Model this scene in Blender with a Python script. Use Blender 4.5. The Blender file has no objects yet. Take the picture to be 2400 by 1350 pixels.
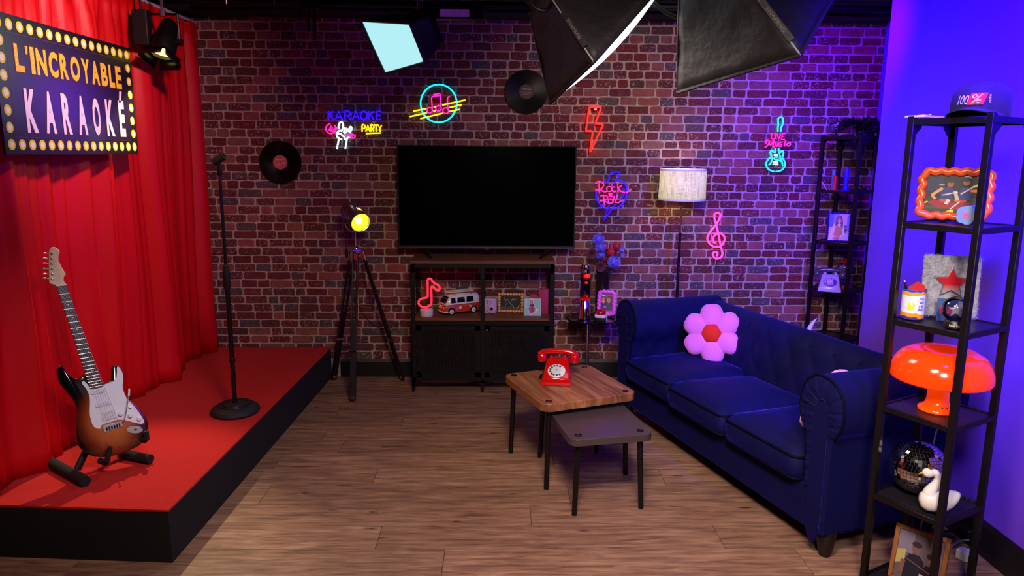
import bpy, math, random
from mathutils import Vector, Matrix
R = math.radians
SC = bpy.context.scene
COL = SC.collection

# ---------------------------------------------------------------- camera
cam_d = bpy.data.cameras.new('camera'); cam = bpy.data.objects.new('camera', cam_d); COL.objects.link(cam)
cam_d.sensor_width = 36.0; cam_d.sensor_fit = 'HORIZONTAL'; cam_d.lens = 1680.0 / 2400.0 * 36.0
cam_d.clip_start = 0.05; cam_d.clip_end = 60
_p, _y, _r = R(10.62), R(1.0), R(0.42)
_f = Vector((math.sin(_y)*math.cos(_p), math.cos(_y)*math.cos(_p), -math.sin(_p)))
_x = Vector((math.cos(_y), -math.sin(_y), 0)); _u = _x.cross(_f)
_x2 = _x*math.cos(_r) + _u*math.sin(_r); _u2 = _u*math.cos(_r) - _x*math.sin(_r)
cam.matrix_world = Matrix(((_x2.x,_u2.x,-_f.x,0),(_x2.y,_u2.y,-_f.y,0),(_x2.z,_u2.z,-_f.z,1.67),(0,0,0,1)))
SC.camera = cam

# ---------------------------------------------------------------- view, world, room lights
SC.view_settings.view_transform = 'Standard'; SC.view_settings.look = 'None'
SC.view_settings.gamma = 1.0; SC.view_settings.use_curve_mapping = False
SC.view_settings.exposure = 0.0
SC.cycles.max_bounces = 6; SC.cycles.sample_clamp_indirect = 4.0; SC.cycles.blur_glossy = 0.5
SC.cycles.caustics_reflective = False; SC.cycles.caustics_refractive = False
world = bpy.data.worlds.new('studio_dark'); SC.world = world; world.use_nodes = True
world.node_tree.nodes['Background'].inputs[0].default_value = (0.30, 0.16, 0.26, 1)
world.node_tree.nodes['Background'].inputs[1].default_value = 0.010

def aim(o, tgt):
    d = Vector(tgt) - o.location; o.rotation_euler = d.to_track_quat('-Z', 'Y').to_euler()
def spot(name, loc, tgt, col, watt, cone, blend=0.6, rad=0.06):
    d = bpy.data.lights.new(name, 'SPOT'); d.energy = watt; d.color = col; d.spot_size = R(cone); d.spot_blend = blend
    d.shadow_soft_size = rad; o = bpy.data.objects.new(name, d); COL.objects.link(o); o.location = loc; aim(o, tgt); return o
def area(name, loc, tgt, col, watt, sx, sy, spread=180):
    d = bpy.data.lights.new(name, 'AREA'); d.shape = 'RECTANGLE'; d.size = sx; d.size_y = sy; d.energy = watt; d.color = col; d.spread = R(spread)
    o = bpy.data.objects.new(name, d); COL.objects.link(o); o.location = loc; aim(o, tgt); return o
# unseen studio lights out of frame, set by where each surface is lit
area('key_panel', (0.15, 1.3, 2.56), (0.30, 3.2, 0.0), (1.0, 0.79, 0.65), 48, 0.6, 0.6, 104)
area('shelf_panel', (0.55, 0.2, 2.35), (1.60, 2.5, 1.0), (1.0, 0.88, 0.86), 9, 0.4, 0.4, 60)
spot('wall_fill', (0.95, 3.1, 2.56), (1.0, 5.24, 1.55), (1.0, 0.74, 0.56), 135, 76, 1.0, 0.10)  # added warm fill for the bricks beside the centre softbox, no fixture of its own
spot('stage_front_spot', (-0.25, 0.9, 2.5), (-1.80, 3.05, 0.70), (0.86, 0.86, 1.0), 90, 24, 0.8, 0.05)
spot('blue_wash_wall', (1.45, 1.85, 2.56), (2.07, 3.25, 1.65), (0.055, 0.0, 1.0), 780, 84, 0.9, 0.08)
spot('blue_wash_corner', (1.60, 3.5, 2.56), (2.50, 5.24, 1.75), (0.13, 0.0, 1.0), 400, 70, 1.0, 0.08)
spot('curtain_wash', (-1.0, 3.0, 2.56), (-2.15, 3.9, 1.95), (1.0, 0.50, 0.52), 110, 88, 1.0, 0.06)
spot('blue_stage_spot', (0.2, 1.5, 2.5), (-1.95, 3.25, 1.78), (0.12, 0.01, 1.0), 80, 22, 0.9, 0.06)

# ---------------------------------------------------------------- helpers
def lin(c):
    r = []
    for v in c[:3]:
        v = v/255.0
        r.append(v/12.92 if v <= 0.04045 else ((v+0.055)/1.055)**2.4)
    return tuple(r) + (1.0,)
MATS = {}
def M(name, col=(200,200,200), rough=0.5, metal=0.0, emit=None, es=0.0, coat=0.0, sheen=0.0, trans=0.0, ior=1.45, alpha=1.0,
      noise=None, bump=None, spec=None, stretch=(1,1,1)):
    """principled material; noise=(scale, amount, colour2) mottles the colour, bump=(scale, strength)"""
    if name in MATS: return MATS[name]
    m = bpy.data.materials.new(name); m.use_nodes = True; nt = m.node_tree; b = nt.nodes['Principled BSDF']
    b.inputs['Base Color'].default_value = lin(col); b.inputs['Roughness'].default_value = rough; b.inputs['Metallic'].default_value = metal
    b.inputs['IOR'].default_value = ior; b.inputs['Transmission Weight'].default_value = trans; b.inputs['Alpha'].default_value = alpha
    b.inputs['Coat Weight'].default_value = coat; b.inputs['Coat Roughness'].default_value = 0.08
    if spec is not None: b.inputs['Specular IOR Level'].default_value = spec
    if sheen:
        b.inputs['Sheen Weight'].default_value = sheen; b.inputs['Sheen Roughness'].default_value = 0.35
        b.inputs['Sheen Tint'].default_value = lin(tuple(min(255, int(c*1.3)+60) for c in col))
    if emit is not None:
        b.inputs['Emission Color'].default_value = lin(emit); b.inputs['Emission Strength'].default_value = es
    if noise or bump:
        tc = nt.nodes.new('ShaderNodeTexCoord'); mp = nt.nodes.new('ShaderNodeMapping'); mp.inputs['Scale'].default_value = stretch
        nt.links.new(tc.outputs['Object'], mp.inputs['Vector'])
    if noise:
        n = nt.nodes.new('ShaderNodeTexNoise'); n.inputs['Scale'].default_value = noise[0]; n.inputs['Detail'].default_value = 6
        nt.links.new(mp.outputs['Vector'], n.inputs['Vector'])
        mx = nt.nodes.new('ShaderNodeMix'); mx.data_type = 'RGBA'
        mx.inputs['A'].default_value = lin(col); mx.inputs['B'].default_value = lin(noise[2] if len(noise) > 2 else tuple(c*0.6 for c in col))
        rp = nt.nodes.new('ShaderNodeMapRange'); rp.inputs['From Min'].default_value = 0.35; rp.inputs['From Max'].default_value = 0.68; rp.inputs['To Max'].default_value = noise[1]
        nt.links.new(n.outputs['Fac'], rp.inputs['Value']); nt.links.new(rp.outputs['Result'], mx.inputs['Factor'])
        nt.links.new(mx.outputs['Result'], b.inputs['Base Color'])
    if bump:
        n2 = nt.nodes.new('ShaderNodeTexNoise'); n2.inputs['Scale'].default_value = bump[0]; n2.inputs['Detail'].default_value = 4
        nt.links.new(mp.outputs['Vector'], n2.inputs['Vector'])
        bp = nt.nodes.new('ShaderNodeBump'); bp.inputs['Strength'].default_value = bump[1]; bp.inputs['Distance'].default_value = 0.01
        nt.links.new(n2.outputs['Fac'], bp.inputs['Height']); nt.links.new(bp.outputs['Normal'], b.inputs['Normal'])
    MATS[name] = m; return m
def glow(name, col, es):
    return M(name, (30,30,30), 0.4, emit=col, es=es)
def clear(name, tint=(251,251,253), fac=0.0, rough=0.05):
    """thin clear plastic or glass sheet: mostly see-through with a glossy film"""
    if name in MATS: return MATS[name]
    m = bpy.data.materials.new(name); m.use_nodes = True; nt = m.node_tree; nt.nodes.clear()
    o = nt.nodes.new('ShaderNodeOutputMaterial'); t = nt.nodes.new('ShaderNodeBsdfTransparent'); g = nt.nodes.new('ShaderNodeBsdfGlossy')
    t.inputs['Color'].default_value = lin(tint); g.inputs['Roughness'].default_value = rough
    f = nt.nodes.new('ShaderNodeFresnel'); f.inputs['IOR'].default_value = 1.4
    a = nt.nodes.new('ShaderNodeMath'); a.operation = 'ADD'; a.inputs[1].default_value = fac; nt.links.new(f.outputs[0], a.inputs[0])
    mx = nt.nodes.new('ShaderNodeMixShader'); nt.links.new(a.outputs[0], mx.inputs[0]); nt.links.new(t.outputs[0], mx.inputs[1]); nt.links.new(g.outputs[0], mx.inputs[2])
    nt.links.new(mx.outputs[0], o.inputs[0]); MATS[name] = m; return m

def frame_mat(o, x, y, z):
    x, y, z = Vector(x), Vector(y), Vector(z)
    return Matrix(((x.x,y.x,z.x,o[0]),(x.y,y.y,z.y,o[1]),(x.z,y.z,z.z,o[2]),(0,0,0,1)))
def look_mat(o, axis, up=(0,0,1)):
    z = Vector(axis).normalized(); x = Vector(up).cross(z)
    if x.length < 1e-4: x = Vector((1,0,0)).cross(z)
    x.normalize(); y = z.cross(x); return frame_mat(o, x, y, z)
def smooth_path(pts, closed=False, n=5):
    P = [Vector(p) for p in pts]; out = []; N = len(P)
    rng = range(N) if closed else range(N-1)
    for i in rng:
        p1, p2 = P[i], P[(i+1) % N]
        p0 = P[i-1] if (closed or i > 0) else p1; p3 = P[(i+2) % N] if (closed or i+2 < N) else p2
        for k in range(n):
            t = k/n; t2 = t*t; t3 = t2*t
            out.append(0.5*((2*p1)+(p2-p0)*t+(2*p0-5*p1+4*p2-p3)*t2+(3*p1-p0-3*p2+p3)*t3))
    if not closed: out.append(P[-1])
    return out
class MB:
    def __init__(s): s.v = []; s.f = []; s.m = []
    def add(s, vs, fs, mi=0, T=None):
        k = len(s.v)
        s.v += [tuple(T @ Vector(p)) if T is not None else tuple(p) for p in vs]
        s.f += [tuple(i+k for i in q) for q in fs]; s.m += [mi]*len(fs); return s
    def box(s, c, d, mi=0, T=None):
        x, y, z = c; a, b, e = d[0]/2, d[1]/2, d[2]/2
        vs = [(x+i*a, y+j*b, z+k*e) for k in (-1,1) for j in (-1,1) for i in (-1,1)]
        return s.add(vs, [(0,2,3,1),(4,5,7,6),(0,1,5,4),(2,6,7,3),(0,4,6,2),(1,3,7,5)], mi, T)
    def loft(s, rings, mi=0, caps=True, closed=False, T=None):
        n = len(rings[0]); vs = [p for r in rings for p in r]; fs = []
        m = len(rings)
        for i in range(m if closed else m-1):
            a, b = i*n, ((i+1) % m)*n
            for j in range(n): fs.append((a+j, a+(j+1) % n, b+(j+1) % n, b+j))
        if caps and not closed: fs.append(tuple(range(n-1,-1,-1))); fs.append(tuple((m-1)*n+j for j in range(n)))
        return s.add(vs, fs, mi, T)
    def tube(s, pts, r, n=8, closed=False, mi=0, caps=True, T=None):
        P = [Vector(p) for p in pts]; N = len(P); rings = []; prev = None
        for i in range(N):
            a = P[i-1] if (closed or i > 0) else P[i]; b = P[(i+1) % N] if (closed or i < N-1) else P[i]
            t = (b-a); t = t.normalized() if t.length > 1e-9 else Vector((0,0,1))
            if prev is None:
                u = t.orthogonal().normalized()
            else:
                u = prev - t*prev.dot(t); u = u.normalized() if u.length > 1e-6 else t.orthogonal().normalized()
            prev = u; w = t.cross(u); rr = r[i] if isinstance(r, (list,tuple)) else r
            rings.append([P[i] + (u*math.cos(2*math.pi*k/n) + w*math.sin(2*math.pi*k/n))*rr for k in range(n)])
        return s.loft(rings, mi, caps, closed, T)
    def cyl(s, a, b, r0, r1=None, n=16, mi=0, T=None):
        return s.tube([a, b], [r0, r0 if r1 is None else r1], n, mi=mi, T=T)
    def lathe(s, prof, n=24, mi=0, T=None, caps=True):
        rings = [[(r*math.cos(2*math.pi*k/n), r*math.sin(2*math.pi*k/n), z) for k in range(n)] for r, z in prof]
        return s.loft(rings, mi, caps, False, T)
    def ball(s, c, r, nu=16, nv=10, mi=0, T=None, sc=(1,1,1)):
        rings = []
        for i in range(nv+1):
            a = -math.pi/2 + math.pi*i/nv; q = max(1e-4, math.cos(a))
            rings.append([(c[0]+sc[0]*r*q*math.cos(2*math.pi*k/nu), c[1]+sc[1]*r*q*math.sin(2*math.pi*k/nu), c[2]+sc[2]*r*math.sin(a)) for k in range(nu)])
        return s.loft(rings, mi, True, False, T)
    def prism(s, poly, z0, z1, mi=0, T=None, mi_side=None):
        n = len(poly); area2 = sum(poly[i][0]*poly[(i+1) % n][1]-poly[(i+1) % n][0]*poly[i][1] for i in range(n))
        if area2 < 0: poly = list(poly)[::-1]
        vs = [(p[0],p[1],z0) for p in poly] + [(p[0],p[1],z1) for p in poly]
        s.add(vs, [tuple(range(n-1,-1,-1)), tuple(range(n,2*n))], mi, T)
        k = len(s.v)-2*n
        fs = [(k+i, k+(i+1) % n, k+n+(i+1) % n, k+n+i) for i in range(n)]
        s.f += fs; s.m += [mi if mi_side is None else mi_side]*n; return s
    def flat(s, poly, z, mi=0, T=None):
        n = len(poly); a2 = sum(poly[i][0]*poly[(i+1) % n][1]-poly[(i+1) % n][0]*poly[i][1] for i in range(n))
        if a2 < 0: poly = list(poly)[::-1]
        return s.add([(p[0],p[1],z) for p in poly], [tuple(range(n))], mi, T)
    def grid(s, fn, nu, nv, mi=0, T=None):
        vs = [fn(i/nu, j/nv) for j in range(nv+1) for i in range(nu+1)]; w = nu+1
        return s.add(vs, [(j*w+i, j*w+i+1, (j+1)*w+i+1, (j+1)*w+i) for j in range(nv) for i in range(nu)], mi, T)
    def build(s, name, mats, parent=None, smooth=35, bevel=0, seg=2, sub=0, solid=0, loc=None, rz=0):
        me = bpy.data.meshes.new(name); me.from_pydata(s.v, [], s.f)
        for m in (mats if isinstance(mats, (list,tuple)) else [mats]): me.materials.append(m)
        if max(s.m or [0]) > 0: me.polygons.foreach_set('material_index', s.m)
        if smooth:
            me.polygons.foreach_set('use_smooth', [True]*len(me.polygons))
            if smooth < 180: me.set_sharp_from_angle(angle=R(smooth))
        me.update()
        o = bpy.data.objects.new(name, me); COL.objects.link(o)
        if parent is not None: o.parent = parent
        if loc is not None: o.location = loc
        if rz: o.rotation_euler = (0,0,rz)
        if solid: k = o.modifiers.new('thickness','SOLIDIFY'); k.thickness = solid; k.offset = 0
        if bevel: k = o.modifiers.new('bevel','BEVEL'); k.width = bevel; k.segments = seg; k.limit_method = 'ANGLE'; k.angle_limit = R(40)
        if sub: k = o.modifiers.new('subsurf','SUBSURF'); k.levels = sub; k.render_levels = sub
        return o
def tag(o, label, cat, group=None):
    o['label'] = label; o['category'] = cat
    if group: o['group'] = group
    return o
def struct(o): o['kind'] = 'structure'; return o
def thing(name, label, cat, loc=(0,0,0), rz=0, group=None, mat=None):
    o = bpy.data.objects.new(name, None); COL.objects.link(o); o.empty_display_size = 0.05
    if mat is not None: o.matrix_world = mat
    else: o.location = loc; o.rotation_euler = (0,0,rz)
    return tag(o, label, cat, group)
def copy_tree(o, parent=None):
    c = o.copy(); COL.objects.link(c); c.parent = parent
    for ch in o.children: copy_tree(ch, c)
    return c
def rrect(w, h, r, n=6, cx=0, cy=0):
    out = []
    for (sx, sy, a0) in ((1,1,0),(-1,1,90),(-1,-1,180),(1,-1,270)):
        for k in range(n+1):
            a = R(a0+90*k/n); out.append((cx+sx*(w/2-r)+r*math.cos(a), cy+sy*(h/2-r)+r*math.sin(a)))
    return out
def circle(r, n=24, cx=0, cy=0, ry=None):
    return [(cx+r*math.cos(2*math.pi*k/n), cy+(ry or r)*math.sin(2*math.pi*k/n)) for k in range(n)]
def text_poly(mb, txt, size, T, mi=0, width=None, height=None, offset=0.0, shear=0.0, extrude=0.0):
    """flat lettering from the built-in font, fitted to width and height, centred on T's origin, facing T's z"""
    cu = bpy.data.curves.new('lettering', 'FONT'); cu.body = txt; cu.size = 1.0; cu.offset = offset; cu.shear = shear; cu.resolution_u = 3
    to = bpy.data.objects.new('lettering', cu); COL.objects.link(to)
    bpy.context.view_layer.update()
    me = bpy.data.meshes.new_from_object(to); vs = [v.co.copy() for v in me.vertices]; fs = [tuple(p.vertices) for p in me.polygons]
    bpy.data.objects.remove(to); bpy.data.curves.remove(cu); bpy.data.meshes.remove(me)
    if not vs: return mb
    x0, x1 = min(v.x for v in vs), max(v.x for v in vs); y0, y1 = min(v.y for v in vs), max(v.y for v in vs)
    sx = (width/(x1-x0)) if width else size; sy = (height/(y1-y0)) if height else (size if not width else sx)
    if height and not width: sx = sy
    return mb.add([((v.x-(x0+x1)/2)*sx, (v.y-(y0+y1)/2)*sy, 0) for v in vs], fs, mi, T)
def TX(x=0, y=0, z=0): return Matrix.Translation((x,y,z))
def RX(a): return Matrix.Rotation(R(a), 4, 'X')
def RY(a): return Matrix.Rotation(R(a), 4, 'Y')
def RZ(a): return Matrix.Rotation(R(a), 4, 'Z')
FRONT = RX(90)   # local xy drawing -> upright, facing -Y
RND = random.Random(7)

# common materials
BLACK_METAL = M('black_powder_coated_metal', (17,14,17), 0.42, 0.3, bump=(220,0.06))
CHROME = M('chrome', (225,222,225), 0.12, 1.0)
BLACK_PLASTIC = M('black_plastic', (14,13,15), 0.38, noise=(40,0.3,(22,20,24)))
RUBBER = M('black_rubber', (12,11,12), 0.7, noise=(60,0.3,(24,22,24)))
WHITE_PLASTIC = M('white_plastic', (225,222,228), 0.35, noise=(30,0.15,(205,200,210)))
ACRYLIC = clear('clear_acrylic')
CABLE_BLACK = M('black_cable', (10,9,11), 0.5, bump=(300,0.05))
CABLE_WHITE = M('white_cable', (205,200,210), 0.45, bump=(300,0.05))

# ---------------------------------------------------------------- room shell
D = 5.243
# floor
def plank_mat():
    m = bpy.data.materials.new('oak_vinyl_plank'); m.use_nodes = True; nt = m.node_tree; b = nt.nodes['Principled BSDF']; L = nt.links.new
    tc = nt.nodes.new('ShaderNodeTexCoord'); oi = nt.nodes.new('ShaderNodeObjectInfo')
    cmb = nt.nodes.new('ShaderNodeCombineXYZ'); ml = nt.nodes.new('ShaderNodeMath'); ml.operation = 'MULTIPLY'; ml.inputs[1].default_value = 40
    L(oi.outputs['Random'], ml.inputs[0]); L(ml.outputs[0], cmb.inputs[0]); L(ml.outputs[0], cmb.inputs[1]); L(ml.outputs[0], cmb.inputs[2])
    ad = nt.nodes.new('ShaderNodeVectorMath'); L(tc.outputs['Object'], ad.inputs[0]); L(cmb.outputs[0], ad.inputs[1])
    mp = nt.nodes.new('ShaderNodeMapping'); mp.inputs['Scale'].default_value = (1.5, 13, 6); L(ad.outputs[0], mp.inputs['Vector'])
    n = nt.nodes.new('ShaderNodeTexNoise'); n.inputs['Scale'].default_value = 3.2; n.inputs['Detail'].default_value = 9; n.inputs['Roughness'].default_value = 0.62; n.inputs['Distortion'].default_value = 0.5; L(mp.outputs[0], n.inputs['Vector'])
    cr = nt.nodes.new('ShaderNodeValToRGB'); e = cr.color_ramp.elements
    e[0].position = 0.30; e[0].color = lin((96,66,54)); e[1].position = 0.72; e[1].color = lin((172,134,110))
    k = cr.color_ramp.elements.new(0.5); k.color = lin((138,102,83))
    L(n.outputs['Fac'], cr.inputs[0])
    # knots and cracks
    mp2 = nt.nodes.new('ShaderNodeMapping'); mp2.inputs['Scale'].default_value = (3.0, 11, 5); L(ad.outputs[0], mp2.inputs['Vector'])
    v = nt.nodes.new('ShaderNodeTexVoronoi'); v.inputs['Scale'].default_value = 1.0; L(mp2.outputs[0], v.inputs['Vector'])
    n3 = nt.nodes.new('ShaderNodeTexNoise'); n3.inputs['Scale'].default_value = 30; L(ad.outputs[0], n3.inputs['Vector'])
    am = nt.nodes.new('ShaderNodeMath'); am.operation = 'MULTIPLY_ADD'; am.inputs[1].default_value = 0.22; L(n3.outputs['Fac'], am.inputs[0]); L(v.outputs['Distance'], am.inputs[2])
    kr = nt.nodes.new('ShaderNodeMapRange'); kr.inputs['From Min'].default_value = 0.14; kr.inputs['From Max'].default_value = 0.24; L(am.outputs[0], kr.inputs['Value'])
    mx = nt.nodes.new('ShaderNodeMix'); mx.data_type = 'RGBA'; mx.inputs['A'].default_value = lin((70,44,34)); L(kr.outputs[0], mx.inputs['Factor']); L(cr.outputs[0], mx.inputs['B'])
    # plank to plank tone
    hs = nt.nodes.new('ShaderNodeHueSaturation'); vr = nt.nodes.new('ShaderNodeMapRange'); vr.inputs['To Min'].default_value = 0.86; vr.inputs['To Max'].default_value = 1.12
    L(oi.outputs['Random'], vr.inputs['Value']); L(vr.outputs[0], hs.inputs['Value']); L(mx.outputs['Result'], hs.inputs['Color']); L(hs.outputs[0], b.inputs['Base Color'])
    b.inputs['Roughness'].default_value = 0.5; b.inputs['Specular IOR Level'].default_value = 0.35
    bp = nt.nodes.new('ShaderNodeBump'); bp.inputs['Strength'].default_value = 0.12; bp.inputs['Distance'].default_value = 0.004; L(n.outputs['Fac'], bp.inputs['Height']); L(bp.outputs[0], b.inputs['Normal'])
    return m
PLANK = plank_mat()
floor = struct(MB().box((0.2, 1.6, -0.05), (5.2, 7.8, 0.09)).build('floor', M('floor_screed', (52,40,34), 0.8, noise=(12,0.4)), smooth=0))
_plank_mesh = {}
def plank(x0, x1, y0, y1):
    L_, W_ = x1-x0, y1-y0; key = (round(L_,3), round(W_,3))
    if key not in _plank_mesh:
        g = 0.0011; c = 0.0012; mb = MB(); a, b = L_/2-g, W_/2-g
        mb.loft([[(-a,-b,0),(a,-b,0),(a,b,0),(-a,b,0)], [(-a,-b,0.0042),(a,-b,0.0042),(a,b,0.0042),(-a,b,0.0042)], [(-a+c,-b+c,0.005),(a-c,-b+c,0.005),(a-c,b-c,0.005),(-a+c,b-c,0.005)]])
        o = mb.build('plank', PLANK, floor, smooth=0); _plank_mesh[key] = o.data
    else:
        o = bpy.data.objects.new('plank', _plank_mesh[key]); COL.objects.link(o); o.parent = floor
    o.location = ((x0+x1)/2, (y0+y1)/2, -0.005)
ROWS = {2.82:-0.53, 3.22:-1.16, 3.42:-0.65, 4.22:-0.61, 3.82:-0.91, 4.42:-1.06, 3.02:0.15, 3.62:0.30}
yy = 0.62; k = 0
while yy < D-0.02:
    key = min(ROWS, key=lambda q: abs(q-yy)); ph = ROWS[key] if abs(key-yy) < 0.05 else (k*0.53) % 1.51 - 1
    y1 = min(yy+0.2, D); x = ph - 1.51*3
    while x < 2.72:
        a, b_ = max(x, -2.34), min(x+1.51, 2.72)
        if b_-a > 0.02: plank(a, b_, yy, y1)
        x += 1.51
    yy += 0.2; k += 1

# back wall with brick facing
wall_back = struct(MB().box((0.2, D+0.06, 1.3), (5.2, 0.10, 2.7)).build('wall_back', M('mortar', (186,164,156), 0.9, noise=(35,0.5,(150,128,122)), bump=(90,0.5)), smooth=0))
wall_back_y = D + 0.01
def brick_mat():
    m = bpy.data.materials.new('old_red_brick'); m.use_nodes = True; nt = m.node_tree; b = nt.nodes['Principled BSDF']; L = nt.links.new
    ca = nt.nodes.new('ShaderNodeVertexColor'); ca.layer_name = 'tint'
    tc = nt.nodes.new('ShaderNodeTexCoord'); geo = nt.nodes.new('ShaderNodeNewGeometry')
    n = nt.nodes.new('ShaderNodeTexNoise'); n.inputs['Scale'].default_value = 38; n.inputs['Detail'].default_value = 8; n.inputs['Roughness'].default_value = 0.7; L(geo.outputs['Position'], n.inputs['Vector'])
    n2 = nt.nodes.new('ShaderNodeTexNoise'); n2.inputs['Scale'].default_value = 60; n2.inputs['Detail'].default_value = 6; n2.inputs['Roughness'].default_value = 0.75; L(geo.outputs['Position'], n2.inputs['Vector'])
    # dark mottling
    mr = nt.nodes.new('ShaderNodeMapRange'); mr.inputs['From Min'].default_value = 0.3; mr.inputs['From Max'].default_value = 0.7; mr.inputs['To Min'].default_value = 0.62; mr.inputs['To Max'].default_value = 1.25; L(n.outputs['Fac'], mr.inputs['Value'])
    vm = nt.nodes.new('ShaderNodeVectorMath'); vm.operation = 'SCALE'; L(ca.outputs['Color'], vm.inputs[0]); L(mr.outputs[0], vm.inputs['Scale'])
    # pale lime flecks, as strong as the brick's alpha says
    fr = nt.nodes.new('ShaderNodeMapRange'); fr.inputs['From Min'].default_value = 0.54; fr.inputs['From Max'].default_value = 0.64; L(n2.outputs['Fac'], fr.inputs['Value'])
    fm = nt.nodes.new('ShaderNodeMath'); fm.operation = 'MULTIPLY'; L(fr.outputs[0], fm.inputs[0]); L(ca.outputs['Alpha'], fm.inputs[1])
    mx = nt.nodes.new('ShaderNodeMix'); mx.data_type = 'RGBA'; L(fm.outputs[0], mx.inputs['Factor']); L(vm.outputs[0], mx.inputs['A']); mx.inputs['B'].default_value = lin((186,160,154))
    L(mx.outputs['Result'], b.inputs['Base Color']); b.inputs['Roughness'].default_value = 0.82; b.inputs['Specular IOR Level'].default_value = 0.3
    bp = nt.nodes.new('ShaderNodeBump'); bp.inputs['Strength'].default_value = 0.35; bp.inputs['Distance'].default_value = 0.004; L(n.outputs['Fac'], bp.inputs['Height']); L(bp.outputs[0], b.inputs['Normal'])
    return m
BRICK = brick_mat()
BR = random.Random(21)
def brick_geo(x0, x1, z0, z1):
    """rounded, slightly ragged brick face standing proud of the mortar"""
    w, h = x1-x0, z1-z0; c = BR.uniform(0.003, 0.011); j = lambda s=0.0026: BR.uniform(-s, s); xm = x0 + w*BR.uniform(0.35,0.65)
    o = [(x0+c+j(),z0+j()), (xm,z0+j()), (x1-c+j(),z0+j()), (x1+j(),z0+c), (x1+j(),z1-c), (x1-c+j(),z1+j()), (xm,z1+j()), (x0+c+j(),z1+j()), (x0+j(),z1-c), (x0+j(),z0+c)]
    cx, cz = (x0+x1)/2, (z0+z1)/2; n = len(o); p = BR.uniform(0.003, 0.006)
    a = [(q[0], wall_back_y, q[1]) for q in o]; b = [(q[0], wall_back_y-p*0.55, q[1]) for q in o]
    f = [(cx+(q[0]-cx)*(1-0.007/w), wall_back_y-p, cz+(q[1]-cz)*(1-0.007/h)) for q in o]
    vs = a+b+f
    fs = [(i,(i+1)%n,n+(i+1)%n,n+i) for i in range(n)] + [(n+i,n+(i+1)%n,2*n+(i+1)%n,2*n+i) for i in range(n)] + [tuple(range(2*n,3*n))]
    return vs, fs
def brick_tint():
    r = BR.random()
    if r < 0.46: c = (BR.uniform(90,112), BR.uniform(36,46), BR.uniform(40,50)); fl = BR.choice([0.15,0.3,0.8,1.0])
    elif r < 0.70: c = (BR.uniform(128,146), BR.uniform(74,86), BR.uniform(72,84)); fl = BR.choice([0,0,0.15])
    elif r < 0.88: c = (BR.uniform(80,96), BR.uniform(40,50), BR.uniform(46,56)); fl = BR.choice([0.3,0.6,0.9])
    else: c = (BR.uniform(78,90), BR.uniform(62,72), BR.uniform(68,78)); fl = BR.choice([0.4,0.8])
    l = lin(c); return (l[0], l[1], l[2], fl)
def brick_obj(name, lst):
    vs = []; fs = []; cs = []
    for (v, f, t) in lst:
        k = len(vs); vs += v; fs += [tuple(i+k for i in q) for q in f]; cs += [t]*len(v)
    me = bpy.data.meshes.new(name); me.from_pydata(vs, [], fs); me.materials.append(BRICK)
    at = me.color_attributes.new('tint', 'FLOAT_COLOR', 'POINT'); at.data.foreach_set('color', [x for c in cs for x in c])
    me.color_attributes.active_color = at; me.update()
    o = bpy.data.objects.new(name, me); COL.objects.link(o); o.parent = wall_back; return o
bricks = []; z = 0.135; row = 0
while z < 2.585:
    h = 0.0605; x = -2.36 + BR.uniform(-0.1, 0.0)
    while x < 2.74:
        w = BR.choice([0.085,0.095,0.10,0.115,0.12,0.14,0.15,0.165,0.175]) + BR.uniform(-0.006,0.006)
        g = BR.uniform(0.0058,0.0085); x1 = min(x+w, 2.76)
        z0, z1 = z+g*0.7, min(z+h-g*0.7, 2.60)
        if x1-x > 0.035 and z1-z0 > 0.02:
            v, f = brick_geo(x+g*0.8, x1-g*0.8, z0, z1); bricks.append((w, x, z, (v, f, brick_tint())))
        x += w
    z += h; row += 1
def seen(b):
    w, x, z, _ = b; xc = x+w/2
    if not (-2.0 < xc < 2.1 and 0.3 < z < 2.5): return False
    if -0.76 < xc < 0.57 and 0.9 < z < 1.76: return False
    if -0.66 < xc < 0.42 and z < 1.0: return False
    if xc > 0.75 and z < 0.72: return False
    return True
vis = sorted([b for b in bricks if seen(b)], key=lambda b: -b[0])[:300]
_ids = set(id(b) for b in vis)
for b in vis: brick_obj('brick', [b[3]])
rest = brick_obj('brick_facing', [b[3] for b in bricks if id(b) not in _ids]); rest['kind'] = 'stuff'

BASE_M = M('black_baseboard_paint', (16,13,16), 0.45, noise=(25,0.3,(26,22,26)))
def baseboard(name, p0, p1, nrm, h=0.135, t=0.016):
    a, b, n = Vector(p0), Vector(p1), Vector(nrm); mb = MB(); rings = []
    for p in (a, b): rings.append([p, p+n*t, p+n*t+Vector((0,0,h-0.02)), p+n*t*0.4+Vector((0,0,h)), p+Vector((0,0,h))])
    mb.loft(rings); return struct(mb.build(name, BASE_M, smooth=0))
baseboard('baseboard_back', (-1.2, D+0.01, 0), (2.70, D+0.01, 0), (0,-1,0))
BLUE_LIT_WALL = M('plaster_with_blue_light', (114,60,224), 0.75, noise=(3,0.2,(109,57,218)), bump=(60,0.04))  # blue lamp light put into the plaster colour; the wall itself is taken as white
struct(MB().box((2.13, 0.91, 1.3), (0.12, 6.12, 2.7)).build('wall_right', BLUE_LIT_WALL, smooth=0))
baseboard('baseboard_right', (2.07, -2.1, 0), (2.07, 3.97, 0), (-1,0,0), 0.15, 0.018)
struct(MB().box((2.76, 4.6, 1.3), (0.10, 1.4, 2.7)).build('wall_alcove', BLUE_LIT_WALL, smooth=0))
struct(MB().box((-2.40, 1.6, 1.3), (0.10, 7.5, 2.7)).build('wall_left', M('black_wall_paint', (22,18,20), 0.8, noise=(10,0.3)), smooth=0))
CEIL = M('black_ceiling_paint', (12,9,12), 0.85, noise=(8,0.5,(20,15,20)))
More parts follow.
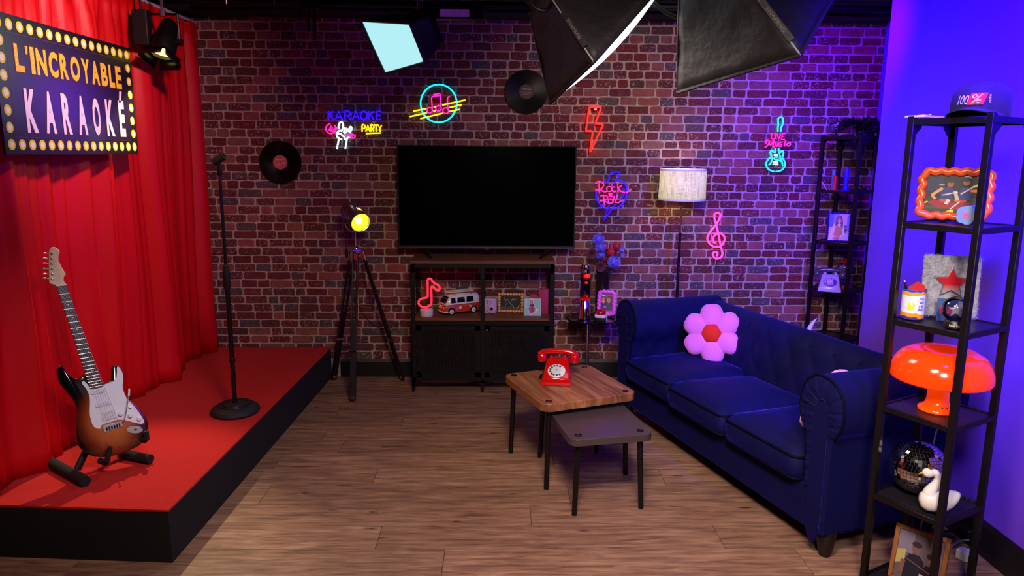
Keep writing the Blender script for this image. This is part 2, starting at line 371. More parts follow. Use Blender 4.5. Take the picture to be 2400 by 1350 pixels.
struct(MB().box((0.2, 1.6, 2.67), (5.4, 7.8, 0.10)).build('ceiling', CEIL, smooth=0))
struct(MB().box((0.2, -2.2, 1.3), (5.4, 0.10, 2.8)).build('wall_front', M('grey_studio_wall', (120,112,112), 0.85, noise=(4,0.3)), smooth=0))
struct(MB().box((0.2, 5.12, 2.603), (5.0, 0.24, 0.035)).build('trim_1', CEIL, smooth=0))

# ---------------------------------------------------------------- traced outlines, metres in each thing's own plane
NEON_KARAOKE_C=(-1.017,1.840)
NEON_KARAOKE={
 'blue':[
  (0,[(-0.1930,0.1130),(-0.1950,0.0570)]),
  (0,[(-0.1620,0.1130),(-0.1940,0.0820)]),
  (0,[(-0.1840,0.0900),(-0.1620,0.0570)]),
  (0,[(-0.1460,0.0570),(-0.1210,0.1130),(-0.1010,0.0570)]),
  (0,[(-0.1360,0.0770),(-0.1090,0.0770)]),
  (0,[(-0.0780,0.0580),(-0.0760,0.1140),(-0.0530,0.1140),(-0.0420,0.1070),(-0.0420,0.0910),(-0.0540,0.0850),(-0.0770,0.0850)]),
  (0,[(-0.0580,0.0850),(-0.0410,0.0580)]),
  (0,[(-0.0240,0.0580),(0.0000,0.1140),(0.0190,0.0580)]),
  (0,[(-0.0140,0.0780),(0.0110,0.0780)]),
  (1,[(0.0760,0.0870),(0.0730,0.0750),(0.0670,0.0650),(0.0570,0.0590),(0.0470,0.0590),(0.0380,0.0650),(0.0320,0.0740),(0.0310,0.0860),(0.0330,0.0990),(0.0400,0.1080),(0.0490,0.1140),(0.0590,0.1140),(0.0680,0.1090),(0.0740,0.0990)]),
  (0,[(0.0910,0.1150),(0.0900,0.0590)]),
  (0,[(0.1240,0.1150),(0.0900,0.0840)]),
  (0,[(0.1010,0.0930),(0.1240,0.0590)]),
  (0,[(0.1750,0.1160),(0.1460,0.1150),(0.1440,0.0590),(0.1730,0.0600)]),
  (0,[(0.1450,0.0870),(0.1690,0.0880)]),
 ],
 'yellow':[
  (0,[(0.0390,-0.0250),(0.0410,0.0210),(0.0540,0.0210),(0.0610,0.0150),(0.0600,0.0030),(0.0530,-0.0030),(0.0400,-0.0030)]),
  (0,[(0.0640,-0.0250),(0.0810,0.0210),(0.0940,-0.0250)]),
  (0,[(0.0710,-0.0090),(0.0880,-0.0090)]),
  (0,[(0.1010,-0.0250),(0.1020,0.0210),(0.1150,0.0210),(0.1220,0.0160),(0.1220,0.0030),(0.1150,-0.0020),(0.1010,-0.0030)]),
  (0,[(0.1130,-0.0020),(0.1220,-0.0240)]),
  (0,[(0.1250,0.0210),(0.1540,0.0220)]),
  (0,[(0.1390,0.0220),(0.1380,-0.0240)]),
  (0,[(0.1540,0.0220),(0.1650,-0.0010),(0.1780,0.0220)]),
  (0,[(0.1650,-0.0010),(0.1650,-0.0240)]),
  (0,[(0.0650,-0.0380),(0.1710,-0.0330)]),
 ],
 'pink':[
  (0,[(-0.1550,0.0180),(-0.1490,0.0090),(-0.1460,-0.0020),(-0.1470,-0.0130),(-0.1520,-0.0240),(-0.1600,-0.0320),(-0.1700,-0.0380),(-0.1820,-0.0400),(-0.1940,-0.0380),(-0.2030,-0.0320),(-0.2110,-0.0240),(-0.2150,-0.0130),(-0.2150,-0.0020),(-0.2110,0.0090),(-0.2030,0.0190),(-0.1930,0.0250),(-0.1820,0.0280)]),
  (0,[(-0.1770,0.0130),(-0.1940,-0.0190)]),
  (0,[(-0.1670,0.0050),(-0.1840,-0.0270)]),
  (0,[(-0.1400,0.0000),(-0.1590,-0.0080),(-0.1650,-0.0240),(-0.1530,-0.0340)]),
  (0,[(-0.1480,0.0080),(-0.1380,-0.0030),(-0.1140,-0.0130)]),
  (0,[(-0.1530,-0.0340),(-0.1420,-0.0370)]),
  (0,[(-0.0940,-0.0480),(-0.0700,-0.0520),(-0.0250,-0.0690),(-0.0110,-0.0590),(-0.0160,-0.0490),(-0.0590,-0.0370)]),
  (0,[(-0.0640,-0.0450),(-0.0270,-0.0570)]),
 ],
 'white':[
  (0,[(-0.1240,-0.0050),(-0.1270,0.0080),(-0.1200,0.0290),(-0.1080,0.0400),(-0.0960,0.0330),(-0.0930,0.0130),(-0.0950,-0.0020)]),
  (0,[(-0.0480,-0.0310),(-0.0340,-0.0050),(-0.0360,0.0060),(-0.0440,0.0060),(-0.0520,-0.0070),(-0.0610,-0.0260)]),
  (0,[(-0.1020,-0.0180),(-0.0980,-0.0050),(-0.0900,-0.0010),(-0.0820,-0.0050),(-0.0850,-0.0210),(-0.0930,-0.0310)]),
  (0,[(-0.0800,-0.0050),(-0.0680,-0.0060),(-0.0670,-0.0180),(-0.0750,-0.0310),(-0.0910,-0.0360)]),
  (0,[(-0.1060,-0.0230),(-0.1220,-0.0210),(-0.1360,-0.0320),(-0.1420,-0.0470),(-0.1370,-0.0630),(-0.1240,-0.0730),(-0.1080,-0.0770)]),
  (0,[(-0.1280,-0.0430),(-0.1100,-0.0420),(-0.1000,-0.0550),(-0.0860,-0.0640)]),
  (0,[(-0.0520,-0.0620),(-0.0710,-0.0730),(-0.0900,-0.0780)]),
  (0,[(-0.1270,-0.0750),(-0.1430,-0.1450)]),
  (0,[(-0.0700,-0.0760),(-0.0840,-0.1440)]),
 ],
}
NEON_NOTES_C=(-0.429,2.020)
NEON_NOTES={
 'cyan':[
  (1,[(0.1210,-0.0060),(0.1200,-0.0260),(0.1150,-0.0460),(0.1070,-0.0650),(0.0960,-0.0820),(0.0830,-0.0980),(0.0680,-0.1110),(0.0510,-0.1220),(0.0320,-0.1300),(0.0130,-0.1350),(-0.0070,-0.1370),(-0.0270,-0.1350),(-0.0470,-0.1310),(-0.0650,-0.1230),(-0.0820,-0.1120),(-0.0970,-0.0990),(-0.1100,-0.0840),(-0.1200,-0.0660),(-0.1270,-0.0480),(-0.1310,-0.0280),(-0.1330,-0.0080),(-0.1310,0.0120),(-0.1260,0.0320),(-0.1180,0.0510),(-0.1070,0.0680),(-0.0940,0.0840),(-0.0790,0.0970),(-0.0620,0.1080),(-0.0430,0.1150),(-0.0240,0.1200),(-0.0040,0.1220),(0.0160,0.1210),(0.0350,0.1160),(0.0530,0.1090),(0.0700,0.0980),(0.0850,0.0850),(0.0980,0.0700),(0.1080,0.0530),(0.1150,0.0340),(0.1200,0.0150)]),
 ],
 'yellow':[
  (0,[(-0.1830,-0.0610),(-0.0960,-0.0440)]),
  (0,[(-0.0420,-0.0320),(-0.0260,-0.0280)]),
  (0,[(0.0190,-0.0180),(0.1820,0.0180)]),
  (0,[(-0.2100,-0.0990),(-0.0910,-0.0720)]),
  (0,[(-0.0430,-0.0610),(-0.0270,-0.0570)]),
  (0,[(0.0690,-0.0350),(0.1550,-0.0140)]),
  (0,[(-0.1360,-0.1120),(0.0210,-0.0740)]),
  (0,[(0.0690,-0.0620),(0.1410,-0.0460)]),
 ],
 'pink':[
  (0,[(-0.0430,0.0520),(-0.0040,0.0600),(0.0060,0.0500),(0.0090,0.0090),(0.0090,-0.0320)]),
  (0,[(-0.0020,0.0460),(-0.0420,0.0410),(-0.0550,0.0290),(-0.0530,-0.0070),(-0.0520,-0.0410)]),
  (1,[(-0.0500,-0.0540),(-0.0520,-0.0620),(-0.0580,-0.0680),(-0.0650,-0.0720),(-0.0740,-0.0720),(-0.0820,-0.0690),(-0.0870,-0.0620),(-0.0890,-0.0540),(-0.0870,-0.0460),(-0.0810,-0.0390),(-0.0730,-0.0360),(-0.0650,-0.0360),(-0.0570,-0.0390),(-0.0520,-0.0460)]),
  (1,[(0.0120,-0.0400),(0.0100,-0.0480),(0.0040,-0.0550),(-0.0030,-0.0590),(-0.0120,-0.0590),(-0.0200,-0.0550),(-0.0250,-0.0490),(-0.0270,-0.0410),(-0.0250,-0.0320),(-0.0190,-0.0260),(-0.0110,-0.0220),(-0.0030,-0.0220),(0.0050,-0.0260),(0.0100,-0.0320)]),
  (1,[(0.0630,-0.0560),(0.0610,-0.0640),(0.0550,-0.0710),(0.0470,-0.0750),(0.0380,-0.0750),(0.0300,-0.0710),(0.0250,-0.0650),(0.0230,-0.0560),(0.0250,-0.0480),(0.0310,-0.0410),(0.0390,-0.0370),(0.0480,-0.0370),(0.0560,-0.0410),(0.0610,-0.0470)]),
  (0,[(0.0710,0.0420),(0.0570,0.0330),(0.0550,0.0150),(0.0590,-0.0450)]),
 ],
}
NEON_BOLT_C=(0.771,1.615)
NEON_BOLT={
 'red':[
  (1,[(-0.1430,0.3810),(-0.0570,0.3820),(-0.0970,0.2710),(-0.0390,0.2640),(-0.1300,0.0660),(-0.1130,0.2170),(-0.1630,0.2170)]),
 ],
}
NEON_ROCK_C=(0.771,1.615)
NEON_ROCK={
 'blue':[
  (0,[(-0.0770,-0.2090),(-0.0760,-0.2540),(-0.0570,-0.2940),(-0.0220,-0.3250),(0.0170,-0.3400)]),
  (0,[(0.0540,-0.3360),(0.1020,-0.3140),(0.1350,-0.2760),(0.1460,-0.2180)]),
  (0,[(-0.0210,-0.1300),(0.0030,-0.1410),(0.0250,-0.0800),(0.0900,-0.0770),(0.0480,-0.1540),(0.0750,-0.1310),(0.1200,-0.1440),(0.1450,-0.1880),(0.1130,-0.1930)]),
  (0,[(0.1460,-0.1980),(0.1030,-0.2610)]),
  (0,[(-0.0490,-0.3290),(-0.0220,-0.3080)]),
  (0,[(0.0190,-0.3080),(-0.0150,-0.4180),(0.0620,-0.3070)]),
 ],
 'pink':[
  (0,[(-0.0850,-0.1550),(-0.0650,-0.1380),(-0.0340,-0.1450),(-0.0250,-0.1680),(-0.0500,-0.1960),(-0.0840,-0.1960)]),
  (0,[(-0.0580,-0.1450),(-0.0520,-0.2250)]),
  (0,[(-0.0480,-0.1940),(-0.0180,-0.2140),(0.0020,-0.2090)]),
  (1,[(0.0350,-0.1920),(0.0330,-0.2010),(0.0260,-0.2080),(0.0170,-0.2100),(0.0080,-0.2080),(0.0010,-0.2010),(-0.0020,-0.1920),(0.0000,-0.1830),(0.0070,-0.1760),(0.0160,-0.1740),(0.0250,-0.1760),(0.0320,-0.1830)]),
  (0,[(0.0590,-0.1810),(0.0450,-0.1750),(0.0360,-0.1930),(0.0470,-0.2110),(0.0640,-0.2090)]),
  (0,[(0.0750,-0.1410),(0.0820,-0.2130)]),
  (0,[(0.1070,-0.1640),(0.0850,-0.1880),(0.1150,-0.2130),(0.1460,-0.2150),(0.1780,-0.1900)]),
  (0,[(0.0130,-0.2260),(0.0380,-0.2260),(0.0170,-0.2440),(0.0390,-0.2430),(0.0130,-0.2260)]),
  (0,[(-0.0460,-0.2430),(-0.0210,-0.2360),(0.0070,-0.2480),(0.0020,-0.2630),(-0.0230,-0.2740),(-0.0510,-0.2790)]),
  (0,[(-0.0240,-0.2400),(-0.0110,-0.3090)]),
  (0,[(-0.0170,-0.2740),(0.0150,-0.2950)]),
  (1,[(0.0450,-0.2770),(0.0430,-0.2860),(0.0380,-0.2920),(0.0290,-0.2940),(0.0210,-0.2920),(0.0150,-0.2860),(0.0120,-0.2780),(0.0140,-0.2690),(0.0200,-0.2630),(0.0280,-0.2610),(0.0370,-0.2630),(0.0430,-0.2690)]),
  (0,[(0.0540,-0.2390),(0.0470,-0.2900)]),
  (0,[(0.0760,-0.2340),(0.0640,-0.2900),(0.0870,-0.2900),(0.1140,-0.2690)]),
 ],
}
NEON_CLEF_C=(1.585,1.098)
NEON_CLEF={
 'pink':[
  (0,[(0.0040,-0.0680),(-0.0140,-0.0540),(-0.0190,-0.0280),(-0.0080,-0.0050),(0.0150,0.0070),(0.0410,0.0040),(0.0620,-0.0170),(0.0650,-0.0400),(0.0560,-0.0660),(0.0400,-0.0860),(0.0110,-0.0930),(-0.0220,-0.0850),(-0.0530,-0.0570),(-0.0630,-0.0280),(-0.0550,-0.0020),(-0.0330,0.0340),(-0.0060,0.0700),(0.0150,0.1090),(0.0230,0.1410),(0.0120,0.1570),(-0.0040,0.1580),(-0.0190,0.1470),(-0.0200,0.1240),(-0.0060,0.0790),(0.0140,0.0120),(0.0400,-0.0860),(0.0540,-0.1320),(0.0540,-0.1550),(0.0420,-0.1710),(0.0160,-0.1800),(-0.0060,-0.1680),(-0.0150,-0.1490),(-0.0060,-0.1320),(0.0100,-0.1300),(0.0190,-0.1450),(0.0130,-0.1620)]),
 ],
}
NEON_LIVE_C=(1.991,1.751)
NEON_LIVE={
 'cyan':[
  (0,[(-0.0100,0.0860),(-0.0120,0.1150),(-0.0100,0.1350),(-0.0130,0.1790),(0.0180,0.1830),(0.0200,0.1350),(0.0110,0.1150),(0.0110,0.0860)]),
  (0,[(-0.0190,-0.0270),(-0.0160,-0.0600),(-0.0250,-0.0600),(-0.0350,-0.0480),(-0.0470,-0.0470),(-0.0530,-0.0640),(-0.0440,-0.0880),(-0.0690,-0.1160),(-0.0770,-0.1440),(-0.0610,-0.1750),(-0.0350,-0.1900),(-0.0150,-0.1950)]),
  (0,[(0.0060,-0.0270),(0.0100,-0.0570),(0.0220,-0.0560),(0.0270,-0.0480),(0.0410,-0.0530),(0.0420,-0.0770),(0.0360,-0.0940),(0.0560,-0.1250),(0.0580,-0.1570),(0.0360,-0.1860),(-0.0030,-0.1950)]),
  (0,[(-0.0330,-0.0980),(-0.0400,-0.1230),(-0.0460,-0.1400),(-0.0580,-0.1490)]),
  (0,[(0.0120,-0.0600),(0.0220,-0.0980),(0.0390,-0.1320),(0.0430,-0.1550)]),
  (0,[(0.0070,-0.0930),(-0.0120,-0.0910),(-0.0240,-0.1000),(-0.0130,-0.1100),(0.0090,-0.1140),(0.0310,-0.1220)]),
 ],
 'white':[
  (0,[(-0.0260,-0.0780),(0.0020,-0.0780)]),
  (0,[(-0.0240,-0.1270),(0.0070,-0.1280)]),
  (0,[(-0.0270,-0.1430),(0.0080,-0.1440)]),
 ],
 'pink':[
  (0,[(-0.0520,0.0770),(-0.0530,0.0380),(-0.0320,0.0340)]),
  (0,[(-0.0260,0.0730),(-0.0250,0.0350)]),
  (0,[(-0.0160,0.0740),(-0.0010,0.0320),(0.0110,0.0720)]),
  (0,[(0.0450,0.0740),(0.0240,0.0720),(0.0210,0.0330),(0.0440,0.0320)]),
  (0,[(0.0230,0.0530),(0.0390,0.0540)]),
  (0,[(-0.0890,-0.0020),(-0.0870,0.0180),(-0.0720,0.0280),(-0.0670,0.0150),(-0.0760,-0.0110),(-0.0950,-0.0250)]),
  (0,[(-0.0680,0.0240),(-0.0560,-0.0090),(-0.0320,0.0260),(-0.0370,-0.0090),(-0.0260,-0.0230)]),
  (0,[(-0.0180,0.0120),(-0.0200,-0.0090),(-0.0090,-0.0160),(0.0000,0.0120),(0.0010,-0.0160)]),
  (0,[(0.0280,0.0120),(0.0140,0.0090),(0.0110,-0.0010),(0.0240,-0.0080),(0.0190,-0.0170),(0.0050,-0.0150)]),
  (0,[(0.0500,0.0260),(0.0450,-0.0160)]),
  (0,[(0.0770,0.0080),(0.0640,0.0030),(0.0610,-0.0080),(0.0750,-0.0140),(0.0870,-0.0040),(0.0850,0.0090),(0.0740,0.0090)]),
 ],
}
NOTE_LAMP_C=(-0.517,0.529)
NOTE_LAMP=[(-0.0020,0.0490),(0.0000,0.0650),(0.0190,0.0750),(0.0340,0.0920),(0.0360,0.1470),(0.0340,0.1990),(0.0410,0.2130),(0.0560,0.2040),(0.0740,0.1860),(0.0870,0.1850),(0.0950,0.1990),(0.0870,0.2200),(0.0620,0.2360),(0.0440,0.2480),(0.0380,0.2640),(0.0240,0.2700),(0.0110,0.2610),(0.0100,0.2090),(0.0090,0.1520),(0.0020,0.1340),(-0.0270,0.1280),(-0.0500,0.1150),(-0.0560,0.0940),(-0.0460,0.0760),(-0.0250,0.0650),(-0.0020,0.0650),(0.0030,0.0630)]
GUITAR_O=(-1.800,3.030,0.310); GUITAR_X=(0.7849,0.6196,0.0000); GUITAR_Y=(-0.1549,0.1962,0.9682); GUITAR_Z=(0.6000,-0.7600,0.2500)
G_BODY=[(-0.0813,0.4390),(-0.0944,0.4274),(-0.0951,0.4047),(-0.0906,0.3667),(-0.0678,0.3202),(-0.0465,0.2737),(-0.0418,0.2354),(-0.0498,0.1912),(-0.0555,0.1456),(-0.0578,0.1002),(-0.0482,0.0651),(-0.0238,0.0351),(0.0067,0.0154),(0.0468,0.0052),(0.0967,0.0042),(0.1583,0.0154),(0.1963,0.0321),(0.2201,0.0702),(0.2303,0.1075),(0.2264,0.1447),(0.2090,0.1827),(0.1828,0.2231),(0.1606,0.2520),(0.1526,0.2849),(0.1536,0.3192),(0.1598,0.3512),(0.1554,0.3811),(0.1405,0.4028),(0.1276,0.4070),(0.1165,0.3956),(0.1137,0.3697),(0.1086,0.3492),(0.0933,0.3387),(0.0719,0.3387),(0.0414,0.3593),(0.0153,0.3739),(0.0022,0.3862),(-0.0153,0.3739),(-0.0383,0.3811),(-0.0559,0.4017),(-0.0668,0.4297),(-0.0749,0.4410)]
G_GUARD=[(-0.0076,0.3572),(0.0008,0.3584),(0.0143,0.3367),(0.0226,0.3212),(0.0654,0.3172),(0.0730,0.3272),(0.1055,0.3327),(0.1286,0.3481),(0.1365,0.3945),(0.1435,0.3976),(0.1550,0.3718),(0.1558,0.3429),(0.1490,0.3098),(0.1498,0.2809),(0.1586,0.2479),(0.1766,0.2169),(0.1970,0.1786),(0.2123,0.1404),(0.2149,0.1260),(0.2030,0.1187),(0.1741,0.1323),(0.1416,0.1497),(0.1128,0.1590),(0.0830,0.1559),(0.0440,0.1508),(0.0387,0.1374),(0.0259,0.1383),(0.0112,0.1529),(0.0053,0.1827),(0.0043,0.2158),(0.0104,0.2530),(0.0128,0.2903),(0.0040,0.3243),(-0.0073,0.3459)]
G_HEAD=[(-0.0541,0.7973),(-0.0764,0.8086),(-0.0711,0.8665),(-0.0626,0.9429),(-0.0581,0.9594),(-0.0498,0.9677),(-0.0384,0.9687),(-0.0269,0.9606),(-0.0193,0.9452),(-0.0260,0.9307),(-0.0296,0.9098),(-0.0239,0.8842),(-0.0161,0.8613),(-0.0084,0.8427),(-0.0181,0.8314),(-0.0212,0.8149),(-0.0133,0.7931)]
G_NECK=[(-0.0531,0.7920),(-0.0133,0.7921),(0.0710,0.3202),(0.0198,0.3192)]
G_TUNERS=[(-0.0512,0.9399),(-0.0540,0.9170),(-0.0563,0.8945),(-0.0584,0.8717),(-0.0606,0.8489),(-0.0635,0.8263)]
G_KEYS=[(-0.0776,0.9449),(-0.0819,0.9232),(-0.0848,0.9006),(-0.0864,0.8770),(-0.0891,0.8540),(-0.0901,0.8345)]
G_PICK=[(0.0183,0.3005),(0.0815,0.3046),(0.0299,0.2417),(0.0932,0.2468),(0.0458,0.1869),(0.1054,0.1911)]
G_BRIDGE=[(0.0455,0.1457),(0.1244,0.1509),(0.1258,0.1271),(0.0501,0.1135)]
G_JACK=[(0.2052,0.0909),(0.2012,0.0846),(0.1906,0.0806),(0.1764,0.0805),(0.1620,0.0847),(0.1490,0.0908),(0.1402,0.0990),(0.1379,0.1072),(0.1419,0.1135),(0.1518,0.1177),(0.1660,0.1178),(0.1818,0.1136),(0.1947,0.1075),(0.2029,0.0991)]
G_KNOBS=[(0.1220,0.1830),(0.1603,0.1673),(0.1951,0.1445)]
G_MISC=[(0.1655,0.2046),(0.1169,0.1405),(0.1336,0.1539),(0.1490,0.2127),(0.1619,0.2592),(0.1687,0.2914),(-0.0822,0.4482),(0.1340,0.4070),(0.0934,-0.0042)]
G_DOTS=[(-0.0186,0.7054),(-0.0090,0.6455),(0.0011,0.5919),(0.0090,0.5442),(0.0080,0.4792),(0.0320,0.4834),(0.0295,0.4285),(0.0301,0.4287),(0.0353,0.3986),(0.0403,0.3718),(0.0446,0.3471)]

# ---------------------------------------------------------------- stage
RED_CARPET = M('red_needle_felt_carpet', (196,18,14), 0.95, noise=(160,0.5,(150,8,8)), bump=(420,0.5), sheen=0.15)
BLACK_FELT = M('black_felt_skirt', (15,12,15), 0.95, noise=(140,0.4,(22,18,22)), bump=(300,0.3))
stg = thing('stage_platform', 'low stage platform topped with red carpet and black felt sides', 'stage', (-1.35, 2.72, 0))
S_POLY = [(0.005,0.0),(0.085,2.50),(-0.98,2.50),(-0.98,0.065)]
MB().prism(S_POLY, 0.0, 0.226).build('skirt', BLACK_FELT, stg, smooth=0)
_o = MB().prism([(p[0]*1.0,p[1]) for p in [(0.007,-0.002),(0.087,2.50),(-0.98,2.50),(-0.98,0.063)]], 0.226, 0.236).build('carpet', RED_CARPET, stg, smooth=0, bevel=0.002)

# ---------------------------------------------------------------- curtain
def curtain_mat():
    m = M('red_satin', (206,8,16), 0.46, bump=(14,0.25), stretch=(1,1,0.25), noise=(5,0.35,(176,3,10)), spec=0.35); return m
CURT = curtain_mat()
cur = thing('stage_curtain', 'tall pleated red satin curtain hanging along the stage', 'curtain', (-2.16, 2.45, 0.238))
CR = random.Random(3)
_phase = [(CR.uniform(7.5,9.5), CR.uniform(0,6.28), 0.020), (CR.uniform(13,16), CR.uniform(0,6.28), 0.013), (CR.uniform(24,30), CR.uniform(0,6.28), 0.006), (3.1, 1.0, 0.02)]
CH = 2.275
def curtain_pt(u, v):
    y = u*2.77; z = v*CH
    warp = y + 0.018*math.sin(2.2*v*3+y*5) + 0.02*math.sin(y*2.3+1)*(1-v)
    amp = 0.62 + 0.45*(1-v)**0.7
    x = sum(a*math.sin(f*2*math.pi*warp*0.5+p) for f, p, a in _phase)*amp
    s = abs(math.sin(warp*17+0.6*math.sin(warp*3))); x += 0.034*(s**0.6-0.6)*amp; s2 = abs(math.sin(warp*31+1.3*math.sin(warp*4.1))); x += 0.014*(s2**0.5-0.6)*(0.5+0.5*v)
    if v > 0.955: x = x*0.5 + 0.012*math.sin(warp*70)
    x += 0.025*(1-v)**5*math.sin(y*7+0.5) + 0.03*math.exp(-((y-0.62)/0.14)**2)*max(0,1-v*9)*1.2
    x -= 0.02*(1-v)
    return (x+0.06, y, z)
MB().grid(curtain_pt, 300, 26).build('cloth', CURT, cur, smooth=180, solid=0.003)
def hem_pt(u, v):
    x, y, z = curtain_pt(u, 0.985); a = v*2*math.pi
    return (x+0.012*math.cos(a), y, CH+0.012*math.sin(a)+0.006*math.sin(u*260))
MB().grid(hem_pt, 200, 8).build('gathered_heading', CURT, cur, smooth=180)
MB().box((0.055, 1.385, CH+0.022), (0.03, 2.76, 0.02)).build('curtain_rail', M('white_rail', (205,200,200), 0.5, noise=(30,0.2)), cur, bevel=0.003)

# ---------------------------------------------------------------- marquee sign
SW, SH = 1.075, 0.557
sgn = thing('karaoke_sign', 'black marquee board with yellow bulb border and lettering on red curtain', 'sign', mat=frame_mat((-1.985, 3.50, 1.93), (0,1,0), (0,0,1), (1,0,0)))
def sign_mat():
    m = M('printed_marquee_board', (24,14,26), 0.33, coat=0.15); nt = m.node_tree; b = nt.nodes['Principled BSDF']
    tc = nt.nodes.new('ShaderNodeTexCoord'); mp = nt.nodes.new('ShaderNodeMapping'); mp.inputs['Location'].default_value = (0.17,0.13,0); mp.inputs['Scale'].default_value = (1.55,3.0,1); nt.links.new(tc.outputs['Object'], mp.inputs['Vector'])
    g = nt.nodes.new('ShaderNodeTexGradient'); g.gradient_type = 'SPHERICAL'; nt.links.new(mp.outputs[0], g.inputs[0])
    cr = nt.nodes.new('ShaderNodeValToRGB'); e = cr.color_ramp.elements; e[0].color = lin((20,12,22)); e[1].color = lin((70,34,150)); e[1].position = 1.0  # purple centre is partly print, partly blue spotlight glow put into the colour
    k = e.new(0.35); k.color = lin((44,20,72)); nt.links.new(g.outputs['Fac'], cr.inputs[0]); nt.links.new(cr.outputs[0], b.inputs['Base Color']); return m
SIGN_M = sign_mat(); YEL = M('printed_bulb_yellow', (232,222,34), 0.4); CREAM = M('printed_bulb_cream', (252,248,196), 0.4)
GOLD = M('printed_gold_letter', (238,192,44), 0.4); GOLDB = M('printed_gold_bulb', (250,226,110), 0.4); LILAC = M('printed_white_letter', (240,226,236), 0.4); DARKRED = M('printed_letter_shadow', (70,24,34), 0.5)
MB().box((0,0,-0.006), (SW, SH, 0.012)).build('board', SIGN_M, sgn, smooth=0, bevel=0.001)
MB().prism([(-SW/2+.075,-SH/2+.07),(SW/2-.075,-SH/2+.07),(SW/2-.075,SH/2-.07),(-SW/2+.075,SH/2-.07)], 0.0002, 0.0004).build('inner_panel', SIGN_M, sgn, smooth=0)
_fr = MB()
for a, b_ in (((-SW/2+.075,-SH/2+.07),(SW/2-.075,-SH/2+.0715)),((-SW/2+.075,SH/2-.0715),(SW/2-.075,SH/2-.07)),((-SW/2+.075,-SH/2+.07),(-SW/2+.0765,SH/2-.07)),((SW/2-.0765,-SH/2+.07),(SW/2-.075,SH/2-.07))):
    _fr.flat([a,(b_[0],a[1]),b_,(a[0],b_[1])], 0.0006)
_fr.build('printed_border_line', M('printed_border', (96,50,84), 0.4), sgn, smooth=0)
def bulb(x, y):
    mb = MB(); mb.prism(circle(0.0225, 20), 0.0004, 0.0010, 0); mb.flat(circle(0.0135, 16), 0.0013, 1); o = mb.build('printed_bulb', [YEL, CREAM], sgn, smooth=0); o.location = (x, y, 0)
for i in range(16):
    x = -SW/2+0.04 + i*(SW-0.08)/15
    bulb(x, SH/2-0.04); bulb(x, -SH/2+0.04)
for j in range(1, 7):
    y = -SH/2+0.04 + j*(SH-0.08)/7
    bulb(-SW/2+0.04, y); bulb(SW/2-0.04, y)
def line_letters(txt, widths, x0, x1, yb, h, mats, bulbs=False):
    tot = sum(widths); x = x0; gap = (x1-x0)*0.018*0+0.0
    for ch, w in zip(txt, widths):
        ww = w/tot*(x1-x0)
        if ch != ' ':
            if ch == "'":
                mb = MB(); cx = x+ww/2; mb.flat([(cx-.010,yb+h*0.65),(cx+.006,yb+h*0.65),(cx+.012,yb+h),(cx-.012,yb+h)], 0.0012, 0)
                mb.flat([(cx-.007,yb+h*0.68),(cx+.004,yb+h*0.68),(cx+.009,yb+h*0.97),(cx-.009,yb+h*0.97)], 0.0016, 1)
            else:
                hh = h*1.27 if ch == '\u00c9' else h
                mb = MB(); text_poly(mb, ch, 1, TX(x+ww/2, yb+hh/2, 0.0010), 0, width=ww*0.86+0.006, height=hh+0.006, offset=0.065)
                text_poly(mb, ch, 1, TX(x+ww/2, yb+hh/2, 0.0016), 1, width=ww*0.86-0.004, height=hh-0.004, offset=0.045)
            mb.build('letter', mats, sgn, smooth=0)
            if bulbs and ch in 'LINI':
                mb = MB()
                for q in range(6): mb.flat(circle(0.0042, 8, x+ww*(0.22 if ch in 'LN' else 0.5), yb+h*(0.1+0.16*q)), 0.0020)
                mb.build('letter_bulbs', GOLDB, sgn, smooth=0)
        x += ww
line_letters("L'INCROYABLE", [1.0,0.45,0.5,1.2,1.15,1.1,1.3,1.15,1.2,1.05,0.9,0.95], -0.425, 0.425, 0.055, 0.115, [DARKRED, GOLD], True)
line_letters('K A R A O K \u00c9', [1.1,0.45,1.1,0.45,1.0,0.45,1.1,0.45,1.0,0.45,1.1,0.45,0.85], -0.395, 0.425, -0.190, 0.185, [DARKRED, LILAC])

# ---------------------------------------------------------------- PAR can on the ceiling above the sign
PAR_D = Vector((-0.10, -0.42, -0.90)).normalized()
par = thing('stage_spotlight', 'black par can spotlight with barn doors glowing yellow beside karaoke sign', 'spotlight', mat=look_mat((-1.900, 4.27, 2.275), PAR_D))
PARM = M('black_par_can_metal', (13,11,13), 0.45, 0.5, noise=(30,0.3,(24,20,22)))
mb = MB(); mb.lathe([(0.001,-0.135),(0.030,-0.135),(0.044,-0.115),(0.062,-0.02),(0.069,0.0),(0.069,0.072),(0.066,0.072),(0.066,0.0),(0.05,-0.02),(0.001,-0.04)], 28); mb.build('can', PARM, par)
MB().lathe([(0.001,0.050),(0.064,0.050),(0.064,0.054),(0.001,0.058)], 24).build('lens', glow('spotlight_lens', (255,222,90), 7), par)
for a in range(4):
    mb = MB(); T = RZ(90*a); mb.add([(-0.062,0.070,0.075),(0.062,0.070,0.075),(0.07,0.088,0.125),(-0.07,0.088,0.125)], [(0,1,2,3)], 0, T); mb.build('barn_door', PARM, par, solid=0.002)
mb = MB(); mb.loft([[(-0.072,-0.072,0.070),(0.072,-0.072,0.070),(0.072,0.072,0.070),(-0.072,0.072,0.070)],[(-0.06,-0.06,0.070),(0.06,-0.06,0.070),(0.06,0.06,0.070),(-0.06,0.06,0.070)],[(-0.06,-0.06,0.075),(0.06,-0.06,0.075),(0.06,0.06,0.075),(-0.06,0.06,0.075)],[(-0.072,-0.072,0.075),(0.072,-0.072,0.075),(0.072,0.072,0.075),(-0.072,0.072,0.075)]], caps=False, closed=True); mb.build('gel_frame', PARM, par, smooth=0)
_pi = par.matrix_world.inverted()
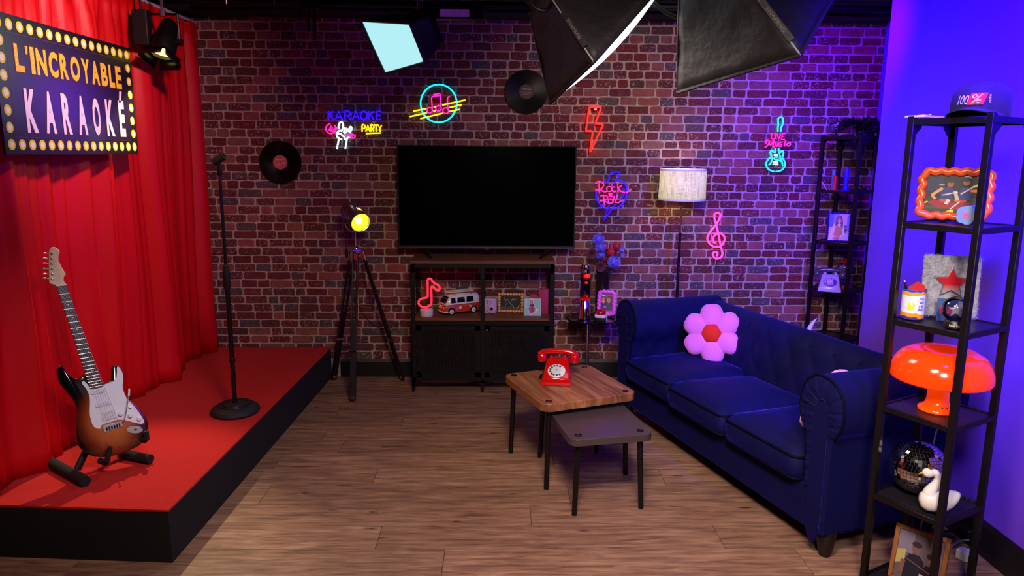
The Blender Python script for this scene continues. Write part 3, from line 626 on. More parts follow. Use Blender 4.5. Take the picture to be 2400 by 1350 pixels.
def wpath(mb, pts, r, inv, n=8, **k): return mb.tube([inv @ Vector(p) for p in pts], r, n, **k)
mb = MB(); wpath(mb, [(-1.985,4.27,2.275),(-1.985,4.27,2.425),(-1.815,4.27,2.425),(-1.815,4.27,2.275)], 0.009, _pi, 6); mb.build('yoke', PARM, par)
mb = MB(); wpath(mb, [(-1.9,4.27,2.42),(-1.9,4.27,2.62)], 0.008, _pi, 8); wpath(mb, [(-1.9,4.27,2.415),(-1.9,4.27,2.45)], 0.018, _pi, 10); mb.build('hanging_rod', M('brushed_rod', (120,112,112), 0.35, 0.9), par)
mb = MB(); wpath(mb, [(-1.995,4.27,2.275),(-1.966,4.27,2.275)], 0.018, _pi, 10); wpath(mb, [(-1.834,4.27,2.275),(-1.80,4.27,2.275)], 0.018, _pi, 10); mb.build('clamp_knobs', PARM, par)
spot('par_can_beam', tuple(Vector((-1.900,4.27,2.275))+PAR_D*0.075), (-1.72, 2.85, 0.25), (1.0,0.80,0.50), 150, 46, 0.7, 0.012)
hb = MB().box((0, 0, 0), (0.085, 0.06, 0.19)).build('hanging_box', M('black_equipment_box', (12,10,12), 0.6, noise=(40,0.3)), bevel=0.006, loc=(-2.005, 4.24, 2.345))
tag(hb, 'dark box hung at curtain top left of the yellow spotlight', 'equipment box')
MB().cyl((0.0,0,0.09),(0.0,0,0.275),0.006,n=6).build('hanger', PARM, hb)

# ---------------------------------------------------------------- microphone stand
mic = thing('microphone_stand', 'black round-base microphone stand with empty clip on red stage', 'microphone stand', (-1.475, 3.84, 0.2365))
MICM = M('black_stand_enamel', (20,17,19), 0.4, 0.3, noise=(30,0.3))
MB().lathe([(0.001,0.0),(0.125,0.0),(0.132,0.012),(0.125,0.03),(0.10,0.045),(0.055,0.052),(0.05,0.056),(0.02,0.058),(0.001,0.058)], 40).build('base', M('cast_iron_base', (26,23,26), 0.6, noise=(90,0.4,(38,34,38)), bump=(140,0.4)), mic)
mb = MB(); mb.lathe([(0.09,0.049),(0.088,0.052),(0.085,0.0505)], 32, caps=False); mb.lathe([(0.072,0.0515),(0.07,0.0545),(0.067,0.053)], 32, caps=False); mb.build('base_rings', MICM, mic)
MB().cyl((0,0,0.05),(0,0,0.80),0.0125).build('lower_tube', MICM, mic)
MB().cyl((0,0,0.78),(0,0,1.31),0.0085).build('upper_tube', MICM, mic)
MB().lathe([(0.014,0.70),(0.019,0.71),(0.019,0.80),(0.014,0.83),(0.0085,0.835)], 16).build('clutch', RUBBER, mic)
MB().lathe([(0.0125,0.29),(0.017,0.295),(0.017,0.312),(0.0125,0.316)], 16).build('collar', MICM, mic)
mb = MB(); mb.lathe([(0.011,1.31),(0.013,1.315),(0.013,1.345),(0.008,1.35)], 14); mb.box((0,0,1.36),(0.014,0.02,0.03)); mb.build('swivel', MICM, mic)
mb = MB(); T = TX(0.0,0,1.395) @ RY(62)
mb.loft([[T @ Vector((r*math.cos(R(a)), r*math.sin(R(a)), zz)) for (r, a) in [(0.021,q) for q in range(-140,141,20)]+[(0.016,q) for q in range(140,-141,-20)]] for zz in (-0.035,0.035)]); mb.build('clip', RUBBER, mic)

# ---------------------------------------------------------------- guitar
GM = frame_mat(GUITAR_O, GUITAR_X, GUITAR_Y, GUITAR_Z)
gtr = thing('electric_guitar', 'sunburst electric guitar with white pickguard leaning on stand', 'guitar', mat=GM)
def sunburst():
    m = bpy.data.materials.new('sunburst_lacquer'); m.use_nodes = True; nt = m.node_tree; b = nt.nodes['Principled BSDF']; L = nt.links.new
    ca = nt.nodes.new('ShaderNodeTexGradient'); ca.gradient_type = 'SPHERICAL'; cm = nt.nodes.new('ShaderNodeMapping'); cm.inputs['Location'].default_value = (-0.085*5.0,-0.170*4.0,0); cm.inputs['Rotation'].default_value = (0,0,0); cm.inputs['Scale'].default_value = (5.0,4.0,3.0); ctc = nt.nodes.new('ShaderNodeTexCoord'); L(ctc.outputs['Object'], cm.inputs[0]); L(cm.outputs[0], ca.inputs[0]); cr = nt.nodes.new('ShaderNodeValToRGB'); e = cr.color_ramp.elements
    e[0].position = 0.22; e[0].color = lin((10,7,8)); e[1].position = 0.85; e[1].color = lin((196,116,62))
    for p, c in ((0.32,(34,14,12)),(0.46,(112,44,22)),(0.62,(170,86,42))): k = e.new(p); k.color = lin(c)
    tc = nt.nodes.new('ShaderNodeTexCoord'); mp = nt.nodes.new('ShaderNodeMapping'); mp.inputs['Scale'].default_value = (60,4,4); n = nt.nodes.new('ShaderNodeTexNoise'); L(tc.outputs['Object'], mp.inputs[0]); L(mp.outputs[0], n.inputs['Vector'])
    a = nt.nodes.new('ShaderNodeMath'); a.operation = 'MULTIPLY_ADD'; a.inputs[1].default_value = 0.08; L(n.outputs['Fac'], a.inputs[0]); L(ca.outputs['Color'], a.inputs[2])
    L(a.outputs[0], cr.inputs[0]); L(cr.outputs[0], b.inputs['Base Color']); b.inputs['Roughness'].default_value = 0.14; b.inputs['Coat Weight'].default_value = 1.0; b.inputs['Coat Roughness'].default_value = 0.03; return m
outl = [(p.x, p.y) for p in smooth_path([(a,b,0) for a, b in G_BODY], True, 3)]
def inset(poly, d):
    n = len(poly); out = []
    a2 = sum(poly[i][0]*poly[(i+1)%n][1]-poly[(i+1)%n][0]*poly[i][1] for i in range(n)); sg = 1 if a2 > 0 else -1
    for i in range(n):
        p0, p1, p2 = Vector(poly[i-2]), Vector(poly[i]), Vector(poly[(i+2)%n]); t = (p2-p0).normalized(); nn = Vector((-t.y, t.x))*sg; out.append(tuple(p1+nn*d))
    return out
def guitar_body():
    cx = sum(p[0] for p in outl)/len(outl); cy = sum(p[1] for p in outl)/len(outl)
    lv = [(0.003,-0.045,0.0),(0,-0.040,0.0),(0,-0.006,0.0),(0.0018,-0.0018,0.0),(0.005,0.0,0.0)]
    rings = []; ed = []
    for d, z, e in lv:
        q = inset(outl, d) if d < 0.03 else [(cx+(p[0]-cx)*(1-d*5.2), cy+(p[1]-cy)*(1-d*4.2)) for p in outl] if False else inset(outl, d)
        rings.append([(p[0],p[1],z) for p in q]); ed += [e]*len(q)
    mb = MB(); mb.loft(rings)
    o = mb.build('body', sunburst(), gtr, smooth=50); at = o.data.color_attributes.new('edge','FLOAT_COLOR','POINT'); at.data.foreach_set('color', [x for e in ed for x in (e,e,e,1)]); return o
guitar_body()
GW = M('white_pickguard', (232,232,238), 0.28, coat=0.3, noise=(20,0.1,(220,220,228))); MAPLE = M('satin_maple', (222,188,140), 0.4, noise=(8,0.4,(206,166,112)), stretch=(30,2,2)); ROSE = M('rosewood', (46,32,34), 0.5, noise=(14,0.5,(28,20,24)), stretch=(60,4,4)); NICKEL = M('nickel', (214,208,204), 0.34, 0.9)
MB().prism(smooth_path([(a,b,0) for a, b in G_GUARD], True, 2) and [(p.x,p.y) for p in smooth_path([(a,b,0) for a, b in G_GUARD], True, 2)], 0.0, 0.0025).build('pickguard', GW, gtr, smooth=30)
MB().prism(G_HEAD, -0.012, 0.002).build('headstock', MAPLE, gtr, smooth=30, bevel=0.003)
nk = G_NECK; mb = MB()
def neck_pt(t, s): a = Vector(nk[0])*(1-t)+Vector(nk[3])*t; b = Vector(nk[1])*(1-t)+Vector(nk[2])*t; return a*(1-s)+b*s
mb.loft([[tuple(neck_pt(t,s))+(zz,) for s, zz in ((0,0.006),(1,0.006),(1.0,0.0),(0.85,-0.012),(0.5,-0.017),(0.15,-0.012),(0,0.0))] for t in (-0.015,0.5,0.86)]); mb.build('neck', MAPLE, gtr)
MB().loft([[tuple(neck_pt(t,s))+(zz,) for s, zz in ((0,0.006),(1,0.006),(0.97,0.0095),(0.5,0.0105),(0.03,0.0095))] for t in (0,0.5,1.0)]).build('fretboard', ROSE, gtr)
mb = MB(); mb.loft([[tuple(neck_pt(t,s))+(zz,) for s, zz in ((0,0.004),(1,0.004),(1,0.013),(0,0.013))] for t in (-0.012,0.0)]); mb.build('nut', M('bone', (235,228,205), 0.4), gtr)
for k in range(1, 22):
    t = (1-2**(-k/12.0))/(1-2**(-21.6/12.0))
    if t > 0.995: break
    MB().tube([tuple(neck_pt(t,-0.01))+(0.0098,), tuple(neck_pt(t,0.5))+(0.0112,), tuple(neck_pt(t,1.01))+(0.0098,)], 0.0008, 5).build('fret', NICKEL, gtr)
for a, b in G_DOTS: MB().prism(circle(0.0032,10,a,b), 0.0100, 0.0110).build('inlay_dot', M('pearl_dot', (226,222,228), 0.3), gtr, smooth=0)
for (a, b), (c, d) in zip(G_TUNERS, G_KEYS):
    MB().lathe([(0.0055,0),(0.0055,0.004),(0.0035,0.005),(0.003,0.016),(0.001,0.0165)], 12, T=TX(a,b,0.002)).build('tuner_post', NICKEL, gtr)
    mb = MB(); mb.cyl((a-0.004,b,-0.014),(c+0.006,d,-0.014),0.0025,n=8); mb.ball((c,d,-0.014),0.006,10,8,sc=(1.3,0.75,0.6)); mb.build('tuning_key', NICKEL, gtr)
for i in range(3):
    a, b = Vector(G_PICK[2*i]), Vector(G_PICK[2*i+1]); dv = (b-a).normalized(); nv = Vector((-dv.y,dv.x)); hw = 0.0085 if i < 2 else 0.019
    mid = (a+b)/2; L_ = (b-a).length; T = frame_mat((mid.x,mid.y,0.0025), (dv.x,dv.y,0), (nv.x,nv.y,0), (0,0,1))
    pk = MB().prism(rrect(L_, hw*2, hw*0.9 if i < 2 else 0.003), 0, 0.006, T=T).build('pickup', WHITE_PLASTIC, gtr, smooth=30)
    mb = MB()
    for r_ in ((0,) if i < 2 else (-0.009,0.009)):
        for q in range(6): mb.cyl(T @ Vector((-L_*0.30+q*L_*0.12, r_, 0.006)), T @ Vector((-L_*0.30+q*L_*0.12, r_, 0.0072)), 0.0022, n=8)
    mb.build('pole_pieces', NICKEL, pk)
bq = [Vector(p) for p in G_BRIDGE]; br = MB().prism([tuple(p) for p in bq], 0.0, 0.006).build('bridge', NICKEL, gtr, smooth=30, bevel=0.001)
for q in range(6):
    t = (q+0.5)/6; tt = 0.5+(t-0.5)*0.80; c0 = bq[0]*(1-tt)+bq[1]*tt; c1 = bq[3]*(1-tt)+bq[2]*tt; dv = (c1-c0).normalized(); nv = Vector((-dv.y,dv.x)); m_ = c0*0.45+c1*0.55
    MB().box((0,0,0), (0.017,0.0065,0.006), T=frame_mat((m_.x,m_.y,0.009),(dv.x,dv.y,0),(nv.x,nv.y,0),(0,0,1))).build('saddle', CHROME, br, bevel=0.001)
    s0 = c0*0.5+c1*0.5; hd = G_TUNERS[5-q]; nt_ = neck_pt(0, 0.12+0.76*t)
    MB().tube([(s0.x,s0.y,0.0125), (nt_.x,nt_.y,0.0145), (hd[0],hd[1],0.011)], 0.00045, 5).build('string', NICKEL, gtr)
jp = MB().prism(G_JACK, 0.0, 0.004).build('jack_plate', NICKEL, gtr, smooth=30, bevel=0.001)
jc = [sum(p[i] for p in G_JACK)/len(G_JACK) for i in (0,1)]
MB().prism(circle(0.0065,14,jc[0]+0.003,jc[1],0.004), 0.004, 0.0048).build('jack_socket', BLACK_PLASTIC, jp, smooth=0)
for a, b in G_KNOBS: MB().lathe([(0.0125,0),(0.0125,0.003),(0.0085,0.006),(0.008,0.014),(0.001,0.0145)], 18, T=TX(a,b,0.0025)).build('control_knob', WHITE_PLASTIC, gtr)
g = G_MISC
mb = MB(); mb.cyl((g[0][0]-0.008,g[0][1]+0.004,0.003),(g[0][0],g[0][1],0.012),0.0016,n=6); mb.ball((g[0][0],g[0][1],0.013),0.0045,10,8,sc=(1.4,1,1)); mb.build('pickup_switch', WHITE_PLASTIC, gtr)
ta = MB().tube([(g[1][0],g[1][1],0.006),(g[2][0],g[2][1],0.022),(g[3][0],g[3][1],0.034),(g[4][0],g[4][1],0.036)], 0.0022, 8).build('tremolo_arm', NICKEL, gtr)
MB().tube([(g[4][0],g[4][1],0.036),(g[5][0],g[5][1],0.034)], [0.0045,0.0038], 10).build('arm_tip', WHITE_PLASTIC, ta)
for i in (6,7,8):
    a, b = g[i]; sgn_ = -1 if i == 8 else 1
    MB().lathe([(0.004,-0.004),(0.003,0.002),(0.003,0.006),(0.006,0.010),(0.001,0.012)], 12, T=TX(a,b-0.004*sgn_,-0.021) @ RX(-90*sgn_)).build('strap_button', CHROME, gtr)

# ---------------------------------------------------------------- guitar stand
gst = thing('guitar_stand', 'black folding tubular stand with foam feet holding the guitar', 'stand', (-1.86, 3.05, 0.2365))
FOAM = M('black_foam_sleeve', (17,14,16), 0.85, noise=(120,0.4,(28,24,27)), bump=(260,0.3))
def sp(p): return Vector(p)-Vector((-1.86,3.05,0.2365))
gi = lambda x, y, z: GM @ Vector((x,y,z))
bl = gi(0.03,0.03,-0.075); bR = gi(0.19,0.075,-0.075)
hub = gi(0.085,0.22,-0.13); base_c = Vector((-1.93,3.22,0.262))
mb = MB(); mb.tube([sp(v) for v in (hub, hub*0.45+Vector((-1.88,3.05,0.275))*0.55, (-1.885,3.03,0.268))], 0.0155, 10); mb.build('upright_tube', BLACK_METAL, gst)
MB().tube([sp(v) for v in ((-2.07,3.13,0.262),(-1.955,3.045,0.262),(-1.79,2.925,0.262))], 0.0235, 12).build('foot_bar', FOAM, gst)
MB().tube([sp(v) for v in ((-1.79,3.22,0.262),(-1.62,3.155,0.262))], 0.0225, 12).build('foot_bar', FOAM, gst)
mb = MB(); mb.tube([sp(v) for v in (hub, (-1.79,3.24,0.275),(-1.755,3.21,0.265))], 0.0135, 10); mb.build('rear_tube', BLACK_METAL, gst)
cross = [gi(0.005,0.02,-0.055), gi(0.20,0.062,-0.055)]
MB().tube([sp(cross[0]), sp(cross[1])], 0.011, 10).build('cradle_bar', BLACK_METAL, gst)
MB().tube([sp(gi(0.09,0.04,-0.055)), sp(hub)], 0.011, 10).build('cradle_strut', BLACK_METAL, gst)
for (x0, y0, x1, y1, zt) in ((0.035,-0.008,0.060,0.052,0.028),(0.205,0.052,0.212,0.085,0.026)):
    MB().tube([sp(gi(x0-0.01,y0-0.004,-0.055)), sp(gi(x0,y0-0.010,0.008)), sp(gi(x0+0.006,y0-0.002,zt)), sp(gi(x1,y1,zt+0.01))], [0.013,0.0135,0.0125,0.0105], 10).build('cradle_arm', FOAM, gst)

# ---------------------------------------------------------------- vinyl records on the brick wall
VINYL = M('black_vinyl', (8,7,9), 0.22, coat=0.2)
def vinyl_mat():
    m = bpy.data.materials.new('grooved_vinyl'); m.use_nodes = True; nt = m.node_tree; b = nt.nodes['Principled BSDF']; L = nt.links.new
    b.inputs['Base Color'].default_value = lin((5,4,6)); b.inputs['Specular IOR Level'].default_value = 0.14; b.inputs['Roughness'].default_value = 0.26; b.inputs['Anisotropic'].default_value = 0.75
    tc = nt.nodes.new('ShaderNodeTexCoord'); w = nt.nodes.new('ShaderNodeTexWave'); w.wave_type = 'RINGS'; w.rings_direction = 'Z'; w.inputs['Scale'].default_value = 90; L(tc.outputs['Object'], w.inputs['Vector'])
    bp = nt.nodes.new('ShaderNodeBump'); bp.inputs['Strength'].default_value = 0.25; bp.inputs['Distance'].default_value = 0.002; L(w.outputs['Fac'], bp.inputs['Height']); L(bp.outputs[0], b.inputs['Normal'])
    tg = nt.nodes.new('ShaderNodeTangent'); tg.direction_type = 'RADIAL'; tg.axis = 'Z'; L(tg.outputs[0], b.inputs['Tangent']); return m
GROOVE = vinyl_mat()
def record(label, loc, lab_mat, ink, txt, tilt):
    t = thing('vinyl_record', label, 'record', mat=TX(*loc) @ FRONT @ RZ(tilt), group='records on the brick wall')
    MB().lathe([(0.051,0.0),(0.150,0.0),(0.151,0.0015),(0.150,0.003),(0.146,0.0026),(0.053,0.0026),(0.051,0.0022)], 64, caps=False).build('disc', GROOVE, t, smooth=30)
    lb = MB().lathe([(0.0035,0.0),(0.0515,0.0),(0.0515,0.0028),(0.0035,0.0028)], 40).build('paper_label', lab_mat, t, smooth=30)
    mb = MB(); text_poly(mb, txt, 1, TX(0,0.020,0.0031), 0, width=0.066, height=0.016, shear=0.2, offset=0.01)
    for yy_, ww in ((-0.004,0.085),(-0.012,0.05),(-0.020,0.06)): mb.flat([(-ww/2,yy_),(ww/2,yy_),(ww/2,yy_+0.0014),(-ww/2,yy_+0.0014)], 0.0031)
    mb.build('label_print', ink, lb, smooth=0)
    MB().prism(circle(0.004,12), 0.0028, 0.0034).build('spindle_hole', BLACK_PLASTIC, lb, smooth=0)
record('vinyl record with pink label left of the karaoke neon', (-1.573, D-0.012, 1.597), M('pink_record_label', (206,98,94), 0.6, noise=(20,0.2)), M('white_print', (240,226,222), 0.5), 'Mercury', 6)
record('vinyl record with dark label above the television', (0.183, D-0.012, 2.10), M('dark_record_label', (44,26,28), 0.5, noise=(20,0.3)), M('grey_print', (170,150,150), 0.5), 'Victrola', -2)

# ---------------------------------------------------------------- neon signs
def neon_glow(name, rgb):
    m = glow(name, (255,255,255), 1.0); m.node_tree.nodes['Principled BSDF'].inputs['Emission Color'].default_value = rgb + (1,); return m
NEON = {'blue':neon_glow('neon_blue', (0.045,0.006,7.0)), 'yellow':neon_glow('neon_yellow', (2.6,1.75,0.0)), 'pink':neon_glow('neon_magenta', (4.0,0.035,0.95)), 'white':neon_glow('neon_ice_white', (2.4,4.2,4.6)),
        'cyan':neon_glow('neon_cyan', (0.02,2.6,3.4)), 'red':neon_glow('neon_red', (4.0,0.045,0.02)), 'soft':neon_glow('neon_soft_pink', (2.4,0.11,0.95))}
def neon(data, ctr, label, rad, cmap=None, gap=0.038, backing=None, y=None):
    t = thing('neon_sign', label, 'neon sign', mat=TX(ctr[0], (y if y is not None else D-gap), ctr[1]) @ FRONT, group='neon signs on the brick wall')
    for col, strokes in data.items():
        key = (cmap or {}).get(col, col)
        for cl, pts in strokes:
            if col == 'red':
                Q = [Vector((a,b,0)) for a, b in pts]; P = []
                for i in range(len(Q)):
                    p0, p1, p2 = Q[i-1], Q[i], Q[(i+1) % len(Q)]; k0 = min(0.3, 0.012/(p1-p0).length); k2 = min(0.3, 0.012/(p2-p1).length)
                    P += [p1.lerp(p0,k0), p1.lerp(p0,k0*0.35).lerp(p1.lerp(p2,k2*0.35),0.5), p1.lerp(p2,k2)]
            else: P = smooth_path([(a,b,0) for a, b in pts], bool(cl), 4) if len(pts) > 4 or cl else [Vector((a,b,0)) for a, b in pts]
            r = rad*(1.1 if col == 'white' else 0.8 if (col == 'pink' and key == 'pink') else 1)
            MB().tube(P, r, 8, bool(cl)).build('neon_tube', NEON[key], t, smooth=60)
    for q in (backing or []):
        bp_ = MB().prism(q, -0.014, -0.010).build('acrylic_backing', ACRYLIC, t, smooth=30)
    return t
def bbox_back(data, pad, keys=None):
    pts = [p for k, ss in data.items() if (not keys or k in keys) for _, s in ss for p in s]
    x0, x1 = min(p[0] for p in pts)-pad, max(p[0] for p in pts)+pad; y0, y1 = min(p[1] for p in pts)-pad, max(p[1] for p in pts)+pad
    return rrect(x1-x0, y1-y0, min(0.02,(x1-x0)/2.1), 4, (x0+x1)/2, (y0+y1)/2)
def standoffs(t, pts):
    for a, b in pts: MB().cyl((a,b,-0.014),(a,b,-0.033),0.004,n=8).build('standoff', CHROME, t)
t = neon(NEON_KARAOKE, NEON_KARAOKE_C, 'karaoke party neon with blue letters, pink microphone and white hand', 0.0047, backing=[bbox_back(NEON_KARAOKE,0.012,['blue']), bbox_back(NEON_KARAOKE,0.012,['yellow']), bbox_back(NEON_KARAOKE,0.014,['white'])])
standoffs(t, [(-0.2,0.12),(0.18,0.12)]); MB().tube([(0.0,-0.1,-0.012),(0.03,-0.06,-0.012),(0.06,-0.05,-0.012),(0.1,-0.03,-0.012)], 0.0015, 5).build('power_cord', CABLE_WHITE, t)
t = neon(NEON_NOTES, NEON_NOTES_C, 'cyan ring neon with pink notes and three yellow bars', 0.0048, backing=[circle(0.15,40)]); standoffs(t, [(0.0,0.14),(0.0,-0.14)])
MB().tube([(0.118,-0.085,-0.012),(0.125,-0.11,-0.02),(0.128,-0.13,-0.03)], 0.0015, 5).build('power_cord', CABLE_WHITE, t)
t = neon(NEON_BOLT, NEON_BOLT_C, 'red lightning bolt neon right of the television', 0.0062, gap=0.03); standoffs(t, [(-0.02,0.40)])
MB().lathe([(0.001,0),(0.011,0),(0.011,0.004),(0.001,0.005)], 16, T=TX(*( (Vector((0.673,0,1.985))-Vector((NEON_BOLT_C[0],0,NEON_BOLT_C[1]))).x, 1.985-NEON_BOLT_C[1], -0.01))).build('hanging_tab', WHITE_PLASTIC, t)
t = neon(NEON_ROCK, NEON_ROCK_C, 'rock and roll neon with pink script in blue ring', 0.0043, backing=[bbox_back(NEON_ROCK,0.015,['blue'])])
t = neon(NEON_CLEF, NEON_CLEF_C, 'pink treble clef neon beside the floor lamp', 0.0074, {'pink':'soft'}, gap=0.028)
MB().tube([(0.01,-0.165,-0.006),(0.012,-0.2,-0.012),(0.005,-0.26,-0.014),(0.0,-0.45,-0.014)], 0.0017, 5).build('power_cord', CABLE_WHITE, t)
t = neon(NEON_LIVE, NEON_LIVE_C, 'live music neon shaped like a cyan guitar', 0.0046, backing=[bbox_back(NEON_LIVE,0.015,['pink']), bbox_back(NEON_LIVE,0.016,['cyan'])])

# ---------------------------------------------------------------- television on the cabinet
tv = thing('television', 'large flat black television standing on the metal cabinet', 'television', (-0.093, 5.10, 0.951))
TW, TH, TZ = 1.252, 0.722, 0.052
SCREEN = M('black_glass_screen', (3,3,4), 0.12, spec=0.4)
MB().prism(rrect(TW, TH, 0.006, 3), -0.018, 0.018, T=TX(0,0,TZ+TH/2) @ FRONT).build('housing', BLACK_PLASTIC, tv, smooth=30)
MB().prism(rrect(TW-0.016, TH-0.030, 0.003, 2), 0.0181, 0.0195, T=TX(0,0,TZ+TH/2+0.007) @ FRONT).build('screen', SCREEN, tv, smooth=0)
BEZ = M('grey_aluminium_bezel', (96,88,96), 0.35, 0.8)
mb = MB(); mb.box((0,-0.020,TZ+0.006), (TW,0.008,0.012)); mb.build('bottom_bezel', BEZ, tv, bevel=0.002)
mb = MB(); mb.box((-TW/2+0.003,-0.019,TZ+TH/2),(0.005,0.006,TH)); mb.box((TW/2-0.003,-0.019,TZ+TH/2),(0.005,0.006,TH)); mb.box((0,-0.019,TZ+TH-0.003),(TW,0.006,0.005)); mb.build('thin_bezel', M('dark_bezel', (34,30,34), 0.4, 0.6), tv, smooth=0)
MB().box((0,-0.021,TZ-0.004), (0.05,0.01,0.010)).build('sensor_bar', BLACK_PLASTIC, tv, bevel=0.002)
MB().ball((0.0,-0.027,TZ-0.004),0.0025,8,6).build('standby_light', glow('standby_led', (255,240,240), 1.2), tv)
for s in (-1, 1):
    x0 = -0.435 if s < 0 else 0.435; xi = -0.385 if s < 0 else 0.37
    mb = MB(); mb.tube([(x0,-0.005,TZ+0.01),(x0-s*0.01,-0.03,0.035),(xi,-0.16,0.007)], [0.012,0.011,0.007], 6); mb.tube([(x0,0.0,TZ+0.01),(x0-s*0.01,0.03,0.03),(xi+s*0.02,0.10,0.007)], [0.012,0.010,0.007], 6); mb.build('foot', M('dark_tv_foot', (30,27,31), 0.35, 0.5), tv)

# ---------------------------------------------------------------- floor lamp behind the sofa
fl = thing('floor_lamp', 'floor lamp with cream linen drum shade behind the sofa', 'floor lamp', (1.265, 5.00, 0.0))
def linen():
    m = bpy.data.materials.new('backlit_linen_shade'); m.use_nodes = True; nt = m.node_tree; b = nt.nodes['Principled BSDF']; L = nt.links.new
    tc = nt.nodes.new('ShaderNodeTexCoord'); hs = []
    for sc in ((150,150,9),(14,14,420)):
        mp = nt.nodes.new('ShaderNodeMapping'); mp.inputs['Scale'].default_value = sc; n = nt.nodes.new('ShaderNodeTexNoise'); n.inputs['Scale'].default_value = 1.6; n.inputs['Detail'].default_value = 3; L(tc.outputs['Object'], mp.inputs[0]); L(mp.outputs[0], n.inputs['Vector']); hs.append(n)
    mu = nt.nodes.new('ShaderNodeMath'); mu.operation = 'MULTIPLY'; L(hs[0].outputs['Fac'], mu.inputs[0]); L(hs[1].outputs['Fac'], mu.inputs[1])
    cr = nt.nodes.new('ShaderNodeValToRGB'); e = cr.color_ramp.elements; e[0].position = 0.16; e[0].color = lin((182,166,120)); e[1].position = 0.34; e[1].color = lin((246,238,188)); L(mu.outputs[0], cr.inputs[0])
    L(cr.outputs[0], b.inputs['Base Color']); b.inputs['Roughness'].default_value = 0.9; L(cr.outputs[0], b.inputs['Emission Color']); b.inputs['Emission Strength'].default_value = 0.70; return m
MB().lathe([(0.160,1.362),(0.156,1.572)], 48, caps=False).build('lamp_shade', linen(), fl, smooth=60, solid=0.002)
TRIM_W = M('white_shade_trim', (228,222,226), 0.7, emit=(228,222,226), es=0.10)
mb = MB(); mb.lathe([(0.1612,1.360),(0.1608,1.374)],48,caps=False); mb.lathe([(0.1575,1.560),(0.1572,1.574)],48,caps=False); mb.build('shade_trim', TRIM_W, fl, smooth=60)
MB().tube([(0,0,1.0),(0,0,1.345)], 0.0065, 12).build('brass_tube', M('brushed_brass', (176,128,84), 0.3, 1.0), fl)
MB().tube([(0,0,0.02),(0,0,1.12)], 0.0095, 12).build('black_tube', BLACK_METAL, fl)
MB().lathe([(0.012,1.325),(0.022,1.33),(0.022,1.362),(0.012,1.366)],18).build('socket', BLACK_PLASTIC, fl); MB().lathe([(0.011,1.11),(0.0115,1.13)],14).build('joint_collar', BLACK_PLASTIC, fl)
mb = MB()
for a in range(3): mb.tube([(0,0,1.375),(0.155*math.cos(R(120*a)),0.155*math.sin(R(120*a)),1.375)], 0.002, 5)
mb.build('shade_spider', BLACK_METAL, fl)
MB().ball((0,0,1.43),0.035,16,10,sc=(1,1,1.25)).build('light_bulb', glow('warm_bulb', (255,214,120), 6), fl)
MB().lathe([(0.001,0),(0.13,0),(0.13,0.014),(0.02,0.022),(0.001,0.022)], 32).build('base', BLACK_METAL, fl)
_d = bpy.data.lights.new('floor_lamp_light','POINT'); _d.energy = 17; _d.color = (1.0,0.78,0.44); _d.shadow_soft_size = 0.03; _o = bpy.data.objects.new('floor_lamp_light', _d); COL.objects.link(_o); _o.location = (1.265,5.0,1.455)

# ---------------------------------------------------------------- tripod spotlight lamp
tri = thing('tripod_lamp', 'chrome drum spotlight on black wooden tripod legs', 'tripod lamp', (-0.985, 4.90, 0.0))
TRI_D = Vector((0.105,-0.15,-0.07)).normalized(); HC = Vector((0.0,-0.02,1.245))
T = look_mat(HC, TRI_D)
DRUM = M('polished_dark_chrome', (176,160,166), 0.22, 1.0)
hd = MB().lathe([(0.001,-0.105),(0.055,-0.105),(0.061,-0.098),(0.0635,-0.03),(0.0635,0.055),(0.0665,0.06),(0.0665,0.095),(0.069,0.10),(0.066,0.103),(0.062,0.095),(0.05,0.03),(0.02,0.0),(0.001,-0.004)], 40, T=T).build('drum_head', DRUM, tri, smooth=40)
MB().lathe([(0.001,0.088),(0.0615,0.088),(0.0615,0.092),(0.001,0.094)], 32, T=T).build('lens', glow('tripod_lamp_lens', (236,255,40), 1.35), hd)
MB().ball(T @ Vector((-0.012,0.012,0.088)), 0.026, 14, 10).build('bulb', glow('tripod_lamp_bulb', (255,252,190), 9), hd)
mb = MB()
for i in range(5):
    for j in range(4):
        a = R(68+ (i-2)*7); mb.cyl(T @ Vector((0.0628*math.cos(a),0.0628*math.sin(a),-0.005+j*0.0085+(i%2)*0.004)), T @ Vector((0.0645*math.cos(a),0.0645*math.sin(a),-0.005+j*0.0085+(i%2)*0.004)), 0.0026, n=6)
mb.build('vent_holes', glow('vent_glow', (255,236,120), 1.6), hd)
xs = T.to_3x3() @ Vector((1,0,0)); mb = MB(); pts = []
for k in range(13):
    a = R(180+k*15); pts.append(HC + xs*(0.083*math.cos(a)) + Vector((0,0,0.105*math.sin(a))))
mb.tube([HC-xs*0.083+Vector((0,0,0.01))]+pts+[HC+xs*0.083+Vector((0,0,0.01))], 0.0045, 8); mb.build('yoke', CHROME, tri)
mb = MB()
for s in (-1,1): mb.tube([HC+xs*(0.06*s), HC+xs*(0.095*s)], 0.008, 10)
mb.build('yoke_knobs', CHROME, tri)
MB().tube([(0,-0.02,1.14),(0,0,1.02)], 0.006, 10).build('post', CHROME, tri)
mb = MB(); mb.lathe([(0.012,0.985),(0.018,0.99),(0.018,1.02),(0.012,1.035),(0.008,1.04)], 16); mb.lathe([(0.03,1.0),(0.034,1.003),(0.034,1.012),(0.03,1.015)], 3); mb.build('hub', CHROME, tri)
LEGW = M('black_stained_wood', (24,18,20), 0.45, noise=(10,0.5,(14,10,12)), stretch=(40,40,3))
feet = [Vector((-0.007,-0.254,0)), Vector((-0.243,0.227,0)), Vector((0.272,0.21,0))]
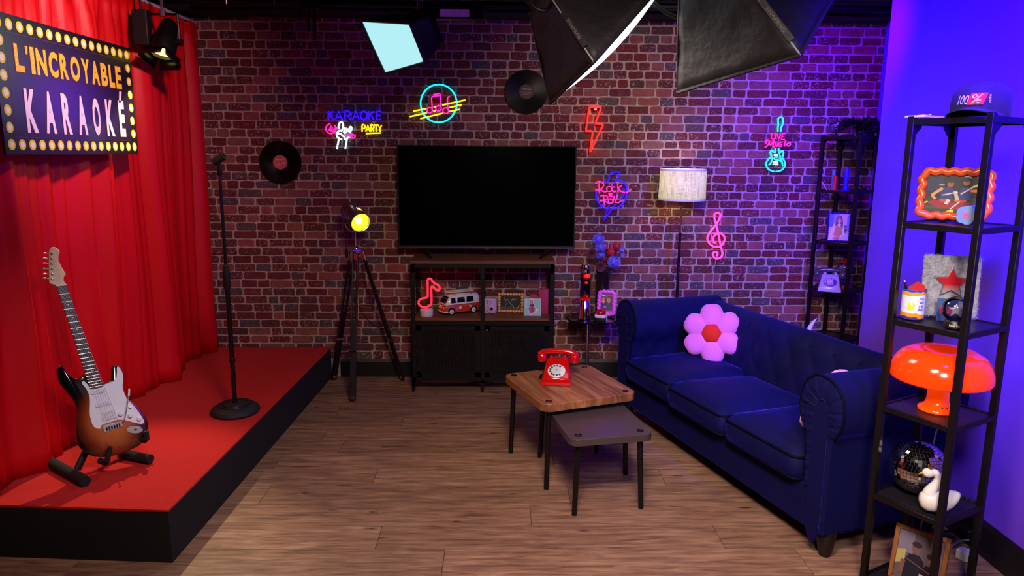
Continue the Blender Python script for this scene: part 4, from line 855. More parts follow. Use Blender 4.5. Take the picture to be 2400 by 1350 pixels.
for f in feet:
    dirh = Vector((f.x,f.y,0)).normalized(); side = Vector((-dirh.y,dirh.x,0)); top = dirh*0.045+Vector((0,0,0.99)); ft = f+Vector((0,0,0.012))
    ax = (ft-top); mid = top+ax*0.52
    mb = MB()
    for s in (-1,1): mb.tube([top+side*(0.017*s), top+ax*0.60+side*(0.017*s)], 0.0075, 8)
    leg = mb.build('leg', LEGW, tri)
    Tl = look_mat(top+ax*0.72, ax, side)
    Tl = frame_mat(top+ax*0.72, side, (ax.normalized().cross(side)), ax.normalized())
    MB().box((0,0,0), (0.042,0.018,ax.length*0.54), T=Tl).build('lower_leg', LEGW, leg, bevel=0.002)
    mb = MB(); mb.box((0,0,-0.06), (0.052,0.026,0.016), T=Tl); mb.box((0,0,ax.length*0.27-0.02), (0.03,0.021,0.022), T=Tl); mb.cyl(Tl @ Vector((0.02,-0.004,-0.06)), Tl @ Vector((0.038,-0.004,-0.06)), 0.006, n=8); mb.build('clamp', CHROME, leg, bevel=0.001)
    mb = MB()
    for s in (-1,1): mb.tube([top+side*(0.017*s)-ax*0.015, top+side*(0.017*s)+ax*0.05], 0.0092, 8)
    mb.tube([top-side*0.024-ax*0.005, top+side*0.024-ax*0.005], 0.009, 8); mb.build('leg_socket', CHROME, leg)
    MB().tube([(0,0,0.62), top+ax*0.42], 0.0032, 6).build('spreader', CHROME, leg)
mb = MB(); mb.tube([(0,0,0.99),(0,0,0.58)], 0.006, 8); mb.build('center_rod', CHROME, tri)
MB().box((-0.068,0.0,0.985), (0.022,0.022,0.055)).build('inline_switch', BLACK_PLASTIC, tri, bevel=0.004)
MB().tube(smooth_path([HC-xs*0.085, (-0.075,0,1.15), (-0.07,0,1.05),(-0.068,0,1.01)],n=4)+smooth_path([(-0.066,0,0.95),(-0.04,0.0,0.75),(-0.01,0.03,0.62),(0.05,0.08,0.50),(0.12,0.16,0.42),(0.20,0.24,0.41),(0.27,0.29,0.45)],n=5), 0.0028, 6).build('cable', CABLE_BLACK, tri)
_d = bpy.data.lights.new('tripod_lamp_light','SPOT'); _d.energy = 4; _d.color = (1.0,0.95,0.35); _d.spot_size = R(100); _d.spot_blend = 0.8; _d.shadow_soft_size = 0.01; _o = bpy.data.objects.new('tripod_lamp_light', _d); COL.objects.link(_o); _o.location = Vector((-0.985,4.90,0))+HC+TRI_D*0.105; aim(_o, Vector((-0.985,4.90,0))+HC+TRI_D*2)

# ---------------------------------------------------------------- shared builders for frames, prints, telephones
def picture(parent, name, w, h, items, T, z=0.0):
    """flat print: items = [(rgb, polygon in 0..1 coordinates)], laid one over the other"""
    mats = []; mb = MB(); keys = {}
    for i, (c, poly) in enumerate(items):
        if c not in keys: keys[c] = len(mats); mats.append(M('print_%d_%d_%d' % c, c, 0.45))
        mb.flat([((x-0.5)*w, (y-0.5)*h) for x, y in poly], z+0.00025*i, keys[c], T)
    return mb.build(name, mats, parent, smooth=0)
def ell(cx, cy, rx, ry, n=14): return [(cx+rx*math.cos(2*math.pi*k/n), cy+ry*math.sin(2*math.pi*k/n)) for k in range(n)]
def rc(x0, y0, x1, y1): return [(x0,y0),(x1,y0),(x1,y1),(x0,y1)]
def bar(x0, y0, x1, y1, w):
    d = Vector((x1-x0,y1-y0)).normalized(); n = Vector((-d.y,d.x))*w; return [(x0+n.x,y0+n.y),(x0-n.x,y0-n.y),(x1-n.x,y1-n.y),(x1+n.x,y1+n.y)]
def wavy_frame(t, w, h, r, nx, ny, mat, T):
    pts = []
    P = rrect(w, h, r*1.6, 6); P = [Vector((p[0],p[1],0)) for p in P]
    tot = 0; seg = []
    for i in range(len(P)): seg.append((P[(i+1)%len(P)]-P[i]).length)
    L_ = sum(seg); N = (nx+ny)*2*14; waves = (nx+ny)*2
    for k in range(N):
        s = L_*k/N; i = 0
        while s > seg[i]: s -= seg[i]; i += 1
        p = P[i].lerp(P[(i+1)%len(P)], s/seg[i]); d = (P[(i+1)%len(P)]-P[i]).normalized(); n = Vector((d.y,-d.x,0))
        pts.append(p + n*(r*0.26*math.sin(2*math.pi*waves*k/N)))
    MB().tube([T @ p for p in pts], r, 12, True).build('wavy_frame', mat, t, smooth=80)
def leaning(loc, rz, lean, lift=0.0):
    """upright xy drawing plane facing local -Y, leaning back by lean degrees"""
    return TX(*loc) @ RZ(rz) @ RX(90-lean)

def rotary_phone(name, label, loc, rz, body, handset, dial, sc=1.0, clear_parts=False):
    t = thing(name, label, 'telephone', loc, rz)
    S = lambda v: tuple(sc*x for x in v)
    rings = []
    for (y, w, zt, zb, c) in ((-0.105,0.080,0.036,0.004,0.010),(-0.100,0.082,0.045,0.0,0.012),(-0.03,0.076,0.086,0.0,0.014),(0.0,0.072,0.108,0.0,0.016),(0.03,0.066,0.118,0.0,0.014),(0.085,0.066,0.112,0.0,0.012),(0.095,0.064,0.104,0.004,0.010)):
        rings.append([S(p) for p in ((-w,y,zb),(w,y,zb),(w*0.985,y,zb+(zt-zb)*0.5),(w*0.90,y,zt-c),(w*0.80,y,zt),(-w*0.80,y,zt),(-w*0.90,y,zt-c),(-w*0.985,y,zb+(zt-zb)*0.5))])
    b = MB().loft(rings).build('body', body, t, smooth=50, bevel=0.004*sc, seg=3)
    MB().box(S((0,-0.005,0.0035)), S((0.12,0.17,0.007))).build('base_plate', RUBBER, t, bevel=0.001)
    n = Vector((0,-0.039,0.07)).normalized(); ctr = Vector(S((0,-0.062,0.0705))); T = look_mat(ctr, n, (1,0,0)); T = frame_mat(ctr, Vector((1,0,0)), n.cross(Vector((1,0,0))), n)
    dl = MB().lathe([(0.001,-0.004*sc),(0.047*sc,-0.004*sc),(0.047*sc,0.003*sc),(0.044*sc,0.005*sc),(0.001,0.005*sc)], 36, T=T).build('dial_plate', dial[0], t)
    mb = MB()
    for k in range(10):
        a = R(60+27*k); mb.lathe([(0.001,0.0052*sc),(0.0062*sc,0.0052*sc),(0.0062*sc,0.0062*sc),(0.001,0.0062*sc)], 12, T=T @ TX(0.034*sc*math.cos(a),0.034*sc*math.sin(a),0))
    mb.build('finger_holes', dial[2], dl)
    MB().lathe([(0.001,0.005*sc),(0.0235*sc,0.005*sc),(0.0235*sc,0.0085*sc),(0.001,0.0095*sc)], 24, T=T).build('dial_centre', dial[1], dl)
    MB().lathe([(0.001,0.0095*sc),(0.005*sc,0.0095*sc),(0.001,0.011*sc)], 12, T=T).build('dial_boss', dial[2], dl)
    MB().box((0,0,0), (0.003*sc,0.016*sc,0.003*sc), T=T @ RZ(-35) @ TX(0,-0.040*sc,0.0085*sc)).build('finger_stop', CHROME, dl)
    for s in (-1,1):
        for yy_ in (0.028,0.078): MB().box(S((s*0.036,yy_,0.122)), S((0.014,0.010,0.024))).build('cradle_prong', body, t, bevel=0.002*sc)
    hp = [S(p) for p in ((-0.100,0.052,0.126),(-0.085,0.052,0.139),(-0.045,0.052,0.147),(0,0.052,0.149),(0.045,0.052,0.147),(0.085,0.052,0.139),(0.100,0.052,0.126))]
    h = MB().tube(smooth_path(hp, n=4), 0.0165*sc, 12).build('handset', handset, t, smooth=60)
    for s in (-1,1):
        MB().lathe([(0.001,0.012),(0.014*sc,0.012*sc),(0.024*sc,0.0),(0.027*sc,-0.024*sc),(0.025*sc,-0.034*sc),(0.001,-0.036*sc)], 20, T=TX(*S((s*0.092,0.050,0.126))) @ RY(s*10)).build('ear_piece' if s < 0 else 'mouth_piece', handset, h, smooth=50)
    return t

# ---------------------------------------------------------------- metal and wood TV cabinet
cab = thing('tv_cabinet', 'black metal cabinet with wooden top, open shelf and mesh doors', 'cabinet', (-0.118, 4.869, 0.0))
WOOD = M('brown_pine', (122,72,46), 0.5, noise=(3,0.8,(84,46,30)), stretch=(1.2,18,18), bump=(60,0.06))
CW, CD, CHh = 0.997, 0.36, 0.945
MB().box((0,CD/2,CHh-0.011), (CW,CD,0.022)).build('top_board', WOOD, cab, bevel=0.002)
for s in (-1,1):
    mb = MB(); mb.box((s*0.247,CD/2,0.5265), (0.464,CD-0.035,0.018)); mb.build('shelf_board', WOOD, cab, bevel=0.002)
for sx in (-1,1):
    for yb in (0,1):
        mb = MB(); y = 0.0015+yb*(CD-0.003); x = sx*(CW/2-0.0015); dy = -1 if yb else 1
        for (zz0, zz1, w0, w1) in ((0,0.12,0.012,0.03),(0.12,CHh-0.022,0.03,0.03)):
            mb.loft([[(x,y,z),(x-sx*w,y,z),(x-sx*w,y+dy*0.003,z),(x,y+dy*0.003,z)] for z, w in ((zz0,w0),(zz1,w1))]); mb.loft([[(x,y,z),(x,y+dy*w,z),(x-sx*0.003,y+dy*w,z),(x-sx*0.003,y,z)] for z, w in ((zz0,w0),(zz1,w1))])
        mb.build('leg', BLACK_METAL, cab, smooth=0)
mb = MB(); mb.box((0,0.004,0.49),(0.028,0.004,0.84)); mb.loft([[(-w,0.002,z),(w,0.002,z),(w,0.008,z),(-w,0.008,z)] for z, w in ((0,0.008),(0.09,0.014))]); mb.build('middle_post', BLACK_METAL, cab, smooth=0)
mb = MB(); mb.box((0,CD-0.006,0.49),(0.026,0.004,0.82)); mb.build('rear_post', BLACK_METAL, cab, smooth=0)
for (z, hh) in ((CHh-0.036,0.028),(0.503,0.028),(0.098,0.026)):
    for y in (0.006, CD-0.006): MB().box((0,y,z),(CW-0.01,0.004,hh)).build('rail', BLACK_METAL, cab, smooth=0)
    for s in (-1,1): MB().box((s*(CW/2-0.004),CD/2,z),(0.004,CD-0.01,hh)).build('side_rail', BLACK_METAL, cab, smooth=0)
for sx in (-1,1):
    mb = MB(); x = sx*(CW/2-0.002); mb.add([(x,0.003,CHh-0.024),(x-sx*0.055,0.003,CHh-0.024),(x-sx*0.03,0.003,CHh-0.045),(x-sx*0.026,0.003,CHh-0.085),(x,0.003,CHh-0.085)], [(0,1,2,3,4)]); mb.build('corner_gusset', BLACK_METAL, cab, smooth=0, solid=0.003)
    mb = MB(); mb.add([(x,0.003,0.11),(x-sx*0.075,0.003,0.11),(x-sx*0.04,0.003,0.09),(x-sx*0.022,0.003,0.04),(x,0.003,0.04)], [(0,1,2,3,4)]); mb.build('foot_gusset', BLACK_METAL, cab, smooth=0, solid=0.003)
def mesh_mat():
    m = bpy.data.materials.new('expanded_metal_mesh'); m.use_nodes = True; nt = m.node_tree; b = nt.nodes['Principled BSDF']; L = nt.links.new
    b.inputs['Base Color'].default_value = lin((18,14,18)); b.inputs['Metallic'].default_value = 0.4; b.inputs['Roughness'].default_value = 0.45
    tc = nt.nodes.new('ShaderNodeTexCoord'); ws = []
    for ang in (32,-32):
        mp = nt.nodes.new('ShaderNodeMapping'); mp.inputs['Rotation'].default_value = (0,R(ang),0); w = nt.nodes.new('ShaderNodeTexWave'); w.bands_direction = 'Z'; w.inputs['Scale'].default_value = 26; L(tc.outputs['Object'], mp.inputs[0]); L(mp.outputs[0], w.inputs['Vector']); ws.append(w)
    mn = nt.nodes.new('ShaderNodeMath'); mn.operation = 'MINIMUM'; L(ws[0].outputs['Fac'], mn.inputs[0]); L(ws[1].outputs['Fac'], mn.inputs[1])
    lt = nt.nodes.new('ShaderNodeMath'); lt.operation = 'LESS_THAN'; lt.inputs[1].default_value = 0.42; L(mn.outputs[0], lt.inputs[0]); L(lt.outputs[0], b.inputs['Alpha']); return m
MESH = mesh_mat(); DOORM = M('dark_door_metal', (15,12,15), 0.45, 0.35, bump=(200,0.05))
for s in (-1,1):
    x0, x1 = (0.016, CW/2-0.034) if s > 0 else (-CW/2+0.034, -0.016); z0, z1 = 0.115, 0.485
    d = MB().box(((x0+x1)/2,0.004,0),(0.001,0.001,0.001))
    mb = MB(); bw = 0.034
    for c, sz in ((((x0+x1)/2,0.003,z1-bw/2),(x1-x0,0.006,bw)),(((x0+x1)/2,0.003,z0+bw/2),(x1-x0,0.006,bw)),((x0+bw/2,0.003,(z0+z1)/2),(bw,0.006,z1-z0)),((x1-bw/2,0.003,(z0+z1)/2),(bw,0.006,z1-z0))): mb.box(c, sz)
    for (cx, cz, a, b_) in ((x0+bw,z0+bw,1,1),(x1-bw,z0+bw,-1,1),(x0+bw,z1-bw,1,-1),(x1-bw,z1-bw,-1,-1)): mb.add([(cx,0.0005,cz),(cx+a*0.03,0.0005,cz),(cx,0.0005,cz+b_*0.03)], [(0,1,2)])
    dr = mb.build('door', DOORM, cab, smooth=0)
    mb = MB(); mb.add([(x0+bw,0.006,z0+bw),(x1-bw,0.006,z0+bw),(x1-bw,0.006,z1-bw),(x0+bw,0.006,z1-bw)], [(0,1,2,3)]); mb.build('mesh_panel', MESH, dr, smooth=0)
    mb = MB(); 
    for (px, pz) in [(x0+0.010,z1-0.012),(x0+0.055,z1-0.012),(x1-0.055,z1-0.012),(x1-0.010,z1-0.012),(x0+0.010,z1-0.06),(x1-0.010,z1-0.06),(x0+0.010,z0+0.012),(x0+0.055,z0+0.012),(x1-0.055,z0+0.012),(x1-0.010,z0+0.012),(x0+0.010,z0+0.06),(x1-0.010,z0+0.06)]: mb.ball((px,-0.0005,pz),0.0028,8,5)
    mb.build('rivets', M('dull_steel_rivet', (150,140,145), 0.35, 1.0), dr)
    mb = MB(); mb.add([(x0+0.01,CD-0.012,z0),(x1-0.01,CD-0.012,z0),(x1-0.01,CD-0.012,z1),(x0+0.01,CD-0.012,z1)], [(0,1,2,3)]); mb.build('rear_mesh', MESH, cab, smooth=0)
mb = MB(); mb.tube([(0.030,-0.004,0.46),(0.030,-0.012,0.46)],0.006,10); mb.build('door_knob', CHROME, cab)
for px, pz in ((-0.49,CHh-0.03),(-0.44,CHh-0.03),(-0.49,CHh-0.08),(0.49,CHh-0.03),(0.44,CHh-0.03),(0.49,CHh-0.08),(0.487,0.40),(0.487,0.37),(0.487,0.43)): MB().ball((px,0.0,pz),0.0028,8,5).build('rivet', MATS['dull_steel_rivet'], cab)
SHZ = 0.5357

# music note neon lamp
nl = thing('music_note_lamp', 'red neon music note lamp on white round base', 'lamp', (NOTE_LAMP_C[0], 4.97, SHZ))
MB().lathe([(0.001,0),(0.045,0),(0.047,0.003),(0.047,0.044),(0.044,0.047),(0.001,0.047)], 32).build('base', WHITE_PLASTIC, nl)
MB().tube([(p.x, 0, max(0.036,p.y-(SHZ-NOTE_LAMP_C[1])+0.004)) for p in smooth_path([(a,b,0) for a, b in NOTE_LAMP], False, 4)], 0.0072, 10).build('neon_tube', glow('neon_coral_red', (255,30,54), 2.6), nl, smooth=60)

# camper van
VAN_R = 210
van = thing('toy_camper_van', 'orange and white toy camper van carrying surfboards', 'toy van', (-0.292, 5.075, SHZ), R(VAN_R))
VOR = M('orange_red_enamel', (206,62,18), 0.3, coat=0.4, noise=(20,0.15)); VWH = M('cream_white_enamel', (226,222,230), 0.3, coat=0.4, noise=(20,0.1)); VGL = M('dark_toy_glass', (14,12,20), 0.1, coat=0.4)
def van_ring(x, w, z0, z1, c=0.012, wt=None):
    wt = wt or w; return [(x,-w,z0),(x,w,z0),(x,w,z1*0.6+z0*0.4),(x,wt,z1-c),(x,wt-c,z1),(x,-wt+c,z1),(x,-wt,z1-c),(x,-w,z1*0.6+z0*0.4)]
MB().loft([van_ring(-0.142,0.048,0.026,0.072),van_ring(-0.136,0.054,0.020,0.078),van_ring(0.0,0.056,0.018,0.078),van_ring(0.118,0.055,0.020,0.076),van_ring(0.136,0.050,0.024,0.070),van_ring(0.143,0.040,0.030,0.062)]).build('lower_body', VOR, van, smooth=50)
MB().loft([van_ring(-0.138,0.050,0.074,0.130,0.012,0.044),van_ring(-0.132,0.054,0.076,0.140,0.014,0.046),van_ring(0.0,0.055,0.076,0.146,0.014,0.047),van_ring(0.085,0.054,0.076,0.143,0.014,0.045),van_ring(0.112,0.052,0.075,0.118,0.012,0.044),van_ring(0.128,0.048,0.072,0.088,0.008,0.042)]).build('upper_body', VWH, van, smooth=50)
MB().box((0,0.0,0.077),(0.27,0.1145,0.006)).build('belt_line', VWH, van, bevel=0.002)
for sy in (-1,1):
    for (xa, xb) in ((0.055,0.092),(-0.018,0.044),(-0.088,-0.030)):
        mb = MB(); mb.add([(xa,sy*0.0572,0.088),(xb,sy*0.0572,0.088),(xb-0.003,sy*0.0530,0.124),(xa+0.003,sy*0.0530,0.124)], [(0,1,2,3)]); mb.build('side_window', VGL, van, smooth=0, solid=0.002)
mb = MB(); mb.add([(0.131,-0.040,0.087),(0.131,0.040,0.087),(0.102,0.038,0.130),(0.102,-0.038,0.130)], [(0,1,2,3)]); mb.build('windscreen', VGL, van, smooth=0, solid=0.003)
WH_T = M('toy_tyre', (14,12,13), 0.7); 
for sy in (-1,1):
    for xx in (0.088,-0.088):
        w_ = MB().lathe([(0.008,-0.009),(0.023,-0.009),(0.025,-0.005),(0.025,0.005),(0.023,0.009),(0.008,0.009)], 24, T=TX(xx,sy*0.047,0.0255) @ RX(-90*sy)).build('wheel', WH_T, van)
        MB().lathe([(0.001,0.008),(0.0165,0.008),(0.0165,0.0105),(0.011,0.012),(0.009,0.0105),(0.001,0.0115)], 20, T=TX(xx,sy*0.047,0.0255) @ RX(-90*sy)).build('hub_cap', VWH, w_)
        MB().ball((xx,sy*0.059,0.0255),0.0055,10,6).build('hub_dome', CHROME, w_)
        MB().prism([(0.030*math.cos(R(a)),0.030*math.sin(R(a))) for a in range(0,181,15)], 0.0, 0.003, T=TX(xx,sy*0.0545,0.024) @ RX(90) if sy < 0 else TX(xx,sy*0.0565,0.024) @ RX(90)).build('wheel_arch', BLACK_PLASTIC, van, smooth=0)
MB().tube(smooth_path([(0.118,-0.058,0.026),(0.142,-0.050,0.026),(0.149,0,0.026),(0.142,0.050,0.026),(0.118,0.058,0.026)],n=3), 0.0055, 8).build('bumper', VWH, van)
MB().tube([(-0.146,-0.05,0.03),(-0.148,0,0.03),(-0.146,0.05,0.03)], 0.005, 8).build('rear_bumper', CHROME, van)
for s in (-1,1): MB().ball((0.141,s*0.034,0.052),0.008,12,8,sc=(0.5,1,1)).build('headlight', M('toy_headlight', (240,232,220), 0.2), van)
MB().tube([(0.1445,0.011*math.cos(R(a)),0.056+0.011*math.sin(R(a))) for a in range(0,360,24)], 0.0015, 6, True).build('round_emblem', VWH, van)
mb = MB(); mb.add([(0.140,-0.045,0.070),(0.140,0.045,0.070),(0.147,0.0,0.060),(0.143,-0.02,0.0655),(0.143,0.02,0.0655)], [(0,3,2,4,1)]); mb.build('front_vee', VWH, van, smooth=0, solid=0.001)
for x, r, z, c in ((0.02,0.011,0.050,(236,214,220)),(0.045,0.006,0.043,(150,140,150)),(-0.105,0.007,0.058,(60,60,90)),(0.112,0.006,0.052,(110,110,130))):
    MB().prism(circle(r,14), 0.0, 0.0006, T=TX(x,0.0564,z) @ RX(-90)).build('sticker', M('sticker_%d_%d_%d' % c, c, 0.4), van, smooth=0)
mb = MB(); mb.flat(bar(-0.075,0.047,-0.055,0.064,0.0022),0,T=TX(0,0.0567,0) @ frame_mat((0,0,0),(1,0,0),(0,0,1),(0,-1,0))); mb.flat(bar(-0.07,0.045,-0.05,0.062,0.0022),0,T=TX(0,0.0567,0) @ frame_mat((0,0,0),(1,0,0),(0,0,1),(0,-1,0))); mb.build('stripe_sticker', VWH, van, smooth=0)
for k, (yy_, zz_) in enumerate(((0.022,0.158),(-0.008,0.163))):
    mb = MB(); rings = []
    for x, w in ((-0.105,0.004),(-0.09,0.010),(-0.04,0.016),(0.03,0.016),(0.08,0.010),(0.115,0.003)): rings.append([(x,yy_-w,zz_+0.0+0.00002),(x,yy_+w,zz_),(x,yy_+w*0.8,zz_+0.005+abs(x)*0.03),(x,yy_-w*0.8,zz_+0.005+abs(x)*0.03)])
    sb = thing('toy_surfboard', ['pale toy surfboard on van roof nearest the front edge','second pale toy surfboard on van roof behind the first'][k], 'toy surfboard', (-0.292,5.075,SHZ), R(VAN_R), 'surfboards on the toy van')
    MB().loft(rings).build('board', M('pale_board', (222,196,160), 0.35, noise=(12,0.3,(196,150,110))), sb, smooth=50)
    MB().add([(-0.09,yy_,zz_+0.006),(-0.075,yy_,zz_+0.006),(-0.095,yy_,zz_+0.022)], [(0,1,2)]).build('fin', M('pale_fin', (200,190,180), 0.4), sb, smooth=0, solid=0.0015)
for xx in (-0.075, 0.06):
    MB().tube([(xx,-0.046,0.138),(xx,-0.046,0.156),(xx,0.046,0.156),(xx,0.046,0.138)], 0.002, 6).build('roof_rack', CHROME, van)
lug = thing('toy_luggage', 'small teal bundle strapped on the toy van roof', 'toy luggage', (-0.292,5.075,SHZ), R(VAN_R))
TEAL = M('teal_bundle', (22,96,92), 0.6, noise=(90,0.5,(10,60,60)))
mb = MB()
for k in range(6): mb.ball((-0.055+0.012*k,-0.026,0.172-abs(k-2.5)*0.002),0.011,8,6,sc=(0.7,1.1,1))
mb.build('bundle', TEAL, lug, smooth=60)

# instant camera
ic = thing('instant_camera', 'lilac instant camera beside the beaded frame', 'camera', (-0.068, 5.055, SHZ), R(-4))
LILACP = M('lilac_plastic', (196,160,214), 0.35, coat=0.2, noise=(18,0.15))
MB().prism(rrect(0.097,0.112,0.018,6), -0.024, 0.024, T=TX(0,0,0.0562) @ FRONT).build('body', LILACP, ic, smooth=40, bevel=0.006, seg=3)
MB().box((-0.036,-0.012,0.045),(0.02,0.034,0.075)).build('grip', LILACP, ic, bevel=0.008, seg=3)
ln = MB().lathe([(0.001,0.0),(0.036,0.0),(0.036,0.008),(0.033,0.014),(0.012,0.018),(0.001,0.018)], 32, T=TX(0.012,-0.024,0.042) @ FRONT).build('lens_ring', LILACP, ic, smooth=40)
MB().lathe([(0.001,0.014),(0.011,0.0145),(0.0115,0.0205),(0.001,0.019)], 20, T=TX(0.012,-0.024,0.042) @ FRONT).build('lens', M('black_lens', (8,8,10), 0.08), ln)
MB().prism(rrect(0.015,0.030,0.005), 0.024, 0.0265, T=TX(-0.018,0,0.088) @ FRONT).build('flash', M('flash_glass', (210,206,216), 0.12, 0.6), ic, bevel=0.001)
mb = MB(); mb.prism(circle(0.003,10,0.003,0), 0.024, 0.0255, T=TX(0,0,0.0905) @ FRONT); mb.prism(circle(0.0025,10,0.003,0), 0.024, 0.0255, T=TX(0,0,0.083) @ FRONT); mb.prism(circle(0.0035,10,-0.010,0), 0.040, 0.0415, T=TX(0,0,0.042) @ FRONT); mb.build('viewfinder', M('black_lens', (8,8,10), 0.08), ic, smooth=0)
MB().tube([(-0.05,0,0.085),(-0.058,-0.004,0.083),(-0.056,-0.008,0.08)], 0.003, 6).build('strap_lug', BLACK_PLASTIC, ic)

# beaded photo frame
def bead_frame(label, T, w, h, nx, ny, r, bead_m, items, name='beaded_photo_frame', back_m=None):
    t = thing(name, label, 'photo frame', mat=T)
    MB().box((0,0,-0.006),(w-r,h-r,0.008)).build('backing', back_m or BLACK_PLASTIC, t, smooth=0)
    first = None
    pos = [(-w/2+i*w/(nx-1), y) for y in (-h/2,h/2) for i in range(nx)] + [(x, -h/2+j*h/(ny-1)) for x in (-w/2,w/2) for j in range(1,ny-1)]
    for x, y in pos:
        if first is None: o = MB().ball((0,0,0), r, 12, 8).build('bead', bead_m, t, smooth=90); first = o.data
        else: o = bpy.data.objects.new('bead', first); COL.objects.link(o); o.parent = t
        o.location = (x, y, 0)
    picture(t, 'photo', w-1.2*r, h-1.2*r, items, TX(0,0,0), -0.0015)
    MB().box((0,-h*0.15,-0.03),(w*0.22,h*0.68,0.003), T=TX(0,-0.01,-0.006) @ RX(-14)).build('easel_leg', BLACK_PLASTIC, t, smooth=0)
    return t
bw = [((14,12,13), rc(0,0,1,1)), ((60,56,58), rc(0,0,1,0.22)), ((120,116,116), ell(0.34,0.62,0.10,0.13)), ((120,116,116), ell(0.62,0.66,0.10,0.12)), ((40,38,40), ell(0.34,0.58,0.07,0.10)), ((44,40,42), ell(0.62,0.60,0.07,0.09)), ((96,92,94), bar(0.22,0.2,0.30,0.48,0.02)), ((130,126,126), bar(0.42,0.55,0.62,0.30,0.018)), ((140,136,136), bar(0.62,0.30,0.66,0.12,0.018)), ((90,86,88), bar(0.46,0.2,0.54,0.42,0.02)), ((170,166,166), bar(0.78,0.1,0.94,0.36,0.016)), ((110,106,108), bar(0.05,0.2,0.3,0.14,0.02)), ((80,78,80), ell(0.75,0.75,0.05,0.07)), ((100,96,98), ell(0.2,0.78,0.03,0.1))]
bead_frame('photo frame edged with pale wooden beads on cabinet shelf', leaning((0.080,5.075,SHZ+0.0735),-4,6), 0.166, 0.122, 9, 7, 0.0112, M('pale_wood_bead', (226,168,112), 0.5, noise=(30,0.3,(206,140,88))), bw)
# blue illustrated card
cd = thing('illustrated_card', 'pale blue square card with drawn figure in pink', 'card', mat=leaning((0.233,4.985,SHZ+0.0615),-2,7))
MB().box((0,0,-0.0012),(0.122,0.122,0.0024)).build('card_stock', M('white_card', (214,226,232), 0.6, noise=(20,0.1)), cd, smooth=0)
fig = [((150,192,212), rc(0.03,0.03,0.97,0.97)), ((236,232,236), [(0.28,0.30),(0.36,0.02),(0.90,0.36),(0.68,0.45),(0.58,0.62),(0.56,0.95),(0.40,0.97),(0.33,0.85),(0.36,0.58)]), ((34,20,38), [(0.36,0.62),(0.36,0.80),(0.44,0.93),(0.52,0.90),(0.55,0.70),(0.62,0.50),(0.50,0.52),(0.38,0.55)]), ((196,110,130), ell(0.45,0.86,0.085,0.075)), ((214,140,104), ell(0.45,0.74,0.075,0.10)), ((60,36,44), bar(0.40,0.77,0.43,0.77,0.008)), ((60,36,44), bar(0.47,0.77,0.50,0.77,0.008)), ((236,220,220), bar(0.42,0.67,0.48,0.67,0.012)), ((186,62,142), [(0.31,0.28),(0.38,0.08),(0.56,0.16),(0.62,0.30),(0.68,0.42),(0.60,0.52),(0.50,0.55),(0.38,0.55),(0.32,0.40)]), ((110,70,150), bar(0.34,0.50,0.31,0.32,0.02)), ((60,16,60), bar(0.52,0.50,0.54,0.20,0.018)), ((212,172,48), [(0.58,0.24),(0.66,0.22),(0.80,0.32),(0.70,0.36),(0.58,0.32)]), ((246,250,252), bar(0.36,0.06,0.88,0.36,0.013)), ((226,240,244), bar(0.60,0.14,0.86,0.25,0.012))]
picture(cd, 'drawing', 0.122, 0.122, fig, TX(0,0,0), 0.0002)
mb = MB(); text_poly(mb, 'EINIZ', 1, TX(-0.044,0.022,0.0042) @ RZ(90), 0, width=0.055, height=0.012, offset=0.02); mb.build('lettering', M('white_card_ink', (226,236,242), 0.5), cd, smooth=0)
# ribbed candles
def ribbed(label, loc, r, h, col, n=26):
    t = thing('ribbed_candle', label, 'candle', loc, 0, 'pink ribbed candles')
    rings = []
    for z, s in ((0,0.97),(0.004,1),(h-0.004,1),(h,0.96),(h-0.002,0.6)):
        rings.append([((r*s-(0.0022 if k % 2 else 0))*math.cos(2*math.pi*k/(2*n)), (r*s-(0.0022 if k % 2 else 0))*math.sin(2*math.pi*k/(2*n)), z) for k in range(2*n)])
    MB().loft(rings).build('wax', M('raspberry_wax', col, 0.4, noise=(12,0.2)), t, smooth=40)
    MB().tube([(0,0,h-0.004),(0.002,0,h+0.008),(0.006,0,h+0.013)], 0.0011, 5).build('wick', M('candle_wick', (220,206,200), 0.8), t)
ribbed('tall pink ribbed candle behind the illustrated card', (0.316,5.075,SHZ), 0.037, 0.178, (184,62,112))
ribbed('short pink ribbed candle half hidden behind the card', (0.247,5.10,SHZ), 0.024, 0.130, (176,60,100))
# dried grass bunch
dp = thing('dried_plant', 'dry brown grassy plant behind the red note lamp', 'plant', (-0.555, 5.15, SHZ))
DRY = M('dry_grass', (150,106,62), 0.8, noise=(30,0.5,(110,70,40)))
PR = random.Random(5); mb = MB()
for i in range(46):
    a = PR.uniform(0,6.28); l = PR.uniform(0.10,0.20); sp_ = PR.uniform(0.01,0.07); tip = Vector((math.cos(a)*sp_*0.75+0.01, math.sin(a)*sp_*0.6, l))
    mb.tube([(0,0,0), tip*0.55+Vector((0,0,0.02)), tip], [0.0009,0.0008,0.0005], 4)
    for q in range(6):
        s = tip*PR.uniform(0.55,1.0); d = Vector((PR.uniform(-1,1),PR.uniform(-1,1),PR.uniform(0,1)))*0.012; mb.add([s, s+d, s+d*0.5+Vector((0,0,0.004))], [(0,1,2)])
mb.build('dry_stems', DRY, dp, smooth=0); MB().lathe([(0.001,0),(0.026,0),(0.03,0.03),(0.027,0.035),(0.001,0.03)], 16).build('small_pot', M('dark_clay', (40,26,22), 0.7), dp)

